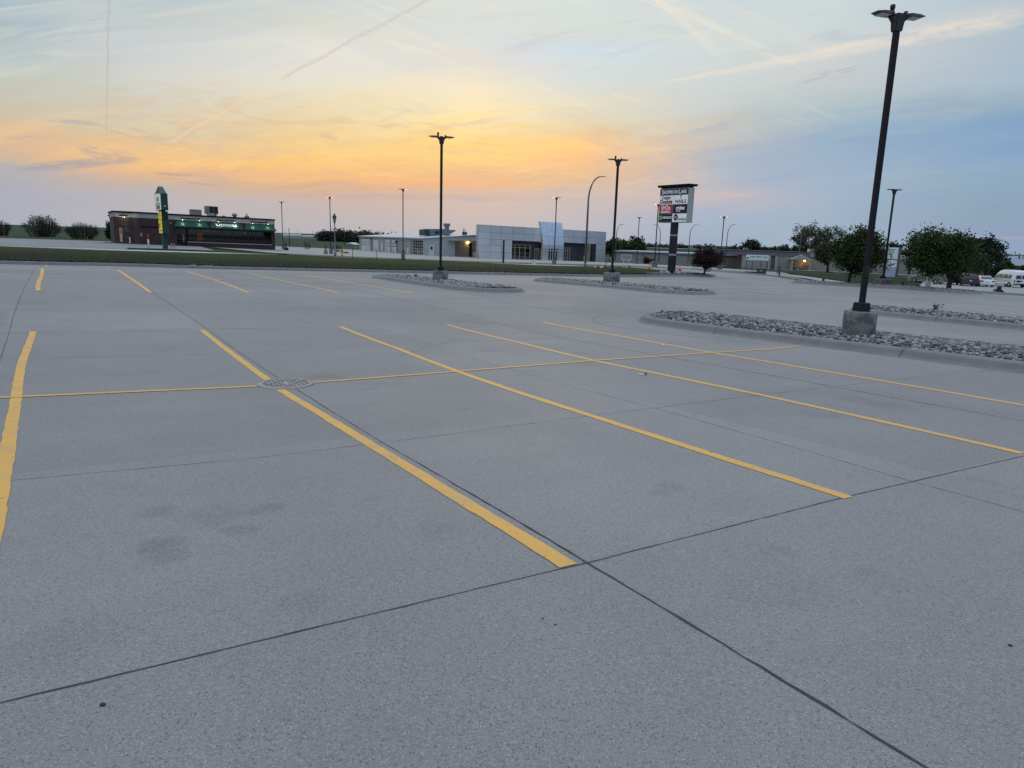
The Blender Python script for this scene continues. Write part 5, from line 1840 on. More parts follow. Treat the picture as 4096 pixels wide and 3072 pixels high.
for lx, ly in ((-1.0, 0.9), (-1.0, 7.0), (-1.0, 13.9), (-1.0, 17.6), (-1.0, 21.8), (-1.0, 25.2), (-1.0, 30.9), (-1.0, 38.6)):
    p = cdm @ Vector((lx, ly, 0))
    bollard(p.x, p.y)
for lx, ly in ((7.3, -8.1), (8.1, -8.4), (34.3, -9.0), (38.4, -9.0), (41.7, -9.0)):
    p = cdm @ Vector((lx, ly, 0))
    bollard(p.x, p.y, 1.15, 0.12, 'cream guard post standing at the silver showroom front')


# ================================================================== SHOP SIGN
spx, spy = (14.6, 67.3)
sg = thing('shop_sign', 'tall dark column sign with six lit shop panels under a black cap', 'sign', (spx, spy, gz(spx, spy)), YAW - R(90))
# local x runs along the face to the right, -y is the face
cw, cdp = 1.84, 0.36
MB().box(-0.14, 0.14, -0.12, 0.12, -0.3, 0.42).build('base_post', M['pole'], sg)
for z0, z1 in ((0.42, 1.84), (2.02, 3.62), (3.78, 4.82)):
    MB().box(-0.31, 0.31, -0.22, 0.22, z0, z1).build('column', mat('column_navy', (0.015, 0.013, 0.020), 0.5, 0, 0.12, 1.5) if z0 < 1 else bpy.data.materials['column_navy'], sg, bevel=0.02)
for z0, z1 in ((1.841, 2.019), (3.621, 3.779)):
    MB().box(-0.29, 0.29, -0.20, 0.20, z0, z1).build('white_band', mat('band_grey', (0.33, 0.32, 0.29), 0.6, 0, 0.1) if z0 < 2 else bpy.data.materials['band_grey'], sg)
CZ0, CZ1 = 4.83, 7.90
MB().box(-cw, cw, -cdp, cdp, CZ0, CZ1).build('cabinet', mat('cabinet_grey', (0.40, 0.41, 0.38), 0.5, 0.1, 0.06, 1.0), sg, bevel=0.02)
cap = MB()
cap.box(-cw + 0.1, cw - 0.1, -cdp + 0.08, cdp - 0.08, CZ1, CZ1 + 0.1)
cap.box(-cw - 0.12, cw + 0.12, -cdp - 0.14, cdp + 0.14, CZ1 + 0.1, CZ1 + 0.30, -0.08)
cap.build('cap', M['pole'], sg)
FY = -cdp - 0.012


def spanel(name, x0, x1, z0, z1, m_):
    return MB().box(x0, x1, FY, -cdp - 0.0005, z0, z1).build(name, m_, sg)


def letters(par, items, m_):
    t = MB()
    for body, size, x, z, wmax, kw in items:
        addtext(t, body, size, (x, FY - 0.006, z), (1, 0, 0), (0, 0, 1), wmax, **kw)
    return t.build('lettering', m_, par)


wlit = emat('lit_white_panel', (0.80, 0.84, 0.84), 0.16)
navy = mat('panel_navy', (0.035, 0.055, 0.085), 0.4, 0, 0.08)
dkp = mat('panel_black', (0.018, 0.017, 0.024), 0.35, 0, 0.08)
redp = emat('lit_red_panel', (0.50, 0.02, 0.06), 0.10)
mar = mat('maroon_letters', (0.14, 0.012, 0.035), 0.6, 0, 0.1)
pur = mat('purple_letters', (0.11, 0.012, 0.06), 0.6, 0, 0.1)
whl = emat('white_letters', (0.80, 0.82, 0.80), 0.12)
L, Rr_ = -cw + 0.05, cw - 0.05
h_ = spanel('header_panel', L, Rr_, 7.30, 7.84, navy)
letters(h_, [('S', 0.54, -1.44, 7.57, 0.28, {'bold': 0.012}), ('HOPPES ON', 0.40, -0.40, 7.55, 1.72, {'bold': 0.012}), ('L', 0.54, 0.73, 7.57, 0.26, {'bold': 0.012}), ('AKE', 0.40, 1.24, 7.55, 0.70, {'bold': 0.012})], whl)
p = spanel('shop_panel', L, -0.02, 6.48, 7.26, wlit)
letters(p, [('Delight', 0.40, -0.93, 7.06, 1.15, {'bold': 0.012}), ('Donuts', 0.48, -0.93, 6.70, 1.58, {'bold': 0.024})], mar)
p = spanel('shop_panel', 0.02, Rr_, 6.48, 7.26, wlit)
letters(p, [('T', 0.40, 0.93, 7.06, 0.28, {'bold': 0.012}), ('NAILS', 0.42, 0.93, 6.70, 1.36, {'bold': 0.012})], pur)
p = spanel('shop_panel', L, -0.02, 5.66, 6.44, redp)
letters(p, [('SHOe', 0.56, -0.93, 6.16, 1.20, {'bold': 0.012}), ('sensation', 0.33, -0.93, 5.83, 1.20, {'bold': 0.01})], whl)
p = spanel('shop_panel', 0.02, Rr_, 5.66, 6.44, dkp)
letters(p, [('cricket', 0.42, 0.93, 6.12, 1.10, {'bold': 0.02}), ('wireless', 0.17, 0.70, 5.86, 0.56, {'bold': 0.006})], whl)
p = spanel('shop_panel', L, -0.02, 4.90, 5.62, dkp)
MB().box(-1.68, -1.36, FY - 0.008, FY - 0.001, 5.10, 5.46).build('green_square', emat('lit_green', (0.10, 0.55, 0.03), 0.15), p)
letters(p, [('H&R BLOCK', 0.28, -0.66, 5.28, 1.20, {'bold': 0.012})], whl)
p = spanel('shop_panel', 0.02, Rr_, 4.90, 5.62, wlit)
dk = MB().add([(0.45 + 0.28 * math.cos(t * R(15)), FY - 0.004, 5.30 + 0.30 * math.sin(t * R(15))) for t in range(24)], [tuple(range(24))])
dk.build('round_logo', dkp, p)
t = MB()
addtext(t, 'tc', 0.40, (0.46, FY - 0.008, 5.32), (1, 0, 0), (0, 0, 1), 0.32)
t.build('lettering', whl, p)
letters(p, [('boutique', 0.36, 1.28, 5.14, 1.0, {'bold': 0.01})], mat('slate_letters', (0.10, 0.12, 0.15), 0.6, 0, 0.1))
rgn = random.Random(8)
for bx, by, s_ in ((-0.75, -0.5, 0.24), (0.25, -0.75, 0.28), (0.85, 0.1, 0.22), (-0.3, -0.35, 0.2)):
    c_, s2 = math.cos(YAW - R(90)), math.sin(YAW - R(90))
    wx, wy = spx + bx * c_ - by * s2, spy + bx * s2 + by * c_
    v = IV * np.array([s_, s_ * 0.8, s_ * 0.7]) * (1 + 0.1 * np.sin(IV @ np.array([[2, 1, 0], [0, 3, 1], [1, 0, 2]]))) + [wx, wy, gz(wx, wy) + 0.24]
    tag(link('boulder', meshnp('boulder', v, IF, M['rock'], True)), 'grey boulder at the foot of the tall shop sign', 'boulder', 'boulders at the foot of the shop sign')

# ================================================================== BUILDINGS ON THE RIGHT


def frame(name, label, cat, A, B):
    """a building whose front runs from A to B (seen left to right)"""
    th = math.atan2(B[1] - A[1], B[0] - A[0])
    return thing(name, label, cat, (A[0], A[1], 0), th), math.hypot(B[0] - A[0], B[1] - A[1])


g1, L1 = frame('block_building', 'long low grey block building with a white roof edge behind the shop sign', 'building', (27.82, 200.0), (57.05, 180.0))
MB().box(0, L1, 0, 14, -5.5, -1.05).build('block_wall', M['greycmu'], g1)
MB().box(-0.3, L1 + 0.2, -0.35, 14.2, -1.05, -0.95).build('eave', M['dframe'], g1)
MB().box(-0.35, L1 + 0.25, -0.4, 14.2, -0.949, -0.60).build('white_roof_edge', M['metalroof'], g1)
for x in (11.5, 17.3, L1 - 0.6):
    MB().box(x, x + 0.16, -0.14, -0.001, -5, -1.06).build('downpipe', M['trim'], g1)
for x in (8.5, 15.0):
    MB().tube([(x, -0.2, -1.6), (x, -0.9, -1.4), (x, -1.0, -1.9)], 0.05, 6).build('wall_lamp', M['dframe'], g1)
g0, L0 = frame('flat_roofed_building', 'dark flat roofed building rising behind the grey block building', 'building', (40.4, 222.0), (62.48, 214.0))
MB().box(0, L0, 0, 12, -5.5, -0.55).build('wall', M['greycmu'], g0)
MB().box(-0.3, L0 + .3, -0.3, 12.3, -0.55, 0.05).build('roof_edge', M['roofflat'], g0)
MB().box(-0.4, L0 + .4, -0.4, 12.4, 0.051, 0.2).build('roof_edge', M['stucco'], g0)
for x in (12, 19):
    MB().box(x, x + 1.2, 3, 4, 0.2, 1.0).build('rooftop_unit', M['galv'], g0)

A3, B3 = (52.73, 168.0), (89.97, 160.0)
g2, L2 = frame('strip_building', 'long grey brick building with a lit gabled entrance behind the trees', 'building', A3, B3)
Z0, ZT = -4.3, 0.45
w = MB()
w.box(0, L2 * 0.165, 0, 12, Z0 - 1, ZT - 0.9)
w.box(L2 * 0.19, L2 * 0.285, 0, 12, Z0 - 1, ZT - 0.9)
w.box(L2 * 0.385, L2, 0.6, 12, Z0 - 1, ZT - 0.9)
w.build('block_wall', M['greycmu'], g2)
MB().box(L2 * 0.1651, L2 * 0.1899, 0.5, 11.9, Z0 - 1, ZT - 0.9).build('recess_wall', mat('lavender_panel', (0.16, 0.15, 0.18), 0.7, 0, 0.05), g2)
MB().box(-8, L2 * 0.385, -0.15, 12.2, ZT - 0.9, ZT).build('fascia', mat('fascia_grey', (0.13, 0.125, 0.14), 0.7, 0, 0.06), g2)
MB().box(-8.1, L2 * 0.385 + 0.1, -0.25, 12.3, ZT + 0.001, ZT + 0.14).build('roof_edge', M['dframe'], g2)
MB().box(L2 * 0.3851, L2 + 2, 0.2, 12.2, ZT - 0.9, ZT - 0.02).build('fascia', mat('fascia_pale', (0.30, 0.29, 0.28), 0.7, 0, 0.06), g2)
for x in (L2 * 0.152, L2 * 0.192):
    MB().box(x, x + 0.5, -0.3, -0.001, Z0, ZT - 0.95).build('pilaster', M['stucco'], g2)
# gabled porch
pa, pb2 = L2 * 0.278, L2 * 0.388
MB().box(pa, pa + 0.35, -2.0, -1.65, Z0 - 0.6, -1.15).build('porch_post', M['stucco'], g2)
MB().box(pb2 - 0.35, pb2, -2.0, -1.65, Z0 - 0.6, -1.15).build('porch_post', M['stucco'], g2)
MB().box(pa, pa + 0.3, -1.64, 0.19, Z0 - 0.6, -1.15).build('porch_side_wall', M['stucco'], g2)
gb = MB().prof([(pa - 0.4, -1.15), (pb2 + 0.4, -1.15), (pb2 + 0.4, -1.0), ((pa + pb2) / 2, 0.02), (pa - 0.4, -1.0)], -2.2, 0.4)
gb.build('porch_gable', M['stucco'], g2)
MB().box(pa + 0.3, pb2 - 0.1, 0.2, 0.4, -2.9, -1.15).build('porch_wall', mat('porch_cream', (0.42, 0.36, 0.24), 0.7, 0, 0.05), g2)
MB().box(pa + 0.3, pb2 - 1.4, 0.15, 0.4, Z0 - 0.6, -2.901).build('stone_base', mat('stone_veneer', (0.16, 0.14, 0.125), 0.8, 0, 0.5, 3.0), g2)
MB().box(pb2 - 1.39, pb2 - 0.1, 0.18, 0.4, Z0 - 0.6, -2.2).build('door', mat('grey_door', (0.15, 0.15, 0.17), 0.5), g2)
MB().box(pa + 0.7, pa + 1.1, 0.12, 0.199, -2.75, -1.95).build('window', M['white'], g2)
MB().box(pa + 0.78, pa + 1.02, 0.10, 0.119, -2.67, -2.03).build('pane', M['carglass'], g2)
MB().lathe([(0.12, -1.45), (0.22, -1.38), (0.1, -1.25)], 10, pa + 2.9, -1.2).build('porch_light', M['ybulb'], g2)
glow('porch_glow', (pa + 3.2, -1.0, -1.75), 20.0, (1.0, 0.66, 0.16), g2, 0.1)
t = MB()
t.tube([(pa + 2.9, 0.185, -2.1), (pa + 3.4, 0.185, -2.05), (pa + 3.9, 0.185, -1.85)], 0.07, 5)
t.build('wall_logo', mat('rust_logo', (0.45, 0.10, 0.03), 0.6), g2)
MB().box(L2 * 0.40, L2 * 0.46, 4, 7, ZT, ZT + 0.9).build('rooftop_unit', M['galv'], g2)
for x in (L2 * 0.005,):
    MB().box(x, x + 1.1, 1.0, 2.0, ZT + 0.14, ZT + 0.7).build('rooftop_unit', M['galv'], g2)
MB().box(L2 * 0.42, L2 * 0.52, -1.5, -0.6, Z0 - 0.5, Z0 + 0.85).build('planting_bed', M['mulch'], g2)
MB().box(L2 * 0.94, L2 * 0.95, 0.45, 0.599, Z0, -1.6).build('downpipe', M['dframe'], g2)

# medical supply sign
mx_, my_ = (50.21, 150.0)
ms = thing('supply_sign', 'white medical supply sign board raised on slim posts before the grey building', 'sign', (mx_, my_, gz(mx_, my_)), R(-12))
zb_ = gz(mx_, my_)
MB().box(-2.2, 2.2, -0.1, 0.1, 1.45 - zb_ - 2.7 + 0.0, 1.45 - zb_ - 1.62).build('board', emat('board_white', (0.62, 0.72, 0.72), 0.10), ms)
BZ = 1.45 - zb_ - 2.16
for x in (-2.05, -0.9, 0.85, 2.1):
    MB().box(x - 0.05, x + 0.05, -0.05, 0.05, -0.3, BZ - 0.541).build('post', M['dframe'], ms)
t = MB()
addtext(t, 'Jackson Medical Supply', 0.55, (0.25, -0.106, BZ + 0.17), (1, 0, 0), (0, 0, 1), 3.55, bold=0.012)
addtext(t, 'We are the pulse of healthcare supplies', 0.24, (0.25, -0.106, BZ - 0.26), (1, 0, 0), (0, 0, 1), 3.3)
t.build('lettering', mat('sign_teal', (0.02, 0.07, 0.10), 0.6, 0, 0.1), ms)
lg = MB()
for q in range(4):
    lg.box(-2.15 + q * 0.13, -2.05 + q * 0.13, -0.112, -0.1005, BZ - 0.45 + 0.1 * (q % 2), BZ + 0.1 + 0.12 * ((q * 3) % 3))
lg.build('logo', mat('logo_green', (0.10, 0.30, 0.16), 0.6, 0, 0.3), ms)

# tall panel sign at the right
tx, ty = (65.14, 125.0)
zt_ = gz(tx, ty)
ts = thing('panel_sign', 'tall grey framed sign with a white top panel between the round trees', 'sign', (tx, ty, zt_), R(-28))
hz_ = 1.64 - zt_ + 0.45
for x in (-1.0, 1.0):
    MB().box(x - 0.2, x + 0.2, -0.25, 0.25, -0.4, hz_).build('post', mat('post_grey', (0.12, 0.11, 0.12), 0.7, 0, 0.1) if x < 0 else bpy.data.materials['post_grey'], ts)
MB().box(-0.799, 0.799, -0.15, 0.15, hz_ - 2.0, hz_ - 0.02).build('top_panel', emat('panel_pale', (0.55, 0.68, 0.66), 0.10), ts)
MB().box(-0.799, 0.799, -0.15, 0.15, hz_ - 3.4, hz_ - 2.2).build('picture_panel', emat('panel_pale_blue', (0.60, 0.68, 0.80), 0.10), ts)
MB().box(-0.799, 0.799, -0.15, 0.15, -0.1, hz_ - 3.5).build('lower_panel', mat('panel_blue_grey', (0.42, 0.47, 0.60), 0.5, 0, 0.06), ts)
pz = hz_ - 2.9
MB().add([(-0.7, -0.158, pz - 0.1), (-0.2, -0.158, pz - 0.35), (0.5, -0.158, pz - 0.1), (0.6, -0.158, pz + 0.25), (-0.1, -0.158, pz + 0.12)], [(0, 1, 2, 3, 4)]).build('picture', mat('picture_tan', (0.30, 0.22, 0.15), 0.7, 0, 0.3), ts)
t = MB()
for k, wd_ in enumerate((0.5, 0.42, 0.47, 0.38)):
    t.box(-0.7, -0.7 + wd_ * (2 if k < 3 else 1.5), -0.156, -0.1505, hz_ - 0.45 - k * 0.28, hz_ - 0.33 - k * 0.28)
t.build('text_lines', mat('text_dark', (0.05, 0.08, 0.09), 0.6), ts)

# brick house with the pale roof
bA, bB = (83.54, 132.0), (95.71, 128.0)
bh, LB = frame('brick_house', 'red brick building with a pale grey sloping roof behind the parked vehicles', 'building', bA, bB)
w = MB().box(0, LB, 0, 9, -4.6, -0.35)
w.build('brick_wall', M['redbrick'], bh)
rf = MB().add([(-0.6, -0.7, -0.42), (LB + .6, -0.7, -0.42), (LB + .6, 4.5, 1.22), (-0.6, 4.5, 1.22), (LB + .6, 9.7, -0.42), (-0.6, 9.7, -0.42), (-0.6, -0.7, -0.55), (LB + .6, -0.7, -0.55), (LB + .6, 9.7, -0.55), (-0.6, 9.7, -0.55)],
              [(0, 1, 2, 3), (3, 2, 4, 5), (0, 3, 5, 9, 6), (1, 7, 8, 4, 2), (6, 7, 1, 0), (6, 9, 8, 7)])
ro_ = rf.build('roof', M['roofblue'], bh)
for x in (8.0, 8.6):
    MB().tube([(x, 3.0, 0.6), (x, 3.0, 1.25)], 0.12 if x < 8.3 else 0.06, 8).build('vent_pipe', M['dframe'], ro_)
for x in (2.0, 5.4, 9.0, 12.4):
    f = MB().box(x, x + 0.9, -0.08, -0.001, -2.4, -1.0).build('window', M['dframe'], bh)
    MB().box(x + 0.08, x + 0.82, -0.09, -0.0805, -2.3, -1.1).build('pane', M['carglass'], f)
MB().box(-0.4, LB + 0.4, -0.3, -0.001, -0.56, -0.36).build('soffit', M['trim'], bh)

# ================================================================== TREES AND BUSHES
LEAF = dict(
    dark=leafmat('maple_leaf', (0.016, 0.032, 0.006), (0.048, 0.080, 0.016)),
    mid=leafmat('tree_leaf', (0.022, 0.042, 0.014), (0.050, 0.075, 0.028)),
    olive=leafmat('young_leaf', (0.040, 0.052, 0.022), (0.080, 0.085, 0.042)),
    purple=leafmat('purple_leaf', (0.016, 0.006, 0.008), (0.050, 0.017, 0.018), 0.15),
    conifer=leafmat('conifer_needles', (0.010, 0.020, 0.010), (0.024, 0.036, 0.018), 0.1),
    bush=leafmat('bush_leaf', (0.022, 0.034, 0.016), (0.055, 0.065, 0.032)),
    wood=leafmat('far_wood_leaf', (0.020, 0.026, 0.018), (0.042, 0.048, 0.036)),
)


def leaves(rg, centres, sig, n, size, flat=0.0, stretch=1.6):
    """n small leaf faces scattered round clump centres -> verts, faces"""
    k = rg.integers(0, len(centres), n)
    p = centres[k] + rg.normal(size=(n, 3)) * sig[k][:, None] * np.array([1, 1, 0.85])
    a = rg.normal(size=(n, 3))
    a[:, 2] *= 0.6
    a /= np.linalg.norm(a, axis=1)[:, None]
    b = np.cross(a, rg.normal(size=(n, 3)))
    b /= np.linalg.norm(b, axis=1)[:, None]
    s = size * (0.55 + 0.9 * rg.random(n))[:, None]
    v = np.stack([p + a * s * stretch, p + b * s, p - a * s * stretch * 0.8, p - b * s], 1).reshape(-1, 3)
    f = np.arange(4 * n).reshape(-1, 4)
    return v, f


def quadmesh(name, v, f, m_):
    me = bpy.data.meshes.new(name)
    me.vertices.add(len(v))
    me.vertices.foreach_set('co', v.ravel())
    me.loops.add(f.size)
    me.loops.foreach_set('vertex_index', f.ravel())
    me.polygons.add(len(f))
    me.polygons.foreach_set('loop_start', np.arange(0, f.size, 4))
    me.update(calc_edges=True)
    me.materials.append(m_)
    return me


def tree(name, label, loc, top, w, base, leaf, n, size, seed, trunk=0.12, clumps=70, cat='tree', group=None, d=None, lean=0.0, airy=0.5, guard=False, shape=1.0, off=0.0):
    """crown from base to top (heights above ground), w wide; a tapered trunk with limbs to the clumps"""
    rg = np.random.default_rng(seed)
    z0 = gz(*loc)
    rt = thing(name, label, cat, (loc[0], loc[1], z0), 0, group)
    d = d or w
    hc = (top - base) / 2
    c0 = np.array([off, 0, base + hc])
    # clump centres fill an uneven ovoid, denser toward the outside
    q = rg.normal(size=(clumps, 3))
    q /= np.linalg.norm(q, axis=1)[:, None]
    rad = 0.35 + 0.60 * rg.random(clumps) ** 0.55
    q = q * rad[:, None]
    lob = 1 + 0.16 * np.sin(3 * np.arctan2(q[:, 1], q[:, 0]) + seed) + 0.10 * rg.normal(size=clumps)
    cx = q * np.array([w / 2 * 0.88, d / 2 * 0.88, hc * 0.90]) * lob[:, None]
    zz = (cx[:, 2] + hc) / (2 * hc)
    k = np.clip(1 - (1 - shape) * zz, 0.1, 2)
    cx[:, 0] *= k
    cx[:, 1] *= k
    cen = cx + c0
    sig = (0.10 + 0.07 * rg.random(clumps)) * min(w, 2 * hc) * airy * 1.3
    v, f = leaves(rg, cen, sig, n, size)
    v[:, 2] = np.maximum(v[:, 2], base * 0.55 if base > 0.5 else 0.02)
    v[:, 0] += lean * v[:, 2]
    link('crown', quadmesh('crown', v, f, LEAF[leaf]), rt)
    tk = MB()
    bz = base + hc * 0.5
    tk.tube([(0, 0, -0.3), (lean * 0.3, 0.01, base * 0.5), (off * 0.3 + lean * bz, 0, bz), (off * 0.8 + lean * (base + hc), 0, base + hc * 1.2)], [trunk * 1.25, trunk, trunk * 0.75, trunk * 0.3], 8)
    for i in rg.choice(clumps, min(clumps, 22), replace=False):
        e = cen[i]
        s0 = np.array([lean * bz, 0, base * 0.75 + (e[2] - base) * 0.25])
        m1 = s0 * 0.5 + e * 0.5 + np.array([0, 0, -0.08 * w])
        tk.tube([s0, m1, (e[0] + lean * e[2], e[1], e[2])], [trunk * 0.42, trunk * 0.24, trunk * 0.06], 5, False)
    tk.build('trunk', M['bark'], rt)
    if guard:
        MB().lathe([(trunk * 1.5, 0.0), (trunk * 1.35, 1.05)], 12).build('trunk_guard', M['white'], rt)
    return rt


tree('green_tree', 'full dark green tree leaning on the far stone island left of its lamp post', (24.18, 52.0), 4.15, 3.9, 0.95, 'dark', 17000, 0.050, 1, 0.12, 130, lean=0.03, off=0.3)
tree('green_tree', 'round dark green tree with a white trunk guard on the far stone island', (27.22, 47.3), 4.0, 4.3, 1.05, 'dark', 20000, 0.048, 2, 0.10, 150, guard=True, off=0.40)
tree('green_tree', 'dark tree joined behind the right side of the guarded round tree', (37.51, 62.0), 4.2, 3.7, 1.15, 'dark', 10000, 0.062, 3, 0.2, 90, off=0.35)
tree('green_tree', 'broad darker tree beyond the navy minivan', (71.49, 112.0), 7.0, 7.6, 2.0, 'conifer', 9000, 0.12, 4, 0.25, 90)
tree('purple_tree', 'small purple leaved tree on the gravel corner beside the shop sign', (17.73, 67.4), 2.75, 3.15, 0.75, 'purple', 9000, 0.042, 5, 0.09, 80, airy=0.62, lean=0.05, off=0.1)
GB = 'trees beyond the low grey buildings'
tree('tree', 'loose tree just right of the silver showroom', (28.15, 215.0), 7.4, 5.2, 1.6, 'mid', 2200, 0.20, 11, 0.25, 34, group=GB, lean=0.10)
tree('tree', 'rounded green tree left of the shop sign above the block building', (37.04, 228.0), 7.9, 7.6, 1.5, 'dark', 3600, 0.20, 12, 0.3, 60, group=GB)
tree('tree', 'low tree tops showing above the flat roof left of the sign column', (53.5, 255.0), 5.6, 4.5, 1.5, 'mid', 1300, 0.22, 13, 0.25, 26, group=GB)
tree('tree', 'low dark tree tops above the flat roof right of the sign column', (58.62, 255.0), 5.9, 5.5, 1.5, 'conifer', 1500, 0.22, 14, 0.25, 26, group=GB)
tree('tree', 'thin tree tops above the purple tree', (68.23, 250.0), 6.2, 8.5, 1.8, 'olive', 1300, 0.18, 15, 0.25, 40, group=GB, airy=0.4)
tree('tree', 'small tree top right of the two curved street lights', (74.72, 250.0), 6.2, 5.0, 1.5, 'olive', 1200, 0.20, 16, 0.25, 26, group=GB)
tree('tree', 'broad dark tree above the medical supply sign', (81.04, 250.0), 8.6, 9.6, 1.5, 'conifer', 4200, 0.22, 17, 0.3, 60, group=GB)
tree('tree', 'left one of two small trees between the sign board and the porch', (86.56, 245.0), 6.6, 5.6, 1.2, 'mid', 2000, 0.20, 18, 0.25, 34, group=GB)
tree('tree', 'right one of two small trees between the sign board and the porch', (90.63, 245.0), 6.9, 6.0, 1.2, 'olive', 2200, 0.20, 19, 0.25, 34, group=GB)
tree('tree', 'leafy low tree behind the lit porch gable', (94.61, 240.0), 7.0, 9.0, 1.0, 'mid', 3200, 0.21, 20, 0.25, 46, group=GB)
tree('tall_tree', 'tall airy spreading tree over the grey strip building', (95.49, 232.0), 14.2, 18.0, 3.6, 'olive', 9000, 0.15, 21, 0.42, 190, group=GB, airy=0.30)
tree('tree', 'green tree with a dark trunk standing in front of the strip building', (65.05, 150.0), 6.0, 5.0, 1.7, 'olive', 5200, 0.12, 22, 0.24, 60, off=-1.0)
tree('tree', 'pointed tree pair rising behind the far lamp post', (120.62, 230.0), 9.3, 6.4, 1.5, 'conifer', 2600, 0.20, 23, 0.3, 40, group=GB, airy=0.4)
tree('tree', 'low hedge-like tree right of the pointed trees', (120.29, 220.0), 5.8, 9.0, 0.8, 'conifer', 2400, 0.24, 24, 0.3, 40, group=GB)
tree('bush', 'rounded dark bush beside the brick building', (79.65, 118.0), 3.9, 3.6, 0.2, 'dark', 2800, 0.13, 25, 0.12, 50, 'bush')
tree('bush', 'dark bush at the right edge before the brick building', (84.19, 118.0), 3.4, 2.8, 0.2, 'dark', 2000, 0.13, 26, 0.12, 40, 'bush')
tree('tree', 'distant tree tops above the pale roof', (141.64, 210.0), 5.6, 6.4, 1.0, 'conifer', 1500, 0.22, 27, 0.25, 30, group=GB)
tree('bush', 'small green bush growing against the grey block wall', (34.7, 190.0), 1.9, 2.6, 0.0, 'bush', 900, 0.12, 28, 0.06, 24, 'bush')
tree('conifer', 'dark conifer at the left end of the restaurant', (-77.33, 138.0), 3.9, 2.7, 0.1, 'conifer', 2600, 0.10, 29, 0.12, 60, 'tree', shape=0.25)


def twiggy(name, label, loc, H, w, seed, leaf, nl, nb=46, group=None, th=0.035):
    """a many-stemmed shrub: a broad dome of fanned branches, twigs and thin leaf"""
    rg = np.random.default_rng(seed)
    rt = thing(name, label, 'bush', (loc[0], loc[1], gz(*loc)), 0, group)
    tk = MB()
    tips = []
    for i in range(nb):
        a = rg.random() * 6.283
        s = rg.random() ** 0.5
        z = H * (0.30 + 0.68 * math.sqrt(max(0.0, 1 - s ** 2.2))) * (0.86 + 0.14 * rg.random())
        e = np.array([s * w / 2 * math.cos(a), s * w / 2 * math.sin(a), z])
        b0 = np.array([e[0] * 0.62, e[1] * 0.62, -0.1])
        m1 = np.array([e[0] * 0.86, e[1] * 0.86, z * 0.45])
        tk.tube([b0, m1, e], [th * 1.3, th * 0.9, th * 0.3], 4, False)
        for k in range(9):
            f = 0.30 + 0.7 * rg.random()
            b = m1 + (e - m1) * (f - 0.3) / 0.7
            t_ = b + rg.normal(size=3) * np.array([0.055, 0.055, 0.02]) * w + np.array([0, 0, 0.09 * H])
            tk.tube([b, (b + t_) / 2 + rg.normal(size=3) * 0.03, t_], [th * 0.55, th * 0.42, th * 0.2], 3, False)
            tips += [t_, (b + t_) / 2]
        tips += [m1, b0 * 0.4 + m1 * 0.6, b0 + [0, 0, 0.2 * H]]
    tk.build('branches', M['bark'], rt)
    cen = np.array(tips)
    wgt = np.clip(1.15 - cen[:, 2] / H, 0.10, 1) ** 1.6
    idx = rg.choice(len(cen), 420, p=wgt / wgt.sum())
    v, f = leaves(rg, cen[idx], np.full(420, 0.045 * w), nl, 0.012 * w)
    v[:, 2] = np.maximum(v[:, 2], 0.03)
    link('leaves', quadmesh('leaves', v, f, LEAF[leaf]), rt)
    return rt


GT = 'bushes at the edge of the field on the left'
twiggy('bush', 'wide twiggy bush with thin leaf left of the restaurant', (-108.28, 165.0), 4.9, 7.6, 31, 'bush', 1900, 110, GT, 0.042)
twiggy('bush', 'lower leafier bush between the twiggy bush and the restaurant', (-94.89, 158.0), 3.5, 6.2, 32, 'bush', 3400, 70, GT, 0.04)
twiggy('bush', 'bush cut by the left edge of the picture', (-114.09, 160.0), 3.4, 4.4, 33, 'bush', 1800, 60, GT, 0.04)
twiggy('bush', 'small shrub in the field right of the restaurant beside the unlit lamp post', (-43.5, 150.0), 1.7, 1.6, 34, 'bush', 700, 18, GT, 0.02)
twiggy('bush', 'low shrub by the foot of the lantern street lamp', (-33.39, 135.0), 1.5, 2.0, 35, 'bush', 900, 18, GT, 0.02)
twiggy('bush', 'tiny shrub between the two lit lamp posts', (-39.54, 150.0), 1.2, 0.7, 36, 'bush', 300, 10, GT, 0.02)
twiggy('bush', 'small bush right of the restaurant corner', (-46.38, 145.0), 1.7, 0.9, 37, 'bush', 500, 12, GT, 0.02)


def wood(name, label, x0, x1, Y, topz, seed, n=26, leafn=14000, leaf='wood', size=0.30):
    rg = np.random.default_rng(seed)
    cen, sig = [], []
    for i in range(n):
        x = x0 + (x1 - x0) * (i + rg.random()) / n
        y = Y + rg.random() * 25
        zb = gz(x, y)
        hh = (topz - zb) * (0.62 + 0.42 * rg.random())
        for k in range(9):
            cen.append((x + rg.normal() * 1.5, y + rg.normal() * 1.5, zb + hh * (0.05 + 0.93 * rg.random() ** 0.8)))
            sig.append(0.75 + 0.3 * rg.random())
    v, f = leaves(rg, np.array(cen), np.array(sig), leafn, size)
    o = link(name, quadmesh(name, v, f, LEAF[leaf]))
    return tag(o, label, 'trees', kind='stuff')


xa, _ = (-92.79, 330.0)
xb, _ = (-67.29, 330.0)
wood('woods', 'dark distant wood between the restaurant and the service wing', xa, xb, 330, 2.3, 41)
xc, _ = (-67.36, 345.0)
xd, _ = (-59.95, 345.0)
wood('woods', 'low distant tree line above the white service wing', xc, xd, 345, 1.4, 42, 8, 1500)
xe, _ = (163.89, 300.0)
xf_, _ = (216.64, 300.0)
wood('woods', 'low distant tree line behind the right hand buildings', xe, xf_, 300, 1.8, 43, 22, 3600, 'conifer')
xe, _ = (44.21, 380.0)
xf_, _ = (207.99, 380.0)
wood('woods', 'far tree line along the right half of the horizon', xe, xf_, 380, 0.8, 44, 50, 7000, 'wood', 0.5)


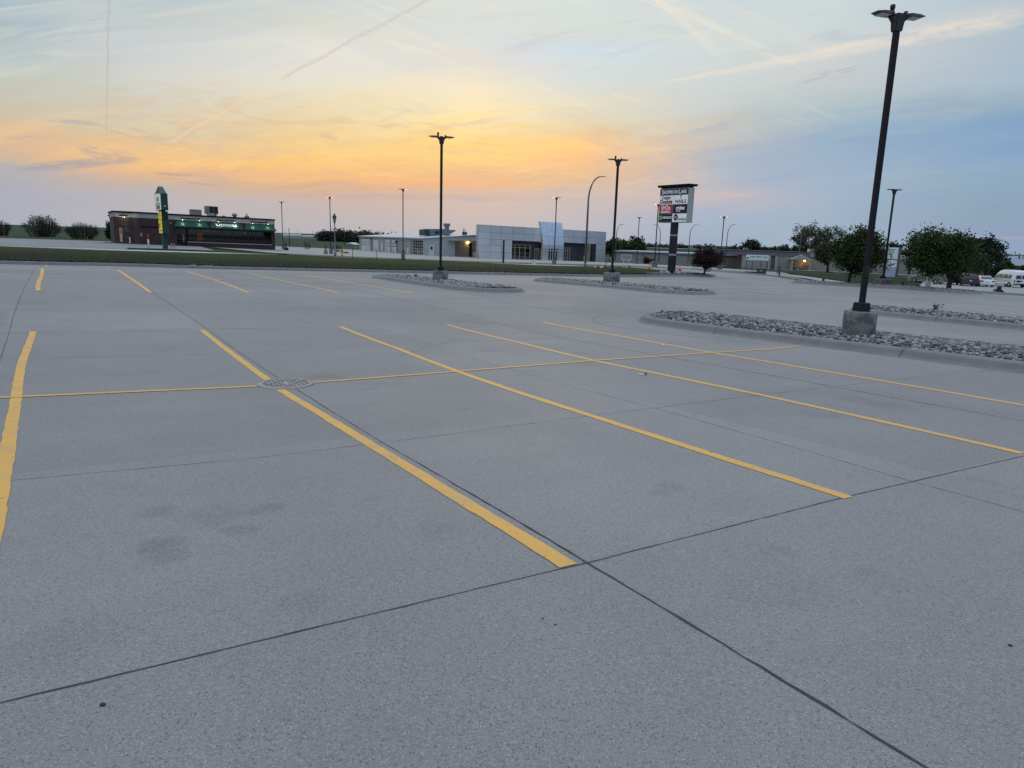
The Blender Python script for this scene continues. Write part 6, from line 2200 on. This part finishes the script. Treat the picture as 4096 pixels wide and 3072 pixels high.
def turf():
    """short grass standing over the verge, thicker along the kerb"""
    rg = np.random.default_rng(17)
    n = 14000
    u = -44 + 92 * rg.random(n)
    edge = rg.random(n) < 0.6
    v = np.where(edge, 47.92 + np.abs(rg.normal(size=n)) * 0.25, 48.0 + 34 * rg.random(n) ** 1.3)
    lim = np.interp(u, [-90, -8, 2.6, 12, 20, 28.6, 43.7, 56], [112, 92, 83, 80.5, 79, 75.3, 68.6, 64.5]) - 0.4
    v = np.minimum(v, lim)
    x = u * CY - v * SY
    y = u * SY + v * CY
    z = hgt(x, y) + 0.15 + verge_hump(x, y)
    hgt_ = (0.012 + 0.03 * rg.random(n) ** 2) * (1 + 1.6 * edge)
    a = rg.random(n) * 6.283
    w_ = 0.03 + 0.05 * rg.random(n)
    le = rg.normal(size=(n, 2)) * 0.04
    dx_, dy_ = np.cos(a) * w_, np.sin(a) * w_
    V = np.stack([np.column_stack([x - dx_, y - dy_, z]), np.column_stack([x + dx_, y + dy_, z]), np.column_stack([x + dx_ * .7 + le[:, 0], y + dy_ * .7 + le[:, 1], z + hgt_]), np.column_stack([x - dx_ * .6 + le[:, 0], y - dy_ * .6 + le[:, 1], z + hgt_ * .9])], 1).reshape(-1, 3)
    o = link('grass_blades', quadmesh('grass_blades', V, np.arange(4 * n).reshape(-1, 4), leafmat('turf_blade', (0.013, 0.016, 0.006), (0.028, 0.034, 0.011), 0.1)))
    tag(o, 'short rough grass over the verge behind the long kerb', 'grass', kind='stuff')


turf()


# ================================================================== VEHICLES
def prof_solid(pts, n_close=True):
    """closed side outline: each point (x, z, half width)"""
    n = len(pts)
    vs = [(x, -w, z) for x, z, w in pts] + [(x, w, z) for x, z, w in pts]
    fs = [tuple(range(n)), tuple(range(2 * n - 1, n - 1, -1))] + [(i, n + i, n + (i + 1) % n, (i + 1) % n) for i in range(n)]
    return MB().add(vs, fs)


def wheel(rt, x, y, r, wd=0.2):
    s = 1 if y > 0 else -1
    t = MB()
    n = 20
    for k in range(n):
        pass
    prof = [(r * 0.62, -wd / 2), (r * 0.94, -wd / 2), (r, -wd / 2 + 0.03), (r, wd / 2 - 0.03), (r * 0.94, wd / 2), (r * 0.62, wd / 2)]
    vs, fs = [], []
    for pr, py in prof:
        for k in range(n):
            a = 2 * math.pi * k / n
            vs.append((x + pr * math.cos(a), y + py, r + pr * math.sin(a)))
    for i in range(len(prof) - 1):
        for k in range(n):
            fs.append((i * n + k, i * n + (k + 1) % n, (i + 1) * n + (k + 1) % n, (i + 1) * n + k))
    t.add(vs, fs, True)
    wo_ = t.build('wheel', M['tyre'], rt)
    d = MB()
    rim = []
    for k in range(10):
        a = 2 * math.pi * k / 10
        rim.append((x + r * 0.63 * math.cos(a), y + s * wd * 0.35, r + r * 0.63 * math.sin(a)))
    d.add(rim + [(x, y + s * wd * 0.42, r)], [(k, (k + 1) % 10, 10) for k in range(10)])
    d.build('rim', M['rim'], wo_)


def side_glass(rt, quad, name='window'):
    """glass panes on both flanks: quad of (x, z, half width)"""
    for s in (1, -1):
        MB().add([(x, s * (w + 0.012), z) for x, z, w in quad], [tuple(range(len(quad)))]).build(name, M['carglass'], rt)


def car(name, label, cat, loc, heading, body, lower, upper, glass, rear_glass, front_glass, wheels, r, W_, tails, plate, group, dark_plate=False, extra=None):
    """local +x is the front; heading = degrees right of +Y"""
    rt = thing(name, label, cat, (loc[0], loc[1], gz(*loc) + 0.05), R(90 - heading), group)
    prof_solid(lower).build('body', body, rt, bevel=0.035)
    prof_solid(upper).build('cabin', body, rt, bevel=0.03)
    for q in glass:
        side_glass(rt, q)
    for nm, q in (('rear_window', rear_glass), ('windscreen', front_glass)):
        MB().add(q, [tuple(range(len(q)))]).build(nm, M['carglass'], rt)
    for x in wheels:
        for s in (1, -1):
            wheel(rt, x, s * (W_ / 2 - 0.10), r)
    for (x, y0, y1, z0, z1) in tails:
        for s in (1, -1):
            a, b = sorted((s * y0, s * y1))
            MB().box(x - 0.03, x + 0.12, a, b, z0, z1).build('tail_light', M['tail'], rt)
    xr = min(q[0] for q in lower)
    xf = max(q[0] for q in lower)
    MB().box(xr - 0.03, xr + 0.2, -W_ / 2 + 0.06, W_ / 2 - 0.06, r + 0.02, r + 0.2).build('rear_bumper', M['plastic'] if dark_plate else body, rt, bevel=0.02)
    MB().box(xr - 0.05, xr - 0.031, -0.16, 0.16, plate, plate + 0.12).build('number_plate', M['dframe'] if dark_plate else M['white'], rt)
    for s in (1, -1):
        MB().box(xf - 0.22, xf - 0.02, s * (W_ / 2 - 0.28) - 0.14, s * (W_ / 2 - 0.28) + 0.14, r + 0.32, r + 0.46).build('headlight', M['headl'], rt)
        MB().box(front_glass[0][0] - 0.3, front_glass[0][0] - 0.12, s * (W_ / 2 + 0.08) - 0.08, s * (W_ / 2 + 0.08) + 0.08, front_glass[0][2] + 0.02, front_glass[0][2] + 0.17).build('mirror', M['plastic'], rt)
    if extra:
        extra(rt)
    return rt


pw = mat('white_car_paint', (0.74, 0.76, 0.78), 0.3, 0, 0.03, 1.0, coat=0.5)
pn = mat('navy_car_paint', (0.018, 0.022, 0.034), 0.3, 0.2, 0.05, 1.0, coat=0.6)
pk = mat('black_car_paint', (0.012, 0.012, 0.014), 0.3, 0.1, 0.05, 1.0, coat=0.6)
psv = mat('tan_silver_paint', (0.30, 0.27, 0.24), 0.3, 0.6, 0.05, 1.0, coat=0.5)
GV = 'vehicles parked beyond the grass strip'


def lower_box(L, W_, zb, zs, hood, hoodz, nose, tailx=0.0):
    w = W_ / 2
    return [(-L / 2 + 0.02, zb, w - 0.08), (-L / 2, zb + 0.25, w - 0.03), (-L / 2 + 0.03, zs, w - 0.04), (hood, zs + 0.02, w - 0.04), (L / 2 - nose, hoodz, w - 0.08), (L / 2, hoodz - 0.18, w - 0.16), (L / 2 - 0.02, zb + 0.05, w - 0.12), (L / 2 - 0.2, zb - 0.03, w - 0.1), (-L / 2 + 0.3, zb - 0.03, w - 0.1)]


def van_extra(rt):
    for (a, b) in ((-0.72, -0.08), (0.08, 0.72)):
        MB().add([(-2.865, a, 1.18), (-2.865, b, 1.18), (-2.835, b, 1.66), (-2.835, a, 1.66)], [(0, 1, 2, 3)]).build('rear_window', M['carglass'], rt)
    MB().box(-2.852, -2.845, -0.012, 0.012, 0.6, 1.9).build('door_seam', M['dframe'], rt)
    for s in (1, -1):
        for (x0, x1) in ((-2.2, -1.55), (-1.42, -0.45), (-0.32, 0.62)):
            MB().add([(x0, s * 0.992, 1.2), (x1, s * 0.992, 1.2), (x1 - 0.04, s * 0.972, 1.72), (x0 + 0.04, s * 0.972, 1.72)], [(0, 1, 2, 3)]).build('window', mat('bright_glass', (0.30, 0.26, 0.20), 0.05, 0.6, 0.05, 1.0) if 'bright_glass' not in bpy.data.materials else bpy.data.materials['bright_glass'], rt)
        MB().box(-2.3, 2.2, s * 0.995 - 0.008, s * 0.995 + 0.008, 0.86, 0.91).build('side_moulding', M['trim'], rt)
    MB().box(-2.9, -2.84, -0.95, -0.78, 0.72, 1.0).build('tail_light', M['tail'], rt)
    MB().box(-2.9, -2.84, 0.78, 0.95, 0.72, 1.0).build('tail_light', M['tail'], rt)
    MB().box(-2.895, -2.88, 0.15, 0.62, 0.74, 0.98).build('plate_panel', M['dframe'], rt)


def van(label, loc, heading):
    w = 0.98
    low = [(-2.85, 0.42, w - 0.05), (-2.86, 0.6, w), (-2.84, 1.1, w), (1.55, 1.12, w), (2.55, 1.02, w - 0.1), (2.75, 0.85, w - 0.15), (2.74, 0.45, w - 0.1), (2.4, 0.36, w - 0.08), (-2.5, 0.36, w - 0.06)]
    up = [(-2.84, 1.09, w - 0.001), (-2.82, 1.7, w - 0.03), (-2.72, 2.12, w - 0.14), (-2.5, 2.3, w - 0.28), (0.1, 2.34, w - 0.28), (0.75, 2.2, w - 0.22), (1.1, 1.78, w - 0.08), (1.75, 1.11, w - 0.05)]
    return car('van', label, 'van', loc, heading, pw, low, up, [[(0.78, 1.18, 0.975), (1.45, 1.18, 0.95), (1.05, 1.68, 0.905), (0.78, 1.70, 0.93)]], [(-2.852, -0.01, 1.3), (-2.852, 0.01, 1.3), (-2.84, 0.01, 1.5), (-2.84, -0.01, 1.5)],
               [(1.74, -0.8, 1.14), (1.74, 0.8, 1.14), (1.14, 0.78, 1.75), (1.14, -0.78, 1.75)], (-1.85, 1.75), 0.36, 1.96, [], 0.80, GV, True, van_extra)


van('white raised roof passenger van seen from behind at the right', (69.25, 101.0), 3)
van('white vehicle cut by the right edge next to the raised roof van', (72.88, 99.0), 20)
# sedan
w = 0.90
low = [(-2.36, 0.32, w - 0.08), (-2.40, 0.55, w - 0.02), (-2.34, 0.93, w - 0.06), (-1.7, 1.0, w - 0.05), (0.95, 0.95, w - 0.03), (1.9, 0.82, w - 0.1), (2.32, 0.62, w - 0.2), (2.33, 0.36, w - 0.14), (2.1, 0.25, w - 0.1), (-2.1, 0.25, w - 0.1)]
up = [(-1.75, 0.97, w - 0.12), (-1.0, 1.40, w - 0.26), (-0.5, 1.46, w - 0.27), (0.15, 1.44, w - 0.27), (1.05, 0.94, w - 0.12)]
car('sedan', 'white saloon car seen from behind between the minivan and the van', 'car', (64.48, 99.0), 20, pw, low, up,
    [[(-1.45, 1.01, w - 0.125), (-0.42, 0.99, w - 0.12), (-0.42, 1.38, w - 0.245), (-0.95, 1.35, w - 0.24)], [(-0.34, 0.99, w - 0.12), (0.8, 0.98, w - 0.12), (0.15, 1.37, w - 0.245), (-0.34, 1.39, w - 0.25)]],
    [(-1.69, -0.7, 1.02), (-1.69, 0.7, 1.02), (-1.08, 0.58, 1.375), (-1.08, -0.58, 1.375)], [(0.99, -0.7, 1.0), (0.99, 0.7, 1.0), (0.25, 0.58, 1.41), (0.25, -0.58, 1.41)], (-1.42, 1.42), 0.33, 1.8, [(-2.36, 0.48, 0.82, 0.68, 0.86)], 0.62, GV)


def mini(name, label, cat, loc, heading, paint, H=1.76, L_=4.9, W_=1.94):
    w = W_ / 2
    l2 = L_ / 2
    low = [(-l2 + 0.02, 0.34, w - 0.06), (-l2, 0.6, w - 0.02), (-l2 + 0.02, 1.02, w - 0.03), (l2 - 1.35, 1.0, w - 0.03), (l2 - 0.35, 0.86, w - 0.12), (l2, 0.66, w - 0.2), (l2 - 0.02, 0.36, w - 0.14), (l2 - 0.25, 0.26, w - 0.1), (-l2 + 0.3, 0.26, w - 0.08)]
    up = [(-l2 + 0.02, 1.0, w - 0.05), (-l2 + 0.22, 1.58, w - 0.18), (-l2 + 0.5, H - 0.02, w - 0.26), (0.0, H, w - 0.26), (0.55, H - 0.08, w - 0.25), (l2 - 1.05, 1.0, w - 0.08)]
    z1, z0 = H - 0.22, 1.06
    return car(name, label, cat, loc, heading, paint, low, up,
               [[(-l2 + 0.35, z0, w - 0.05), (-0.75, z0, w - 0.055), (-0.75, z1, w - 0.175), (-l2 + 0.5, z1, w - 0.175)], [(-0.65, z0, w - 0.055), (0.25, z0, w - 0.055), (0.25, z1, w - 0.175), (-0.65, z1, w - 0.175)], [(0.35, z0, w - 0.06), (l2 - 1.3, z0, w - 0.075), (0.62, z1, w - 0.18), (0.35, z1, w - 0.175)]],
               [(-l2 + 0.035, -w + 0.22, 1.1), (-l2 + 0.035, w - 0.22, 1.1), (-l2 + 0.20, w - 0.30, 1.55), (-l2 + 0.20, -w + 0.30, 1.55)],
               [(l2 - 1.12, -w + 0.2, 1.06), (l2 - 1.12, w - 0.2, 1.06), (0.66, w - 0.34, H - 0.12), (0.66, -w + 0.34, H - 0.12)], (-l2 + 0.95, l2 - 0.95), 0.34, W_, [(-l2 + 0.01, w - 0.22, w - 0.06, 0.9, 1.2)], 0.72, GV)


mini('minivan', 'navy minivan seen from behind left of the white saloon', 'car', (61.95, 98.5), 22, pn)
mini('dark_car', 'black car mostly hidden under the round tree', 'car', (61.81, 102.0), 5, pk, 1.5, 4.6, 1.84)
mini('estate_car', 'tan silver car showing its side left of the guarded tree trunk', 'car', (57.39, 100.0), -38, psv, 1.52, 4.7, 1.84)

# ================================================================== STREET FURNITURE AND SMALL THINGS
# lantern lamp
lx, ly = (-23.31, 93.0)
ln = thing('lantern_lamp', 'lantern topped street lamp with a dark green head beside the hydrant', 'street light', (lx, ly, gz(lx, ly)))
MB().lathe([(0.17, -0.1), (0.17, 0.5), (0.11, 0.6), (0.085, 0.9), (0.06, 4.0), (0.08, 4.05)], 12).build('post', M['galv'], ln)
MB().lathe([(0.08, 4.05), (0.13, 4.2), (0.24, 4.75), (0.25, 4.8)], 12).build('lantern_glass', mat('lantern_glass', (0.16, 0.20, 0.17), 0.2, 0, 0.1), ln)
MB().lathe([(0.28, 4.8), (0.28, 4.86), (0.22, 5.05), (0.11, 5.17), (0.10, 5.28), (0.03, 5.36)], 12).build('lantern_cap', M['green'], ln)
# hydrant
hx, hy = (-22.9, 95.0)
hd_ = thing('fire_hydrant', 'yellow fire hydrant with a green top on the grass strip', 'hydrant', (hx, hy, gz(hx, hy) + 0.1))
hy_ = mat('hydrant_yellow', (0.55, 0.33, 0.03), 0.5, 0, 0.1)
MB().lathe([(0.17, -0.1), (0.17, 0.06), (0.11, 0.07), (0.11, 0.48), (0.15, 0.49), (0.15, 0.53), (0.12, 0.54)], 14).build('barrel', hy_, hd_)
MB().lathe([(0.14, 0.54), (0.12, 0.63), (0.06, 0.70), (0.035, 0.71), (0.035, 0.77)], 14).build('bonnet', M['green'], hd_)
nz_ = MB().tube([(-0.22, 0, 0.36), (0.22, 0, 0.36)], 0.07, 10)
nz_.tube([(0, -0.2, 0.34), (0, 0, 0.34)], 0.085, 10)
nz_.build('nozzles', hy_, hd_)
# gas marker post by the restaurant
ux, uy = (-44.85, 88.0)
um = thing('marker_post', 'white marker post with a red top before the restaurant wall', 'marker post', (ux, uy, gz(ux, uy)))
MB().lathe([(0.09, -0.1), (0.09, 1.05)], 12).build('white_tube', M['white'], um)
MB().lathe([(0.095, 1.05), (0.095, 1.55), (0.07, 1.6)], 12).build('red_tube', M['red'], um)
# cabinet on legs
ux, uy = (-42.39, 89.0)
uc = thing('utility_cabinet', 'small pale utility cabinet on legs right of the green pylon sign', 'utility box', (ux, uy, gz(ux, uy)), R(10))
MB().box(-0.24, 0.24, -0.12, 0.12, 0.28, 0.62).build('cabinet', M['hvac'], uc, bevel=0.015)
for x in (-0.2, 0.2):
    MB().box(x - 0.025, x + 0.025, -0.03, 0.03, -0.1, 0.28).build('leg', M['dsteel'], uc)
# pad boxes
ux, uy = (-27.42, 104.0)
o = MB().box(-0.28, 0.28, -0.25, 0.25, -0.1, 0.62, 0.03).build('utility_box', M['hvac'], None, (ux, uy, gz(ux, uy)), R(10), 0.02)
tag(o, 'small grey utility box left of a square lamp post base', 'utility box')


def yard_sign(label, loc, w_, h__, leg, rz, mark=True, dark=False):
    rt = thing('yard_sign', label, 'sign', (loc[0], loc[1], gz(*loc) + 0.1), R(rz), 'small yard signs on the grass')
    MB().box(-w_ / 2, w_ / 2, -0.008, 0.008, leg, leg + h__).build('board', M['dsteel'] if dark else M['white'], rt)
    for x in (-w_ * 0.3, w_ * 0.3):
        MB().box(x - 0.008, x + 0.008, -0.006, 0.006, -0.15, leg).build('stake', M['galv'], rt)
    if mark:
        cz = leg + h__ * 0.5
        s = w_ * 0.40
        pts = [(-0.85, 0.28), (-1.0, -0.05), (-0.92, -0.30), (-0.62, -0.34), (-0.2, -0.2), (1.0, 0.42), (-0.15, -0.02), (-0.5, -0.07), (-0.72, 0.02)]
        MB().add([(x * s, -0.0095, cz + z * s) for x, z in pts], [tuple(range(len(pts)))]).build('tick_mark', M['dframe'], rt)
    return rt


yard_sign('white yard sign with a dark tick mark in front of the silver showroom', (2.18, 84.0), 0.46, 0.52, 0.06, 2)
yard_sign('narrow white yard sign by the restaurant entry', (-46.03, 86.0), 0.26, 0.68, 0.45, -35)
yard_sign('dark little sign on a thin stake at the far left', (-59.24, 84.0), 0.16, 0.65, 0.6, -55, False, True)
# stakes and posts
for (x, y, lab, tl) in ((*(-19.05, 84.0), 'thin dark post leaning right on the verge', 0.06), (*(-16.38, 85.0), 'thin upright dark post on the verge before the service wing', 0.0)):
    o = MB().tube([(0, 0, -0.2), (tl * 1.1, 0, 1.15)], 0.035, 6).build('sign_post', M['dsteel'], None, (x, y, gz(x, y) + 0.1))
    tag(o, lab, 'post')
x, y = (-1.57, 92.0)
o = MB().box(-0.11, 0.11, -0.11, 0.11, -0.2, 2.85).build('steel_post', M['dsteel'], None, (x, y, gz(x, y)), R(8), 0.01)
tag(o, 'thick dark steel post standing alone before the panel wall', 'post')


# traffic cones
def cone(label, loc, h__=0.78):
    rt = thing('traffic_cone', label, 'traffic cone', (loc[0], loc[1], gz(*loc) + 0.01), R(12), 'orange traffic cones by the shop sign')
    MB().box(-0.2, 0.2, -0.2, 0.2, 0, 0.045).build('foot', M['plastic'], rt, bevel=0.01)
    MB().lathe([(0.15, 0.045), (0.095, 0.33)], 14).build('body', M['orange'], rt)
    MB().lathe([(0.097, 0.331), (0.072, 0.48)], 14).build('white_collar', M['white'], rt)
    MB().lathe([(0.074, 0.481), (0.03, h__)], 14).build('tip', M['orange'], rt)


cone('orange traffic cone left of the shop sign column', (15.65, 84.0))
cone('orange traffic cone right of the shop sign column', (19.19, 84.0))
# blank trailer sign
x, y = (12.27, 80.0)
tsn = thing('trailer_sign', 'blank white framed trailer sign with its tow bar on the ground', 'sign', (x, y, gz(x, y) + 0.05), R(6))
f = MB()
f.box(-0.56, 0.56, -0.04, 0.04, 1.52, 1.60)
f.box(-0.56, 0.56, -0.04, 0.04, 0.98, 1.06)
f.box(-0.56, -0.49, -0.04, 0.04, 1.06, 1.52)
f.box(0.49, 0.56, -0.04, 0.04, 1.06, 1.52)
f.build('sign_frame', M['white'], tsn)
MB().box(-0.489, 0.489, -0.01, 0.01, 1.06, 1.52).build('blank_board', mat('blank_board', (0.30, 0.32, 0.33), 0.6, 0, 0.08), tsn)
for q in (-0.26, 0.28):
    MB().box(q - 0.035, q + 0.035, -0.035, 0.035, 0.05, 0.979).build('leg', M['white'], tsn)
MB().tube([(0.25, -0.1, 0.28), (-0.25, -0.9, 0.12), (-0.5, -1.3, 0.03)], 0.04, 6).build('tow_bar', M['white'], tsn)
MB().tube([(-0.5, -1.3, 0.2), (-0.5, -1.3, -0.02)], 0.05, 8).build('jockey_wheel', M['galv'], tsn)
MB().box(0.2, 0.5, -0.25, 0.2, 0.02, 0.42).build('ballast_box', M['galv'], tsn, bevel=0.02)
# fallen banner
x, y = (9.18, 78.0)
fb = thing('fallen_banner', 'fallen pale banner lying on the grass with its dark pole up', 'banner', (x, y, gz(x, y) + 0.17), R(8))
bn = MB()
nb_ = 8
vs, fs = [], []
for k in range(nb_ + 1):
    xx = -0.62 + 1.25 * k / nb_
    for yy in (-0.45, 0.45):
        vs.append((xx, yy, 0.10 + 0.05 * math.sin(k * 1.3 + yy)))
for k in range(nb_):
    fs.append((2 * k, 2 * k + 1, 2 * k + 3, 2 * k + 2))
bn.add(vs, fs, True)
bn.add([(a, b, c - 0.02) for a, b, c in vs], [tuple(reversed(q)) for q in fs], True)
bn.build('cloth', mat('banner_cloth', (0.36, 0.48, 0.45), 0.6, 0, 0.2, 2.0), fb)
MB().tube([(0.45, 0, 0.05), (0.62, 0, 0.45), (0.66, 0, 0.85)], 0.035, 6).build('pole', M['dsteel'], fb)
# green transformer, grey cabinet, dark posts
x, y = (29.1, 85.0)
tr_ = thing('transformer_box', 'green pad transformer box at the driveway corner', 'utility box', (x, y, gz(x, y)), R(-20))
gm = mat('transformer_green', (0.060, 0.085, 0.070), 0.5, 0.1, 0.08)
MB().box(-0.52, 0.52, -0.4, 0.4, -0.1, 0.72, 0.0).build('cabinet', gm, tr_, bevel=0.03)
MB().box(-0.55, 0.55, -0.43, 0.43, 0.721, 0.78, 0.05).build('lid', gm, tr_)
MB().box(-0.2, 0.1, -0.408, -0.4005, 0.42, 0.5).build('warning_label', M['white'], tr_)
x, y = (28.24, 86.0)
o = MB().box(-0.75, 0.75, -0.2, 0.2, -0.2, 0.3).build('low_wall', gm, None, (x, y, gz(x, y)), R(-15), 0.03)
tag(o, 'low green grey wall left of the transformer box', 'wall')
x, y = (28.92, 79.0)
gcb = thing('meter_cabinet', 'tall grey cabinet on two posts right of the transformer box', 'utility box', (x, y, gz(x, y)), R(-10))
MB().box(-0.2, 0.2, -0.12, 0.12, 0.46, 1.22).build('cabinet', mat('cabinet_dark', (0.09, 0.09, 0.095), 0.6), gcb, bevel=0.02)
for q in (-0.12, 0.1):
    MB().box(q - 0.06, q + 0.06, -0.06, 0.06, -0.2, 0.459).build('post', M['trim'] if q < 0 else M['dsteel'], gcb)
for (x, y, hh, lab) in ((*(30.06, 70.0), 0.38, 'short dark post at the driveway edge left of the leaning tree'), (*(29.79, 62.0), 0.38, 'short dark post in the grass behind the nearest lamp post'), (*(31.31, 58.0), 0.55, 'short dark post left of the guarded tree')):
    o = MB().box(-0.09, 0.09, -0.09, 0.09, -0.2, hh, 0.01).build('short_post', M['dsteel'], None, (x, y, gz(x, y)), R(20), 0.01)
    tag(o, lab, 'post')
x, y = (26.63, 49.0)
o = MB().tube([(-0.08, 0, -0.05), (0.08, 0, 0.34)], 0.03, 6).build('dark_stick', M['dsteel'], None, (x, y, gz(x, y) + 0.1))
tag(o, 'dark stick leaning in the far stone bed', 'stick')
# stump with shoots
x, y = (38.49, 57.0)
st_ = thing('tree_stump', 'dark stump with leafy shoots in the grass strip before the van', 'stump', (x, y, gz(x, y) + 0.1))
MB().lathe([(0.2, -0.1), (0.16, 0.1), (0.15, 0.5), (0.14, 0.55)], 12).build('trunk', M['bark'], st_)
rg = np.random.default_rng(9)
v, f = leaves(rg, np.array([[-0.3, 0, 0.15], [-0.22, 0, 0.25], [0.3, 0, 0.08], [0.22, 0.05, 0.15]]), np.full(4, 0.08), 220, 0.035)
link('shoots', quadmesh('shoots', v, f, LEAF['bush']), st_)


def weed(label, loc, h__, seed, zoff=0.12, n=60):
    rg = np.random.default_rng(seed)
    rt = thing('weed', label, 'weed', (loc[0], loc[1], gz(*loc) + zoff), 0, 'weeds growing from the stones')
    tk = MB()
    cen = []
    for k in range(6):
        e = np.array([rg.normal() * 0.28 * h__, rg.normal() * 0.28 * h__, h__ * (0.6 + 0.4 * rg.random())])
        tk.tube([(0, 0, 0), e * 0.5 + [0, 0, 0.04], e], [0.008, 0.006, 0.003], 4, False)
        cen += [e, e * 0.7, e * 0.45]
    tk.build('stems', M['bark'], rt)
    v, f = leaves(rg, np.array(cen), np.full(len(cen), 0.04 * h__ + 0.01), n * 2, 0.018)
    link('leaves', quadmesh('leaves', v, f, LEAF['bush']), rt)


weed('leggy weed in the stone bed past the driving lane at the right', (14.43, 24.5), 0.34, 61)
weed('dark weed behind the stones left of the lamp base', (-4.93, 35.6), 0.2, 62)
weed('small green weed at the right end of the left stone island', (-0.99, 28.6), 0.14, 63)
# bits on the pavement
x, y = (-1.67, 33.0)
o = link('white_scrap', meshnp('white_scrap', IV1 * [0.09, 0.07, 0.05] + [0, 0, 0.05], IF1, M['white'], True), None, (x, y, gz(x, y) + 0.12))
tag(o, 'white scrap lying on the stones right of the lamp base', 'litter')
x, y = (1.945, 10.266)
lf = thing('crumpled_litter', 'small crumpled dark leaf and paper on the concrete by the yellow line', 'litter', (x, y, gz(x, y) + 0.004))
v = IV1 * [0.024, 0.017, 0.022] * (1 + 0.3 * np.sin(IV1 @ np.array([[5, 1, 0], [0, 6, 1], [1, 0, 5]]))) + [0.02, 0, 0.02]
link('leaf', meshnp('leaf', v, IF1, M['pier']), lf)
link('paper', meshnp('paper', IV1 * [0.06, 0.03, 0.006] + [-0.05, 0, 0.006], IF1, M['white']), lf)
for (a, b, s_, lab) in ((410, 2820, 0.018, 'dark pebble low on the left near the joint'), (4040, 2583, 0.012, 'black pebble at the far lower right'), (2215, 2497, 0.008, 'tiny black pebble below the middle joint crossing'), (2205, 2435, 0.007, 'speck of black gravel just below the crossing joints')):
    pass


for q, s_, lab in (((-1.391, 2.186), 0.008, 'dark pebble low on the left below the joint'), ((2.132, 2.723), 0.007, 'black pebble at the far lower right'), ((0.164, 2.841), 0.004, 'tiny black pebble below the crossing joints'), ((0.217, 2.79), 0.0045, 'speck of black gravel lowest under the crossing joints'), ((3.018, 14.218), 0.03, 'white scrap between two yellow lines near the stone island')):
    x, y = q
    v = IV * np.array([s_ * 1.4, s_, s_ * 0.6]) * (1 + 0.15 * np.sin(IV @ np.array([[3, 1, 0], [0, 4, 1], [1, 0, 3]])))
    o = link('pebble', meshnp('pebble', v, IF, M['white'] if 'white' in lab else M['dsteel'], True), None, (x, y, gz(x, y) + s_ * 0.4))
    tag(o, lab, 'pebble' if 'white' not in lab else 'litter')
# far poles, sheds and the trailer beyond the lot
for (x, y, hh, r_, lab) in ((*(-65.89, 210.0), 4.8, 0.12, 'bare utility pole right of the restaurant corner'), (*(-134.12, 420.0), 4.2, 0.12, 'faint far pole above the green field'), (*(-126.74, 420.0), 4.4, 0.12, 'faint far pole left of the distant wood'), (*(-118.29, 420.0), 4.2, 0.12, 'faint far pole at the edge of the distant wood'), (*(-57.01, 240.0), 6.0, 0.1, 'slim pole in front of the distant wood'), (*(-118.84, 210.0), 4.6, 0.12, 'dark utility pole left of the restaurant')):
    o = MB().tube([(0, 0, -1.0), (0, 0, hh)], [r_, r_ * 0.7], 6).build('utility_pole', M['dsteel'], None, (x, y, gz(x, y)))
    tag(o, lab, 'pole', 'far poles by the fields')


def shed(label, loc, w_, d_, h__, rh, rz, wm, rm_):
    rt = thing('farm_shed', label, 'shed', (loc[0], loc[1], gz(*loc)), R(rz), 'far sheds on the fields')
    MB().box(-w_ / 2, w_ / 2, -d_ / 2, d_ / 2, -0.5, h__).build('wall', M[wm], rt)
    rf = MB().add([(-w_ / 2 - .3, -d_ / 2 - .3, h__), (w_ / 2 + .3, -d_ / 2 - .3, h__), (w_ / 2 + .3, 0, h__ + rh), (-w_ / 2 - .3, 0, h__ + rh), (w_ / 2 + .3, d_ / 2 + .3, h__), (-w_ / 2 - .3, d_ / 2 + .3, h__)], [(0, 1, 2, 3), (3, 2, 4, 5), (0, 3, 5), (1, 4, 2), (0, 5, 4, 1)])
    rf.build('roof', M[rm_], rt)


shed('long pale far shed on the horizon right of the restaurant', (-124.05, 400.0), 9.0, 12, 0.9, 1.2, 20, 'trim', 'roofblue')
shed('low far shed further right on the horizon', (-120.5, 420.0), 7.0, 10, 0.6, 0.9, 20, 'trim', 'roofblue')
shed('white roofed hut at the foot of the distant wood', (-59.24, 262.0), 2.7, 3, 0.3, 0.75, 60, 'hvac', 'metalroof')
x, y = (-29.57, 125.0)
o = MB().box(-0.52, 0.52, -0.4, 0.4, -0.1, 0.22, 0.03).build('flat_slab', M['dsteel'], None, (x, y, gz(x, y)), R(5), 0.01)
tag(o, 'small flat dark slab at the field edge behind the hydrant', 'slab')
for (a, b) in ((424, 972), (452, 975)):
    pass
x, y = (-58.28, 103.0)
o = MB().box(-0.95, 0.95, -0.09, 0.09, -0.05, 0.14, 0.03).build('parking_stop', M['pier'], None, (x, y, gz(x, y) + 0.02), R(-38))
tag(o, 'concrete parking stop left of the restaurant entry', 'parking stop')
x, y = (-37.59, 118.0)
ac = thing('pump_housing', 'small dark plant housing at the right corner of the restaurant', 'utility box', (x, y, gz(x, y)), R(30))
MB().box(-0.3, 0.3, -0.3, 0.3, -0.1, 0.42).build('cabinet', M['dsteel'], ac, bevel=0.02)
MB().lathe([(0.1, 0.42), (0.1, 0.6), (0.05, 0.65)], 10).build('cap', M['galv'], ac)
# loose broken stone in the kerb gap near the restaurant side
sk = [(5.9, 47.3), (7.8, 47.3), (7.8, 48.2), (5.9, 48.2)]
rocks('river_stones', sk, 90, 0.05, 0.12, 91, False, 0.10)
sk = [(26.5, 47.3), (29.5, 47.3), (29.5, 48.2), (26.5, 48.2)]
rocks('river_stones', sk, 60, 0.05, 0.13, 92, False, 0.10)
bpy.context.view_layer.update()
